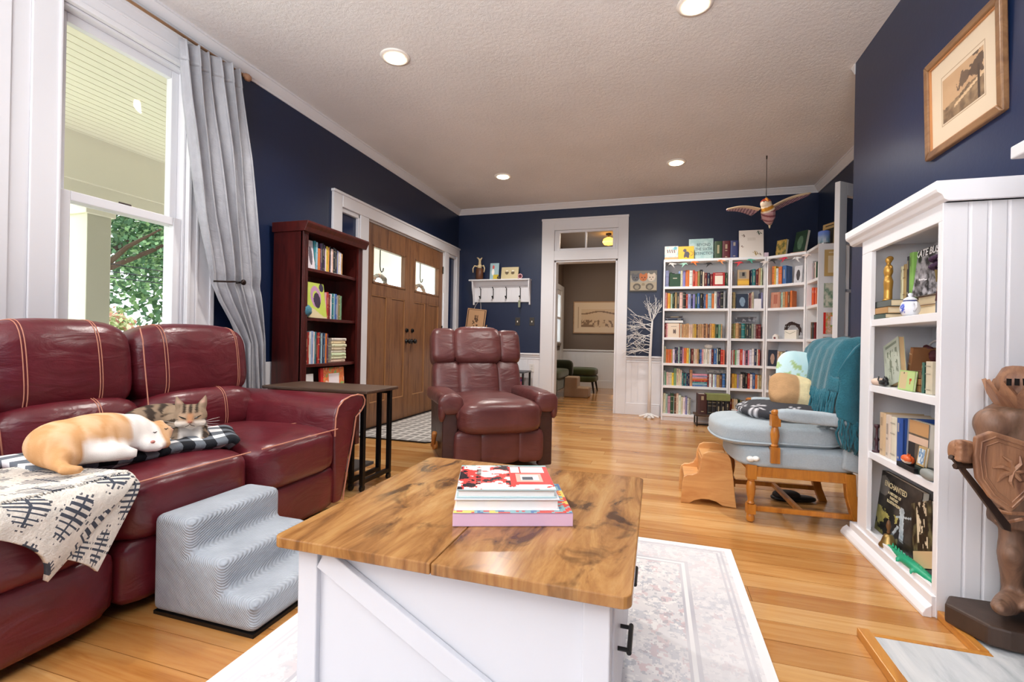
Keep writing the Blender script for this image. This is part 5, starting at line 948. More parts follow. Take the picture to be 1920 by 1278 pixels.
for z in (-.026, .012): b = B(); b.bx(-.014, .014, -.008, -.006, z, z+.026); b.ob('socket', plain('#cfcdca', .4), r, bev=.001)
r = T('side_table', 'small black metal side table against the back wainscot behind the recliner', 'side table', (-1.98, 6.25, 0)); b = B(); b.bx(-.3, .3, -.2, .2, .525, .545); b.ob('tabletop', plain('#3a3d44', .4), r)
for x in (-.295, .27):
    for y in (-.19, .165): b = B(); b.bx(x, x+.025, y, y+.025, 0, .525); b.ob('leg', BLACK, r)
facing('picture', 'small vivid purple and pink picture under the black side table', 'picture', (-1.86, 6.27, .14), (1, 0, 0), (0, .1, .99), .2, .32, .01, '#3a1e5a', face_art('scene', '#43208a', '#f0705a'))
b = B(); b.bx(-.28, .28, -.18, .18, .12, .138); b.ob('lower_shelf', plain('#2a2c31', .5), bpy.data.objects['side_table.001'])
# framed cats and twig tree
r = T('cat_picture', 'grey picture of three cat faces and arches on the back wall', 'picture', (-.176, BY, 1.79)); b = B(); b.bx(-.175, .175, -.022, -.002, -.14, .14); b.ob('frame', plain('#55524e', .5), r)
def catp(u, v):
    g = lerp(L3('#8d897f'), L3('#a8a294'), fbm(u, v, 6, 4)); g[v > .78] = L3('#6d6a64')
    for x, c in ((.2, '#5a5a5e'), (.5, '#b5673a'), (.8, '#c9b9a8')):
        m = (np.hypot((u-x)*1.2, v-.66) < .17) | ((np.abs(np.abs(u-x)-.1) < .05) & (v > .66) & (v < .9-1.2*np.abs(np.abs(u-x)-.1))); g[m] = L3(c); m = (np.hypot(np.abs(u-x)-.055, v-.68) < .025) | (np.hypot(u-x, v-.58) < .02); g[m] = L3('#26221f')
    m = v < .45; g[m] = L3('#a79a84')
    for x in (.26, .74): m = (np.hypot(u-x, (v-.22)*.9) < .15) & (v > .03); g[m] = L3('#5d564c'); m = np.hypot(u-x, (v-.2)*.9) < .09; g[m] = L3('#8f8674')
    m = np.hypot(u-.5, v-.33) < .07; g[m] = L3('#8d7f68'); m = v < .04; g[m] = L3('#3a3733'); return g
art('print', r, axes((0, -.0225, 0), (1, 0, 0), (0, 0, 1)), .34, .27, catp, 64, 52, .5)
r = T('twig_tree', 'white twig tree with tiny lights beside the wide bookcase', 'tree', (-.07, 6.33, 0)); WT = plain('#e3e1df', .6); b = B(); rs = random.Random(12)
b.tube([(0, 0, .02), (.005, 0, .4), (.0, 0, .8), (.012, 0, 1.1), (.02, 0, 1.25)], [.022, .02, .017, .014, .01], 8); b.ob('trunk', WT, r, True); b = B(); tips = []
def twig(p, d, ln, rad, lev):
    q = p; pts = [p]; dd = V(d)
    for k in range(4): dd = (dd+V((rs.gauss(0, .12), rs.gauss(0, .06), rs.gauss(-.02, .10)))).normalized(); q = q+dd*ln/4; q.y = min(q.y, .14); q.x = min(q.x, .10 if q.z < 1.2 else .13); pts.append(q.copy())
    b.tube(pts, [rad, rad*.85, rad*.7, rad*.55, rad*.35], 5)
    if lev < 2:
        for k in (1, 2, 3): 
            if rs.random() < .9: twig(pts[k].copy(), (dd+V((rs.gauss(0, .5), rs.gauss(0, .25), rs.gauss(0, .45)))).normalized(), ln*.55, rad*.6, lev+1)
    else: tips.append(pts[-1])
for k in range(13): twig(V((.01, 0, .83+k*.035)), V((-1, rs.uniform(-.35, .2), rs.uniform(-.25, .45))).normalized(), .27, .006, 0)
for k in range(6): twig(V((.018, 0, 1.2+k*.01)), V((rs.uniform(-.7, .5), rs.uniform(-.3, .2), 1)).normalized(), .26, .006, 0)
b.ob('branches', WT, r, kind='stuff'); b = B()
for p in tips[::3]: b.ball(p, .005, 2)
b.ob('fairy_lights', plain('#f3ead2', .3), r, kind='stuff')
b = B()
for k in range(6): a = k*1.05; b.tube([(0, 0, .05), (.06*math.cos(a), .06*math.sin(a), .03), (.12*math.cos(a), .12*math.sin(a), .012)], [.02, .014, .012], 6)
b.lathe([(.06, 0), (.06, .012), (.03, .03)], (0, 0, 0), 14); b.ob('base', WT, r)
# ---------------------------------------------------------------- door mat, wreaths outside
r = T('door_mat', 'grey and white patterned door mat with black border at the front doors', 'door mat', (-2.38, 4.85, .002)); W_, H_ = .94, 1.9
oct_ = [(-W_/2, -H_/2), (W_/2-.1, -H_/2), (W_/2, -H_/2+.1), (W_/2, H_/2-.1), (W_/2-.1, H_/2), (-W_/2, H_/2)]
b = B(); b.prism(oct_, (0, 0, 0), (1, 0, 0), (0, 1, 0), (0, 0, .007)); b.ob('rubber_border', BLACK, r)
b = B(); b.grid(lambda u, v: ((u-.5)*(W_-.05-.0*v), (v-.5)*(H_-.05), .0078), 90, 180); o = b.ob('pile', vcol(.95), r)
bmesh_ = bmesh.new(); bmesh_.from_mesh(o.data); bmesh.ops.delete(bmesh_, geom=[f for f in bmesh_.faces if f.calc_center_median().x+abs(f.calc_center_median().y) > W_/2+H_/2-.135], context='FACES'); bmesh_.to_mesh(o.data); bmesh_.free()
def matf(c):
    u = c[:, 0]*9; v = c[:, 1]*9; k = (np.abs((u+v) % 2-1)+np.abs((u-v) % 2-1)); n = fbm(c[:, 0]*2+5, c[:, 1]*2+5, 9, 3); g = lerp(L3('#7f7b78'), L3('#a5a09b'), n); g[(k > .75) & (k < 1.25)] = L3('#cdc8c2'); return g
paint(o, matf)
for i, y in enumerate((4.57, 5.50)):
    r = T('wreath_hook', ['black over-door hook seen through the nearer door glass', 'black over-door hook seen through the farther door glass'][i], 'hook', (LX-.085, y, 2.10)); b = B(); b.tube([(0, 0, .07), (0, 0, -.34), (-.0, .01, -.38), (-.0, .035, -.40), (-.0, .06, -.385), (0, .07, -.35)][::1], .006, 6); b.ob('hook', BLACK, r, True)
    b = B(); b.bx(-.003, .065, -.012, .012, .066, .072); b.ob('door_clip', BLACK, r)
    r = T('wreath', ['dried-flower wreath outside the nearer door glass', 'pale dried wreath outside the farther door glass'][i], 'wreath', (LX-.095, y+.03, 1.60)); b = B(); rs = random.Random(i)
    for k in range(150): a = rs.random()*6.3; p = V((rs.uniform(-.025, .0), .14*math.cos(a), -.06+.12*math.sin(a))); b.mi = rs.randrange(3); b.ball(p, rs.uniform(.012, .026), 2)
    b.ob('dried_flowers', [plain(c, .8) for c in ('#b9b4a8', '#8f8a80', '#c7a68c')], r, kind='stuff'); b = B(); b.tube([(0, 0, .03), (0, .0, .14)], .003, 4); b.ob('ribbon', CREAM, r)
# ---------------------------------------------------------------- hall furniture
OLV = fabric('#3f4424', '#4c5230', 200); r = T('ottoman', 'olive green velvet ottoman on dark splayed legs in the hall', 'ottoman', (-1.38, 9.2, 0))
b = B(); b.soft((0, 0, .39), (.30, .30, .08), 4.5, 10); b.ob('cushion', OLV, r, True); b = B(); b.soft((0, 0, .26), (.305, .31, .065), 5, 10); b.ob('base_panel', OLV, r, True)
for x in (-.24, .24):
    for y in (-.24, .24): b = B(); b.tube([(x, y, .21), (x*1.15, y*1.15, 0)], [.022, .012], 8); b.ob('leg', BLACK, r)
r = T('sofa', 'olive green sofa end beside the ottoman in the hall', 'sofa', (-1.685, 8.2, 0)); b = B(); b.bx(-.19, .16, -.7, .55, .14, .34); b.ob('base', OLV, r, bev=.03); b = B(); b.soft((-.01, -.1, .40), (.19, .6, .08), 4.5, 10); b.ob('seat_cushion', OLV, r, True); b = B(); b.soft((.0, .6, .45), (.2, .1, .17), 4.5, 8); b.ob('back_cushion', fabric('#23240f', '#2d2f19', 200), r, True)
for x in (-.15, .12):
    for y in (-.6, .5): b = B(); b.tube([(x, y, .15), (x*1.1, y*1.05, 0)], [.022, .014], 8); b.ob('leg', BLACK, r)
r = T('pet_stairs', 'beige two-step pet stairs in the hall beside the green ottoman', 'pet stairs', (-1.31, 8.25, 0)); BE = fabric('#b39272', '#c2a283', 200); b = B(); b.prism([(-.22, 0), (.21, 0), (.21, .17), (.02, .17), (.02, .35), (-.20, .35)], (0, -.15, 0), (1, 0, 0), (0, 0, 1), (0, .34, 0)); b.ob('cover', BE, r, bev=.02, seg=3)
r = T('framed_print', 'wide pale landscape print in a wood frame in the hall', 'picture', (-1.16, HB, 1.485)); b = B(); b.bx(-.54, .54, -.03, 0, -.34, .34); b.ob('frame', wood('#8d6a4c', '#a9825f', None, .45), r, bev=.004)
def sketch(u, v):
    g = np.zeros((len(u), 3))+L3('#cbb094'); m = (np.abs(u-.5) < .36) & (np.abs(v-.48) < .30); g[m] = L3('#c2a384'); n = fbm(u*2, v*.9, 9, 4); k = m & ((np.abs(v-.66+.04*np.sin(u*9)) < .025) | ((v < .42) & (n > .56)) | ((v < .26) & (u < .4))); g[k] = L3('#7d6047'); e = (np.abs(np.abs(u-.5)-.42) < .004) & (np.abs(v-.5) < .36); g[e] = L3('#8a6f55'); return g
art('print', r, axes((0, -.0305, 0), (1, 0, 0), (0, 0, 1)), 1.03, .63, sketch, 90, 50, .3)
r = T('ceiling_lamp', 'warm glowing hall lamp seen through the transom window', 'lamp', (-.86, 8.7, 2.95)); b = B(); b.lathe([(.05, 0), (.05, -.03), (.015, -.04), (.015, -.07)], (0, 0, 0), 14); b.ob('canopy', BRONZE, r, True); b = B(); b.lathe([(.03, -.07), (.09, -.1), (.11, -.15), (.08, -.2), (.02, -.215)], (0, 0, 0), 16); b.ob('glass_shade', emit('#ffb43c', 5), r, True)
# ---------------------------------------------------------------- armchair
HON = wood('#9a5a1c', '#c98431', '#b87228', .28, 2, 5, 7); BLU = fabric('#a6b2ba', '#b6c1c8', 150, .9, .3, 9)
ac = T('armchair', 'light blue upholstered armchair with turned honey wood arms and legs', 'armchair', (.73, 3.10, 0), math.radians(3))
LEGP = [(.012, 0), (.020, .006), (.024, .02), (.024, .035), (.017, .045), (.021, .05), (.021, .052)]
def post(x, y, z0, z1, tall):
    b = B()
    if tall: # front leg: block, turning, block
        b.lathe([(.010, 0), (.019, .006), (.022, .022), (.019, .038), (.015, .046)], (x, y, 0), 14); b.bx(x-.022, x+.022, y-.022, y+.022, .046, .098)
        b.lathe([(.016, .098), (.021, .104), (.016, .112), (.015, .118), (.019, .14), (.024, .18), (.022, .205), (.016, .222), (.021, .228), (.016, .236)], (x, y, 0), 14); b.bx(x-.023, x+.023, y-.023, y+.023, .236, .312)
    else:
        b.bx(x-.022, x+.022, y-.02, y+.02, z0, z0+.085); b.lathe([(.016, .085), (.02, .092), (.015, .1), (.02, .125), (.023, .15), (.019, .175), (.015, .19), (.02, .196)], (x, y, z0), 14)
        b.bx(x-.022, x+.022, y-.021, y+.021, z0+.196, z0+.255); b.lathe([(.017, .255), (.021, .262), (.02, .275), (.010, .283)], (x, y, z0), 14)
    return b
for s in (-1, 1):
    post(-.235, s*.255, 0, 0, True).ob('front_leg', HON, ac, 'a'); post(-.13, s*.285, .335, 0, False).ob('arm_post', HON, ac, 'a')
    b = B(); b.prism([(.205, .30), (.255, .30), (.262, .18), (.285, .08), (.315, 0), (.272, 0), (.238, .09), (.215, .18)], (0, s*.255-.02, 0), (1, 0, 0), (0, 0, 1), (0, .04, 0)); b.ob('back_leg', HON, ac, bev=.004)
    b = B(); b.bx(-.215, .215, s*.255-.017, s*.255+.017, .255, .305); b.bx(-.215, .215, s*.255-.02, s*.255+.02, .25, .258); b.ob('side_rail', HON, ac, bev=.003)
    b = B(); b.bx(-.215, .265, s*.255-.011, s*.255+.011, .062, .09); b.ob('stretcher', HON, ac, bev=.004)
    b = B(); b.soft((.065, s*.285, .585), (.19, .038, .034), 4.5, 10, M.Rotation(math.radians(3), 3, 'Y')); b.ob('arm_pad', BLU, ac, True)
    b = B(); b.prism([(.18, .33), (.30, .30), (.345, .56), (.30, .62), (.20, .48)], (0, s*.285-.018, 0), (1, 0, 0), (0, 0, 1), (0, .036, 0)); b.ob('wing_panel', BLU, ac, bev=.012, seg=3)
b = B(); b.bx(-.215, -.235, -.24, .24, .258, .305); b.ob('front_rail', HON, ac, bev=.003); b = B(); b.bx(.0, .025, -.255, .255, .064, .088); b.ob('cross_stretcher', HON, ac, bev=.004)
b = B(); b.soft((.0, 0, .355), (.285, .285, .06), 8, 10, None, lambda q, l: V((l.x-.03*(q.x < -.7)*(1-q.y**2), l.y, l.z))); b.ob('seat_deck', BLU, ac, True)
b = B(); b.soft((-.07, 0, .468), (.30, .28, .068), 5, 14, None, lambda q, l: V((l.x-.035*(q.x < -.6)*(1-q.y**2), l.y*(1 if q.x < -.2 else .9), l.z+.02*(1-q.x**2)*(1-q.y**2)*(q.z > 0)))); cu_ = b.ob('seat_cushion', BLU, ac, True)
b = B(); P = []
for k in range(61): a = 2*math.pi*k/60; x, y = math.cos(a), math.sin(a); m_ = (abs(x)**5+abs(y)**5)**.2; X = x/m_*.301; Y = y/m_*.281*(1 if x/m_ < -.2 else .9); P.append((-.07+X-.035*(x/m_ < -.6)*(1-(y/m_)**2), Y, .432))
b.tube(P, .006, 6, False); b.ob('piping', BLU, cu_, True)
b = B(); b.soft((.275, 0, .69), (.062, .275, .30), 4, 14, M.Rotation(math.radians(9), 3, 'Y'), lambda q, l: V((l.x-.02*(1-q.y**2)*(1-q.z**2)*(q.x < 0), l.y*(1-.05*max(0, q.z)), l.z))); b.ob('backrest', BLU, ac, True)
b = B(); b.ball((-.245, -.275, .345), (.02, .02, .016), 3); b.ball((-.22, -.285, .35), (.018, .018, .014), 3); b.ob('loose_batting', plain('#e9e9e4', .9), ac, True)
# pillows and throw
tf = M.Translation((.73, 3.10, 0)) @ M.Rotation(math.radians(3), 4, 'Z')
def cushion(nm, lb, loc, h, rot, mat_, fn=None, k=3.2, seam_=True, n=14):
    r = T(nm, lb, 'pillow', tf @ V(loc), 0, 'pillows on the blue armchair'); r.rotation_euler = rot
    b = B(); b.soft((0, 0, 0), h, k, n, None, lambda q, l: V((l.x, l.y, l.z*(1-.6*max(abs(q.x), abs(q.y))**3)))); o = b.ob('cover', mat_, r, True)
    if fn: paint(o, fn)
    return r
def fl(c):
    g = np.zeros((len(c), 3))+L3('#38383d'); x, y = c[:, 0], c[:, 1]
    for px_, py_, s_ in ((-.17, -.13, .07), (.02, -.17, .08), (-.2, .06, .06), (.12, .03, .07), (-.05, .08, .06), (-.22, -.02, .05), (-.1, -.2, .05)):
        a = np.arctan2(y-py_, x-px_); d = np.hypot(x-px_, y-py_); m = (d < s_*.6) & (np.abs(np.cos(a*3)) > .82) & (c[:, 2] > -.03) & (d > .006); g[m] = L3('#cdccd0')
    return g
cushion('pillow', 'charcoal pillow with pale flowers lying flat on the armchair seat', (-.02, .0, .575), (.235, .20, .06), (0, .02, .1), vcol(.9, .3, 200), fl, n=24)
def two(c): g = np.where((c[:, 0] > .0)[:, None], L3('#e4d3a6'), L3('#b58f66')); n = fbm(c[:, 0]*3+4, c[:, 1]*3+4, 20, 5); return g*(.85+.3*n[:, None])
cushion('pillow', 'tan and cream two-tone pillow resting on the charcoal pillow', (.04, .0, .69), (.135, .11, .065), (1.1, .2, .15), vcol(.9, .7, 140), two, 3.2, n=20)
def globe(c): n = fbm(c[:, 0]*3+4, c[:, 1]*3+4, 6, 9); g = lerp(L3('#b9dfe4'), L3('#d5edf0'), n); g[n > .64] = L3('#a9c48b'); return g
cushion('pillow', 'pale aqua map-print pillow standing behind the two-tone pillow', (.12, .12, .765), (.16, .165, .05), (1.35, .15, .35), vcol(.85, .2, 140), globe, 2.8, n=26)
TEAL = fabric('#28606e', '#327485', 120, .95, 1.0, 12)
r = T('knitted_throw', 'teal knitted fringed throw draped over the armchair back', 'throw', (.73, 3.10, 0), math.radians(3))
TP = [(.150, .72), (.162, .80), (.178, .88), (.20, .95), (.235, .99), (.30, 1.005), (.36, .985), (.395, .93), (.40, .8), (.395, .62)]
def thr(u, v):
    k = v*(len(TP)-1); i = min(int(k), len(TP)-2); f = k-i; x = TP[i][0]*(1-f)+TP[i+1][0]*f; z = TP[i][1]*(1-f)+TP[i+1][1]*f
    y = -.30+.59*u; e = max(0, (abs(2*u-1)-.72)/.28); z -= .10*e**2*(z > .8); x += .03*e**2*(x < .25)+.004*math.sin(u*40)
    return (x-.02, y, z+.006*math.sin(u*18))
b = B(); b.grid(thr, 70, 60); b.ob('knit', TEAL, r, True, solid=.014)
b = B(); b.grid(lambda u, v: (.15+.26*u+.01*math.sin(v*6), -.305-.012*math.sin(u*9)-.012*v, (.985-.16*(2*u-1)**2)*(1-v)+v*(.60-.12*u)), 30, 40); b.ob('side_drape', TEAL, r, True, solid=.012)
b = B(); rs = random.Random(8)
for k in range(64):
    y = -.29+.56*k/63; x0, _, z0 = thr(k/63, 0); pts = [(x0-.004, y, z0+.01)]; dx = rs.uniform(-.015, .01)
    for j in range(1, 6): pts.append((x0-.012+dx*j/5-.02*(j/5), y+rs.gauss(0, .006)-.012*j/5, z0-.036*j+rs.uniform(-.006, .006)+(.02 if j == 5 else 0)))
    b.tube(pts, [.006, .0065, .006, .0065, .006, .005], 5)
for k in range(44):
    u = k/43; x = .15+.26*u; z0 = .60-.12*u+.02; pts = [(x, -.32, z0)]
    for j in range(1, 6): pts.append((x+rs.gauss(0, .006)+.01*j/5, -.322+rs.gauss(0, .006), z0-.034*j))
    b.tube(pts, [.006, .0065, .006, .0065, .006, .004], 5)
b.ob('fringe', TEAL, r, True, kind='stuff')
b = B(); b.bx(0, 0, 0, 0, 0, 0) if False else None; b.bm.free()
r = T('slipper', 'dark slipper lying on the floor under the blue armchair', 'slipper', (.83, 3.30, 0), .2); b = B(); b.soft((0, 0, .018), (.13, .045, .018), 3, 8); b.ob('sole', BLACK, r, True); b = B(); b.soft((-.04, 0, .035), (.08, .043, .03), 2.4, 8); b.ob('upper', plain('#1c1513', .7), r, True)
# ---------------------------------------------------------------- wooden step stool
MAP = wood('#c98d52', '#e0ad70', '#d79f60', .35, 0, 5, 7); r = T('step_stool', 'small honey wood two-step stool beside the blue armchair', 'step stool', (.31, 3.18, 0))
SP = [(-.148, 0), (-.10, 0), (-.075, .018), (-.035, .032), (.01, .034), (.05, .025), (.085, .004), (.16, 0), (.152, .06), (.138, .20), (.125, .285), (.108, .312), (.075, .32), (.0, .318), (-.025, .305), (-.038, .27), (-.045, .215), (-.06, .185), (-.085, .172), (-.115, .17), (-.135, .155), (-.142, .12)]
for y in (-.15, .128): b = B(); b.prism(SP, (0, y, 0), (1, 0, 0), (0, 0, 1), (0, .022, 0)); b.ob('side_panel', MAP, r, bev=.003)
for x0, x1, z in ((-.13, -.035, .135), (-.03, .118, .262)): b = B(); b.bx(x0, x1, -.128, .128, z, z+.02); b.ob('tread', MAP, r, bev=.003)
b = B(); b.bx(-.034, -.016, -.128, .128, .155, .262); b.ob('riser', MAP, r)
# ---------------------------------------------------------------- built-in white shelf unit by the chimney wall
CABW = plain('#ececf0', .38); r = T('shelf_unit', 'white built-in shelf unit with crown and beadboard end by the chimney wall', 'shelf unit', (.97, 2.39, 0)); y0, y1 = -.34, .345
b = B(); b.bx(0, .02, y0, y0+.028, .075, 1.415); b.bx(0, .02, y1-.105, y1, .075, 1.415); b.bx(0, .02, y0, y1, 1.415, 1.485); b.bx(-.002, .012, y0+.028, y1-.105, .075, .1); b.ob('face_frame', CABW, r, bev=.002)
b = B(); b.bx(.282, .29, y0, y1, 0, 1.48); b.ob('back_panel', CABW, r); b = B(); b.bx(.02, .282, y1-.02, y1, 0, 1.48); b.ob('far_side_panel', CABW, r); b = B(); b.bx(.012, .282, y0+.008, y0+.024, 0, 1.48); b.ob('near_side_panel', CABW, r)
for z in (.083, .468, .783, 1.091): b = B(); b.bx(.006, .282, y0+.024, y1-.02, z-.032, z); b.ob('shelf', CABW, r, bev=.002)
b = B(); b.bx(.02, .282, y0+.024, y1-.02, 1.46, 1.48); b.ob('inner_top', CABW, r)
for k in range(5): b = B(); b.bx(.026+k*.0545, .026+k*.0545+.0475, y0-.002, y0+.008, .0, 1.485); b.ob('beadboard', CABW, r, bev=.003)
b = B(); b.bx(.0015, .03, y0-.003, y0+.008, 0, 1.482); b.bx(.02, .29, y0+.002, y0+.009, 0, 1.48); b.ob('end_board', CABW, r)
b = B(); CR = [(0, 1.478), (-.012, 1.485), (-.018, 1.50), (-.032, 1.51), (-.036, 1.52), (-.036, 1.55), (.298, 1.55), (.298, 1.478)]; b.prism(CR, (0, y0-.034, 0), (1, 0, 0), (0, 0, 1), (0, y1-y0+.15, 0)); b.bx(.0, .298, y0-.022, y0, 1.478, 1.515); b.ob('crown', CABW, r, bev=.002)
b = B(); b.bx(-.012, .02, y0-.0, y1+.06, 0, .075); b.prism([(-.04, 0), (-.04, .012), (-.03, .03), (-.012, .045), (-.012, 0)], (0, y0-.005, 0), (1, 0, 0), (0, 0, 1), (0, y1-y0+.10, 0)); b.ob('plinth', CABW, r, bev=.002)
GX = 'things in the white built-in shelf unit'
def nb(lb, c, y, z, w_, d_, h_, x=1.0, lean=0): # book standing, spine to the room, w_ measured towards the camera
    return put_book(lb, 'books in the white built-in unit', c, (x, y, z+.0006), (0, -1, 0), (1, 0, 0), w_, d_, h_, lean)
def flat(lb, c, pages_x, y, z, ln, d_, th, x=1.0, rz=0): # lying book with parts; spine along the front when pages_x False
    r = T('book', lb, 'book', (x, y, z+.0005), rz, 'books in the white built-in unit'); b = B(); b.bx(0, d_, -ln/2, ln/2, 0, .003); b.bx(0, d_, -ln/2, ln/2, th-.003, th); b.bx(0, .003, -ln/2, ln/2, 0, th) if not pages_x else b.bx(d_-.003, d_, -ln/2, ln/2, 0, th); b.ob('cover', plain(c, .5), r, bev=.001)
    b = B(); b.bx(.004, d_-.004, -ln/2+.004, ln/2-.004, .003, th-.003); b.ob('page_block', plain('#e6d3b0', .8), r)
Z3 = 1.0915
flat('thin dark green book lowest in the flat pile near the gold statuette', '#46564f', False, 2.61, Z3, .185, .16, .022, .985); flat('tan clothbound book in the middle of the flat pile', '#b58d5c', False, 2.595, Z3+.0225, .175, .15, .03, .99); flat('grey-green book on top of the flat pile', '#5c625f', False, 2.575, Z3+.053, .165, .15, .03, .995)
flat('cream-edged book lowest behind the small teapot', '#c9a676', True, 2.33, Z3, .19, .14, .045, 1.06); flat('cream-edged book lying on top behind the small teapot', '#7a5a48', True, 2.33, Z3+.0455, .18, .14, .038, 1.06)
flat('grey slate book lying nearest the beadboard end', '#5f6470', False, 2.14, Z3, .11, .16, .05, 1.02)
Z4 = Z3+.0838
r = T('statuette', 'small gold armless classical statuette standing on the flat books', 'statuette', (1.025, 2.595, Z4-.0003))
b = B(); b.lathe([(.02, 0), (.02, .008), (.012, .01)], (0, 0, 0), 12); b.ob('base', plain('#b98c3c', .35, .6), r, True)
def ven(b):
    b.tube([(0, 0, .005), (.002, .004, .05), (0, -.003, .09), (0, .003, .115), (0, 0, .135), (0, -.002, .155), (0, -.002, .172)], [.017, .017, .019, .014, .019, .017, .008], 10); b.ball((0, -.002, .190), (.014, .012, .017)); b.ball((.006, 0, .197), (.014, .013, .013)); b.tube([(0, .016, .16), (0, .024, .148), (-.004, .024, .128)], [.009, .008, .006], 7); b.tube([(0, -.018, .16), (.004, -.026, .15)], [.009, .006], 7); b.tube([(0, 0, .18), (0, -.002, .168)], [.006, .008], 7)
blob('figure', ven, plain('#c99a4a', .32, .55), r, .004, 2)
nb('slim cream-pink book behind the gold statuette', '#d8bfa6', 2.545, Z4, .022, .14, .15, 1.05); nb('slim tan book beside the cream-pink book', '#a98a5e', 2.52, Z4, .024, .14, .155, 1.05); nb('charcoal-blue book between tan and green books', '#3a4048', 2.492, Z4, .03, .14, .185, 1.05); nb('light green book touching the large black-and-white volume', '#7fb05e', 2.46, Z4, .034, .14, .195, 1.045)
def kb(u, v):
    n = fbm(u*1.4+v*.9, v-u*.5, 6, 15); g = lerp(L3('#1b1a1d'), L3('#a9a6ac'), (n-.38)*3.2); g[v > .84] = L3('#141316'); m = (np.abs(v-.33+.12*(u-.5)) < .012) & (np.abs(u-.42) < .14); g[m] = L3('#dcdce0'); return g
r = facing('book', 'large black-and-white photo book standing behind the small teapot', 'book', (1.045, 2.338, Z4+.001), (0, -1, 0), (.1, 0, .995), .225, .20, .02, '#141316', kb, 'books in the white built-in unit'); text(r, 'KATE BUSH', .042, M.Translation((0, .181, .0014)), plain('#f0eef0', .5), depth=.0004, bold=.0009, w=.92)
nb('dark red book leaning at the beadboard end', '#4a2023', 2.205, Z3+.052, .024, .13, .19, 1.02, math.radians(14)); nb('slate book leaning beside the dark red one', '#4a5058', 2.155, Z3+.052, .022, .13, .15, 1.03, math.radians(14))
r = T('dried_rose', 'dried purple rose hanging over the leaning dark red book', 'flower', (1.0, 2.15, 1.285)); b = B(); rs = random.Random(6)
for k in range(14): a = k*.9; b.ball((.012*math.cos(a), .014*math.sin(a), .004*k-.03), (.012, .012, .009), 2)
b.ob('petals', plain('#3d2440', .8), r, kind='stuff'); b = B(); b.tube([(0, 0, -.03), (.004, .006, -.06), (.005, .008, -.075)], [.006, .003, .002], 5); b.ob('stem', plain('#7d6a3c', .8), r)
r = T('teapot', 'small white teapot with blue flowers on the upper shelf', 'teapot', (1.0, 2.335, Z3+.0005))
def tp(c): g = np.zeros((len(c), 3))+L3('#e9ecf3'); a = np.arctan2(c[:, 1], -c[:, 0]); n = fbm(a*.5+2, c[:, 2]*9+1, 9, 4); m = (c[:, 2] > .012) & (c[:, 2] < .05) & (n > .52) & (np.abs(a-.1) < .75); g[m] = L3('#5468c8'); m = (np.abs(c[:, 2]-.062) < .0025); g[m] = L3('#3c4a86'); return g
b = B(); b.lathe([(.02, 0), (.026, .003), (.033, .02), (.034, .035), (.029, .052), (.023, .06), (.022, .064)], (0, 0, 0), 28); bmesh.ops.subdivide_edges(b.bm, edges=b.bm.edges, cuts=2, use_grid_fill=True); paint(b.ob('body', vcol(.2), r, True), tp)
b = B(); b.lathe([(.024, .064), (.022, .07), (.012, .077), (.005, .08), (.008, .086), (.007, .092), (.001, .095)], (0, 0, 0), 18); b.ob('lid', plain('#e6eaf4', .2), r, True)
b = B(); b.tube([(0, -.03, .05), (0, -.048, .052), (0, -.05, .035), (0, -.034, .018)], .0045, 7); b.ob('handle', plain('#e9ecf3', .2), r, True); b = B(); b.tube([(0, .028, .022), (0, .045, .035), (0, .05, .055)], [.009, .006, .004], 8); b.ob('spout', plain('#e9ecf3', .2), r, True)
Z2 = .7835
def grn(u, v): g = lerp(L3('#a9b3a2'), L3('#c0c6b8'), fbm(u, v, 5, 3)); m = (np.abs(u-.5) < .38) & (np.abs(v-.45) < .34) & (fbm(u*1.2, v*.5, 13, 8) > .57); g[m] = L3('#77826f'); m = (np.abs(v-.9) < .03) & (np.abs(u-.5) < .36); g[m] = L3('#7c8674'); return g
facing('book', 'pale sage green illustrated book leaning on the second built-in shelf', 'book', (1.02, 2.515, Z2+.012), (0, -1, .34), (.06, .33, .94), .15, .205, .022, '#a7b09f', grn, 'books in the white built-in unit', pages='#d9b98a')
nb('brown book leaning behind the sage green book', '#9a6b42', 2.515, Z2, .026, .1, .185, 1.06, math.radians(14))
r = T('cat_figurine', 'tiny black reclining animal figurine before the sage green book', 'figurine', (.992, 2.535, Z2+.0005)); b = B(); b.soft((0, 0, .015), (.014, .034, .014), 2.4, 6); b.ball((-.004, -.026, .03), .012, 4); b.tube([(0, .03, .012), (-.005, .045, .025), (-.004, .04, .042)], [.005, .004, .003], 6); b.tube([(-.004, -.02, .036), (-.004, -.018, .048)], [.005, .001], 5); b.tube([(-.004, -.032, .036), (-.004, -.034, .048)], [.005, .001], 5); b.ob('body', plain('#17171a', .3), r, True)
r = T('stone', 'pale pinkish stone at the far end of second built-in shelf', 'stone', (1.0, 2.60, Z2)); b = B(); b.soft((0, 0, .016), (.03, .03, .018), 2.3, 5); b.ob('stone', plain('#d9c0ae', .7), r, True)
for i, (c, th) in enumerate((('#8a6239', .028), ('#9c6f45', .026), ('#6f5138', .028))): flat('small brown book, %s from the bottom of the pile behind the heart card' % ordw(i+1), c, False, 2.325-.006*i, Z2+sum((.028, .026, .028)[:i])+.0005*i, .135-.008*i, .085, th, 1.005)
def hc_(u, v): g = np.where((u < .52)[:, None], L3('#cdb98e'), L3('#b9d08a')); e = (u < .06) | (v < .06) | (v > .94); g[e] = L3('#a9c97c'); m = (np.abs(u-.76) < .07) & (np.abs(v-.56) < .06) | ((np.abs(u-.76) < .03) & (np.abs(v-.44) < .1)); g[m] = L3('#c2502e'); m = (np.abs(u-.3) < .03) & (np.abs(v-.88) < .04); g[m] = L3('#3c3a30'); return g
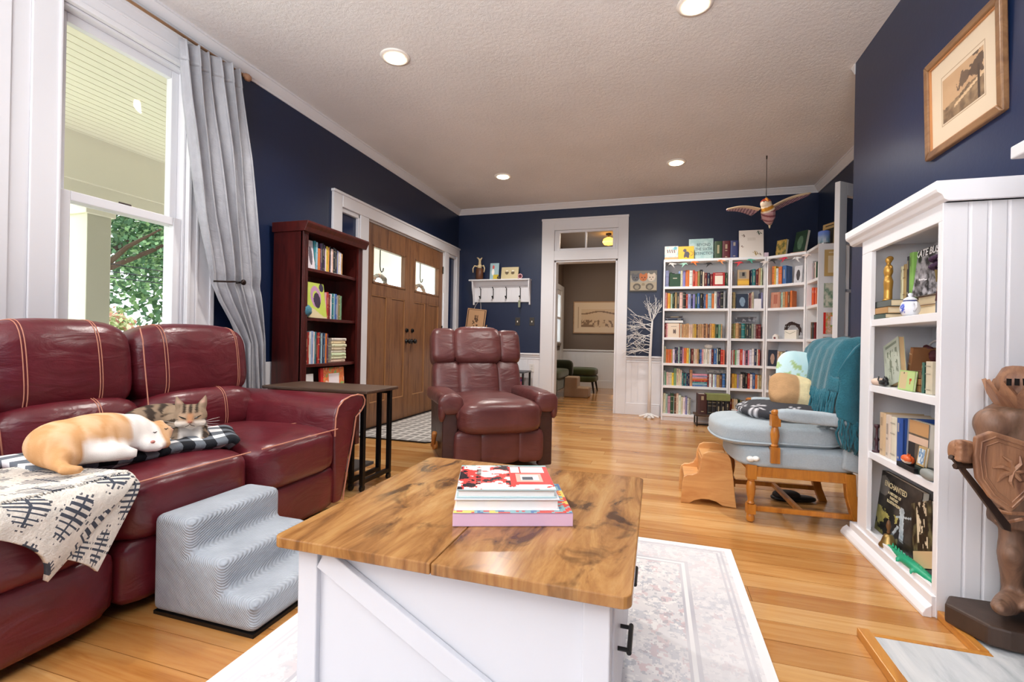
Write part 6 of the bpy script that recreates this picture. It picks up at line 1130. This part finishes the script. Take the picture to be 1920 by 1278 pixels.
facing('card', 'small green and tan card with red emblem on the second built-in shelf', 'card', (.988, 2.335, Z2+.001), (0, -1, 0), (.10, 0, .99), .125, .082, .008, '#a9c97c', hc_)
nb('cream book standing by the beadboard end on the second shelf', '#dccdb0', 2.215, Z2, .045, .13, .125, 1.0); nb('teal-edged slim book beside the cream book', '#3c6a5c', 2.24, Z2, .014, .13, .12, 1.0); 
r = T('display_dome', 'white arched lantern frame holding dark red roses on the second shelf', 'lantern', (1.16, 2.475, Z2)); b = B(); P = [(0, -.075, 0), (0, -.075, .16)]+[(0, -.075*math.cos(a*math.pi/10), .16+.05*math.sin(a*math.pi/10)) for a in range(1, 10)]+[(0, .075, .16), (0, .075, 0)]
b.tube(P, .005, 6); b.ob('arched_frame', plain('#e9e6e4', .4), r, True); b = B(); b.bx(-.05, .05, -.08, .08, 0, .012); b.ob('base', plain('#e9e6e4', .4), r); b = B(); rs = random.Random(9)
for k in range(30): b.ball((rs.uniform(-.03, .03), rs.uniform(-.055, .055), rs.uniform(.1, .18)), rs.uniform(.012, .022), 2)
b.ob('roses', plain('#4d1c24', .7), r, kind='stuff'); b = B(); [b.tube([(0, 0, .01), (rs.uniform(-.02, .02), rs.uniform(-.04, .04), .12)], .003, 4) for _ in range(8)]; b.ob('stems', plain('#3b3a30', .8), r, kind='stuff')
Z1 = .4685
for i, (c, lb, w_, h_) in enumerate((('#d3b98c', 'tan antique book, first of three pale volumes on third built-in shelf', .058, .192), ('#e3d6b4', 'cream antique book between tan and ivory volumes', .05, .19), ('#e6dcc6', 'ivory antique book beside the bright blue book', .05, .188), ('#2f53a8', 'bright blue book on the third built-in shelf', .05, .19))): nb(lb, c, 2.585-sum((.058, .05, .05)[:i])-.001*i, Z1, w_, .17, h_, .995)
def cast(u, v): g = lerp(L3('#3a342f'), L3('#7d6a52'), fbm(u, v, 6, 12)); m = v > .72; g[m] = L3('#c09361'); m = (v < .68) & (v > .55); g[m] = L3('#d8b9a2'); m = (np.abs(u-.25) < .16) & (v < .55); g[m] = L3('#2c2522'); m = u < .08; g[m] = L3('#8b8f92'); return g
facing('book', 'old picture book with tan and dark scene beside the blue book', 'book', (1.01, 2.29, Z1+.001), (0, -1, 0), (.03, 0, 1), .16, .195, .025, '#6e7274', cast, 'books in the white built-in unit')
r = T('plank', 'small black wooden plank under the fox figurine', 'stand', (.985, 2.285, Z1+.0003)); b = B(); b.bx(-.014, .016, -.07, .07, 0, .02); b.ob('block', BLACK, r, bev=.002)
r = T('fox_figurine', 'orange and white sleeping fox figurine on a black plank', 'figurine', (.987, 2.30, Z1+.0205)); b = B(); b.soft((0, 0, .018), (.018, .035, .018), 2.3, 6); b.ball((-.008, -.022, .022), (.014, .016, .014), 4); o = b.ob('body', vcol(.4), r, True)
paint(o, lambda c: np.where(((c[:, 2] < .016) & (c[:, 0] < 0))[:, None], L3('#efe6dc'), L3('#d9622e'))); b = B(); [b.tube([(-.006, -.016-.014*k, .034), (-.006, -.015-.016*k, .046)], [.005, .001], 5) for k in (0, 1)]; b.ob('ear', plain('#c9541f', .4), r)
facing('tile', 'small framed blue and white tile beside the fox figurine', 'tile', (.99, 2.215, Z1+.0215+.012), (0, -1, 0), (.12, 0, .99), .055, .075, .01, '#b59a6a', lambda u, v: np.where(((np.abs(u-.5) > .4) | (np.abs(v-.5) > .4))[:, None], L3('#b59a6a'), np.where((fbm(u, v, 6, 3) > .5)[:, None], L3('#6f93b8'), L3('#d8e2e4'))))
r = T('plank', 'dark wedge block supporting the small blue tile', 'stand', (1.0, 2.205, Z1+.0003)); b = B(); b.bx(-.015, .03, -.04, .04, 0, .03); b.ob('block', plain('#23322c', .4), r, bev=.002)
r = T('stone', 'smooth grey stone at the front of the third built-in shelf', 'stone', (.982, 2.135, Z1)); b = B(); b.soft((0, 0, .02), (.018, .045, .02), 2.3, 6); b.ob('stone', plain('#8d908c', .5, 0, .5, 0, .1), r, True)
r = T('candlestick', 'slim dark candlestick at the far end of the third shelf', 'candlestick', (1.0, 2.615, Z1)); b = B(); b.lathe([(.018, 0), (.018, .006), (.006, .012), (.006, .05), (.012, .06), (.005, .07), (.005, .11), (.012, .12), (.012, .13)], (0, 0, 0), 12); b.ob('stem', plain('#3a1c28', .4), r, True)
Z0 = .0835
def ench(u, v):
    n = fbm(u, v, 6, 6); g = lerp(L3('#131214'), L3('#4f4a46'), (n-.4)*2.2); m = (v < .42) & (u < .62) & (n > .47); g[m] = lerp(L3('#6f6a2e'), L3('#d9cf7a'), fbm(u, v, 12, 8))[m]; m = (np.hypot((u-.1)*1, v-.78) < .16); g[m] = lerp(L3('#5c5a58'), L3('#8d8780'), n)[m]
    m = ((np.abs(u-.66+.15*(v-.3)) < .05) & (v > .1) & (v < .52)) | (np.hypot(u-.62, v-.55) < .06) | ((np.abs(v-.42-.35*(u-.5)) < .014) & (u > .5) & (u < .85)) | ((np.abs(u-.52-.6*(v-.2)) < .03) & (v < .3) & (v > .06)); g[m] = lerp(L3('#7f98a8'), L3('#dfe9ee'), fbm(u, v, 16, 2))[m]; m = (v < .14); g[m] = g[m]*.4; return g
r = facing('book', 'large dark fantasy art book leaning on the bottom built-in shelf', 'book', (1.03, 2.52, Z0+.001), (0, -1, 0), (.10, 0, .99), .36, .285, .025, '#121113', ench, 'books in the white built-in unit', nu=70, nv=56)
GOLD = plain('#e6dcb4', .5); 
for s_, sz, yy in (('ENCHANTED', .034, .236), ('A HISTORY OF', .018, .203), ('FANTASY', .018, .184), ('ILLUSTRATION', .018, .165)): text(r, s_, sz, M.Translation((-.035, yy, .0014)), GOLD, depth=.0004, bold=.0004)
def dk(u, v): n = fbm(u, v, 7, 22); g = lerp(L3('#14110f'), L3('#6f6a4a'), (n-.42)*3); m = (np.abs(u-.5) < .25) & (n > .5) & (v > .3); g[m] = lerp(L3('#b9a98a'), L3('#e3d6bd'), n)[m]; m = v < .26; g[m] = L3('#c9ae86'); return g
facing('book', 'second dark picture book slanting across the fantasy book corner', 'book', (1.0, 2.195, Z0+.03), (0, -.92, .38), (.12, .375, .92), .16, .25, .02, '#15120f', dk, 'books in the white built-in unit')
r = T('hand_bell', 'small brass hand bell with turned handle on the bottom shelf', 'bell', (.995, 2.47, Z0)); b = B(); b.lathe([(.036, 0), (.035, .006), (.027, .02), (.021, .04), (.016, .052), (.006, .056)], (0, 0, 0), 20); b.ob('bell', plain('#9d8350', .35, .8), r, True); b = B(); b.lathe([(.005, .056), (.008, .064), (.005, .072), (.010, .09), (.006, .11), (.001, .118)], (0, 0, 0), 14); b.ob('handle', plain('#6d4c2c', .4), r, True)
r = T('toy_crocodile', 'green plastic toy crocodile on the bottom built-in shelf', 'toy', (0, 0, 0)); cp = [(.985, 2.48, Z0+.012), (.99, 2.42, Z0+.013), (.985, 2.35, Z0+.016), (.983, 2.28, Z0+.019), (.985, 2.21, Z0+.02), (.99, 2.14, Z0+.018), (.995, 2.10, Z0+.014)]
def croc(b):
    b.tube(cp, [.006, .010, .014, .019, .019, .015, .008], 8, True, 1.2)
    for y in (2.31, 2.20):
        for s in (-1, 1): b.tube([(.985, y, Z0+.018), (.985+s*.027, y-.006, Z0+.016), (.985+s*.03, y-.016, Z0+.006)], [.009, .007, .006], 6)
CRG = plain('#1f9a72', .35); blob('body', croc, CRG, r, .005, 2); b = B()
for k in range(10): y = 2.40-k*.025; b.tube([(.985, y, Z0+.028), (.985, y+.004, Z0+.042)], [.006, .001], 4)
b.ob('back_ridge', CRG, r, kind='stuff')
# ---------------------------------------------------------------- chimney wall: print and mantel
r = T('landscape_print', 'old sepia landscape print in a bevelled gilt frame on the chimney wall'.replace('bevelled', 'worn'), 'picture'); FR_ = axes((CX-.002, 2.532, 2.108), (0, -1, 0), (-.03, 0, 1)); r.matrix_world = FR_; w2, h2 = .272, .232
FRM = wood('#6d4a30', '#97704c', '#8a6442', .35, 0, 6, 5)
for nm, q in (('frame_side', [(-w2, -h2), (-w2+.035, -h2+.035), (-w2+.035, h2-.035), (-w2, h2)]), ('frame_side', [(w2, h2), (w2-.035, h2-.035), (w2-.035, -h2+.035), (w2, -h2)]), ('frame_side', [(-w2, h2), (-w2+.035, h2-.035), (w2-.035, h2-.035), (w2, h2)]), ('frame_side', [(w2, -h2), (w2-.035, -h2+.035), (-w2+.035, -h2+.035), (-w2, -h2)])): b = B(); b.prism(q, (0, 0, .001), (1, 0, 0), (0, 1, 0), (0, 0, .026)); b.ob(nm, FRM, r, bev=.006, seg=3)
b = B(); b.bx(-w2+.03, w2-.03, -h2+.03, h2-.03, .001, .010); b.ob('backing', plain('#cbb79c', .8), r)
b = B()
for q in ((-.236, .236, .192, .198), (-.236, .236, -.198, -.192), (-.238, -.232, -.198, .198), (.232, .238, -.198, .198)): b.bx(q[0], q[1], q[2], q[3], .010, .019)
b.ob('gilt_lip', plain('#c98f5f', .35, .3), r)
def lands(u, v):
    g = np.zeros((len(u), 3))+L3('#dcc9af'); iu = (u-.19)/.62; iv = (v-.23)/.52; m = (iu > 0) & (iu < 1) & (iv > 0) & (iv < 1); n = fbm(u, v, 9, 14); s = lerp(L3('#c9a57f'), L3('#b89470'), n)
    t1 = m & (np.hypot((iu-.55)*1.1, iv-.62) < .17+.45*(fbm(u, v, 18, 33)-.5)); s[t1] = L3('#6b5645'); t2 = m & (np.hypot((iu-.88)*1.4, iv-.75) < .24+.5*(fbm(u, v, 16, 44)-.5)); s[t2] = L3('#5d4a3c'); gr = m & (iv < .30+.12*(n-.3)+.15*iu); s[gr] = lerp(L3('#6e5844'), L3('#a08464'), (fbm(u, v, 16, 4)-.3)*2)[gr]; pth = m & (np.abs(iv-.22-.35*(iu-.3)) < .035) & (iu > .3); s[pth] = L3('#d2b48e'); tr_ = m & (np.abs(iu-.88) < .03) & (iv < .7); s[tr_] = L3('#4c3c31')
    g[m] = s[m]; e = ((np.abs(np.abs(u-.5)-.325) < .004) & (np.abs(v-.5) < .30)) | ((np.abs(np.abs(v-.5)-.295) < .004) & (np.abs(u-.5) < .325)); g[e] = L3('#b39a7c'); return g
art('print', r, M.Translation((0, 0, .0105)), .462, .384, lands, 90, 80, .6); b = B(); b.bx(-.232, .232, -.193, .193, .013, .0145); b.ob('glass_pane', glass(), r)
r = T('mantel_shelf', 'white mantel shelf end on the chimney wall above the carved knight', 'mantel', (1.27, 1.2, 1.56)); b = B(); b.bx(-.21, -.002, -.65, .68, 0, .04); b.ob('shelf_board', TRIM, r, bev=.004); b = B(); b.prism([(0, -.07), (-.05, -.07), (-.09, -.04), (-.15, -.02), (-.18, 0), (0, 0)], (-.002, -.62, 0), (1, 0, 0), (0, 0, 1), (0, 1.24, 0)); b.ob('bed_moulding', TRIM, r, bev=.003)
# ---------------------------------------------------------------- hearth
t = NT('marble'); v = t.coord('Object', (1, 1.0, 1), (0, 0, .5)); n = t.noise(t.coord('Object', (5, 1.0, 1), (0, 0, .45)), 2.2, 6, .6, 1.5); MARB = t.set(t.ramp([(.3, '#a9aeb2'), (.5, '#c9ccce'), (.75, '#dcdcdb')], n), .22)
r = T('hearth', 'grey veined marble hearth slab with honey wood edging', 'hearth', (0, 0, 0)); b = B(); b.bx(.69, CX-.002, .55, 1.80, 0, .026); b.ob('marble_slab', MARB, r, bev=.002); b = B(); b.bx(1.0, CX-.002, 1.802, 2.04, 0, .022); b.ob('marble_slab', MARB, r)
EDG = wood('#b06f2c', '#d29445', '#c98a3c', .3, 1, 5, 7)
b = B(); b.bx(.655, .69, .55, 1.835, 0, .03); b.ob('wood_edging', EDG, r, bev=.003); b = B(); b.bx(.69, 1.0, 1.80, 1.818, 0, .027); b.ob('wood_edging', EDG, r, bev=.002); b = B(); b.bx(.972, 1.0, 1.818, 2.045, 0, .03); b.ob('wood_edging', EDG, r, bev=.003)
# ---------------------------------------------------------------- carved knight
KC = V((1.155, 1.955, 0)); KW = wood('#57402f', '#94705a', '#7a5a49', .5, 2, 9, 5, .5); KD = wood('#2e211b', '#4a372c', '#3a2a22', .5, 2, 5, 4); KL = wood('#7a5340', '#b58563', '#9a6d52', .48, 2, 9, 5, .5)
def K(px, py, b_=0): # point in the figure's own frontal plane
    return V((0, 0, .957))+(_f+_r*((px-960)/881)-_u*((py-639)/881))*(1.55-b_)
kn = T('knight_statue', 'carved dark wooden knight with crown, shield and sword on a wood base', 'statue', (0, 0, 0))
def body(b):
    b.soft(K(1918, 820, 0), (.095, .075, .13), 3, 8, M.Rotation(YAW, 3, 'Z')); b.soft(K(1915, 785, 0), (.10, .07, .05), 3, 8, M.Rotation(YAW, 3, 'Z'))
    for s, px in ((-1, 1858), (1, 1956)):
        b.ball(K(px, 795, .0), (.045, .05, .055)); b.tube([K(px, 795), K(px-2*s, 835, .01), K(px-4*s, 860, .03)], [.042, .036, .032], 10)
    b.tube([K(1862, 855, .03), K(1845, 850, .07), K(1822, 846, .09)], [.032, .026, .022], 10); b.tube([K(1952, 860, .03), K(1946, 870, .10), K(1930, 880, .12)], [.032, .027, .024], 10)
    b.soft(K(1925, 930, 0), (.09, .07, .09), 3, 8, M.Rotation(YAW, 3, 'Z')); b.tube([K(1925, 935), K(1925, 965), K(1925, 985)], [.085, .095, .098], 14)
    for px, dx in ((1899, -22), (1950, -10)):
        b.tube([K(px, 975), K(px-2, 1010, .005), K(px-3, 1040, .015), K(px-2, 1075, .002), K(px, 1118, 0)], [.036, .033, .036, .030, .027], 10); b.ball(K(px-4, 1038, .022), (.03, .03, .034))
        b.tube([K(px, 1122, .0), K(px+dx*.5, 1132, .05), K(px+dx, 1138, .10), K(px+dx*1.2, 1140, .13)], [.034, .034, .026, .012], 8)
    b.tube([K(1922, 775), K(1920, 745)], [.05, .045], 10)
bd = blob('body', body, KW, kn, .009, 3)
b = B(); b.tube([K(1918, 770, .01), K(1916, 752, .012), K(1914, 735, .012), K(1912, 712, .01), K(1914, 696, .0), K(1916, 688, 0)], [.05, .058, .06, .058, .045, .015], 14); b.ob('helmet', KL, kn, True)
b = B()
for k in range(10): # jagged crown collar
    a0 = k*2*math.pi/10; a1 = (k+1)*2*math.pi/10; am = (a0+a1)/2; cc = K(1914, 762, .01); f_ = lambda a, r_, z: cc+_R*(r_*math.cos(a))-_f*(r_*math.sin(a))+V((0, 0, z))
    lo0, lo1, hi0, hi1, tip = f_(a0, .055, 0), f_(a1, .055, 0), f_(a0, .075, .04), f_(a1, .075, .04), f_(am, .088, .085); b.quad(lo0, lo1, hi1, hi0); b._f([b.bm.verts.new(q) for q in (hi0, hi1, tip)])
bmesh.ops.remove_doubles(b.bm, verts=b.bm.verts, dist=.0005); b.ob('crown_collar', KL, kn, solid=.012)
b = B()
for k in range(3): q = K(1892+k*15, 716, .058); b.box(q, (.004, .012, .022), M.Rotation(YAW, 3, 'Z'))
b.ob('visor_slot', BLACK, kn)
SHP = [(-.09, .095), (-.05, .115), (.0, .10), (.045, .085), (.07, .06), (.068, -.01), (.045, -.07), (.0, -.125), (-.05, -.085), (-.085, -.03), (-.094, .04)]
sr = (_R*.98-_f*.2).normalized(); so = K(1888, 880, .14); SN = sr.cross(V((0, 0, 1)))
b = B(); b.prism(SHP, so, sr, (0, 0, 1), SN*.018); b.ob('shield', KL, kn, bev=.005, seg=3); b = B(); b.tube([so+sr*(p*.86)+V((0, 0, q*.86))+SN*.019 for p, q in SHP+SHP[:1]], .003, 5); b.tube([so+sr*(p*.74)+V((0, 0, q*.74))+SN*.019 for p, q in SHP+SHP[:1]], .002, 5); b.ob('shield_border', KL, kn)
b = B(); rs = random.Random(1)
for k in range(7): a = k*.9; b.tube([so+SN*.02, so+sr*(.03*math.cos(a))+V((0, 0, .03*math.sin(a)))+SN*.022, so+sr*(.05*math.cos(a+.3))+V((0, 0, .05*math.sin(a+.3)))+SN*.019], [.008, .006, .002], 5)
b.ob('shield_carving', KL, kn, kind='stuff')
def hand(b):
    h = K(1806, 846, .09); b.soft(h, (.035, .03, .036), 3, 6, M.Rotation(YAW, 3, 'Z'))
    for k in range(4): b.tube([K(1792, 830+k*10, .115), K(1800, 830+k*10, .128), K(1812, 832+k*10, .128), K(1818, 834+k*10, .118)], [.010, .011, .010, .008], 6)
    b.tube([K(1815, 832, .10), K(1822, 838, .118), K(1815, 850, .128)], [.011, .010, .008], 6)
blob('gauntlet', hand, KL, kn, .005, 2)
b = B(); p0, p1 = K(1786, 858, .10), K(1884, 986, .09); d = (p1-p0).normalized(); n_ = _R*d.z-V((0, 0, 1))*d.dot(_R); b.prism([(-.007, 0), (.007, 0), (.013, (p1-p0).length), (0, (p1-p0).length+.02), (-.013, (p1-p0).length)], p0, n_.normalized(), d, -_f*.009); b.ob('sword', KD, kn, bev=.002); b = B(); b.tube([K(1782, 856, .10), K(1800, 866, .10)], [.008, .006], 6); b.tube([K(1790, 874, .1), K(1826, 872, .1)], .009, 6); b.ob('sword_hilt', KD, kn)
b = B(); b.tube([K(1908, 1085, -.01), K(1886, 1082, -.03)], [.012, .004], 5); b.ob('spur', KL, kn)
b = B(); b.tube([K(1925-54*math.cos(a*.524), 955+8*math.sin(a*.524), .09*math.sin(a*.524)+.02) for a in range(-1, 8)], .006, 6); b.tube([K(1868+12*a, 975+3*math.sin(a), .095*math.sin((a+.5)/10*3.14)) for a in range(10)], .005, 5); b.ob('tunic_hem', KL, kn)
b = B(); b.prism([(.955, 1.965), (1.012, 1.852), (1.06, 1.835), (1.245, 1.815), (1.262, 1.99), (1.19, 2.035), (1.0, 2.035)], (0, 0, .0305), (1, 0, 0), (0, 1, 0), (0, 0, .065)); b.ob('base', KD, kn, bev=.008, seg=2)
# ---------------------------------------------------------------- hanging bird
bd_ = T('hanging_bird', 'painted wooden bird with outspread wings hanging from the ceiling', 'bird ornament', (0, 0, 0)); DB = 4.8
def Q(px, py, b_=0): p = V((0, 0, .957))+_f*DB+_r*((px-960)/881*DB)-_u*((py-639)/881*DB)-_f*b_; return p
def birdb(b):
    b.ball(Q(1431, 384, .05), (.052, .052, .052)); b.tube([Q(1432, 388, .05), Q(1437, 396, .03), Q(1444, 404, -.03), Q(1452, 408, -.1), Q(1460, 412, -.16)], [.05, .068, .066, .045, .022], 12); b.tube([Q(1460, 412, -.16), Q(1463, 416, -.2)], [.022, .032], 6, True, .4)
bo = blob('body', birdb, vcol(.45), bd_, .007, 3); C1, C2, C3 = np.array(Q(1431, 384, .05)), np.array(Q(1440, 399, .0)), np.array(Q(1462, 414, -.18))
def bc(c):
    d = c-C1; z = d[:, 2]; s = (c-C1)@np.array(_r); fdp = (c-C1)@np.array(-_f); g = np.zeros((len(c), 3))+L3('#c79fa6'); g[np.sin((z*1.4+fdp)*60) > .35] = L3('#8a4a55'); hd = np.linalg.norm(d, axis=1) < .062; g[hd] = L3('#e8d5bb'); g[hd & (z > .010)] = L3('#a63a22'); dd = np.linalg.norm(d, axis=1); br = (~hd) & (dd < .088) & (z < .0); g[br] = L3('#c98a2a'); rim = (~hd) & (dd >= .088) & (dd < .102); g[rim] = L3('#ead9c0'); tl = np.linalg.norm(c-C3, axis=1) < .075; g[tl] = L3('#d9cdae'); return g
paint(bo, bc)
b = B(); b.tube([Q(1427, 378, .1), Q(1426, 382, .135), Q(1427, 386, .14)], [.014, .010, .002], 7); b.ob('beak', plain('#d98a35', .4), bd_, True); b = B(); [b.ball(Q(px, 383, .095), .006, 3) for px in (1423, 1439)]; b.ob('eye', BLACK, bd_)
def wing(pa, nm, dr=.45):
    (rx, ry), (tx, ty) = pa; W0 = []; b = B()
    def wf(u, v):
        px = rx+(tx-rx)*u; py = ry+(ty-ry)*u-5*math.sin(math.pi*u); ch = (.16*(1-u)**.6+.02); return Q(px, py, -ch*v+.02)-V((0, 0, ch*v*dr))
    b.grid(wf, 40, 12); o = b.ob(nm, vcol(.45), bd_, True, solid=.014)
    u = np.array([(i+.5)/40 for i in range(40) for j in range(12)]); v = np.array([(j+.5)/12 for i in range(40) for j in range(12)]); g = np.where((v < .28)[:, None], L3('#e3c9a8'), np.where((np.sin(u*62+v*7) > .25)[:, None], L3('#6d4560'), L3('#bb9aa8'))); paint_faces(o, g)
wing(((1424, 392), (1362, 393)), 'wing', .12); wing(((1443, 389), (1518, 362)), 'wing')
b = B(); top = Q(1437, 334); top.z = CZ-.002; b.tube([Q(1433, 378, .03), Q(1437, 352), top], .0025, 4); b.tube([Q(1442, 390, -.05), Q(1437, 352), top], .0025, 4); b.ob('hanging_cord', BLACK, bd_); b = B(); b.lathe([(.006, 0), (.006, -.03), (.002, -.04)], top, 8); b.ob('ceiling_hook', BRONZE, bd_)
# ---------------------------------------------------------------- open glazed door leaf near the corner
dl = T('glazed_door', 'white glazed door leaf standing open by the corner bookcases', 'door', (1.475, 4.635, .008), math.atan2(.635, .773)); W_ = .45; H_ = 2.365
b = B(); b.bx(0, .095, 0, .045, 0, H_); b.bx(W_-.055, W_, 0, .045, 0, H_); b.bx(.095, W_-.055, 0, .045, H_-.11, H_); b.bx(.095, W_-.055, 0, .045, 0, .22); b.ob('frame', TRIM, dl, bev=.003)
for k in range(1, 5): z = .22+(H_-.33)*k/5; b = B(); b.bx(.095, W_-.055, .01, .035, z-.011, z+.011); b.ob('muntin', TRIM, dl)
for k in range(5): z0 = .22+(H_-.33)*k/5; b = B(); b.bx(.093, W_-.053, .02, .024, z0, z0+(H_-.33)/5); b.ob('pane', glass(), dl)
b = B(); b.lathe([(.022, 0), (.008, .006), (.008, .03), (.022, .04), (.02, .055), (.005, .06)], (.028, 0, .98), 12, M.Rotation(math.pi/2, 3, 'X')); b.ob('knob', BRONZE, dl, True)
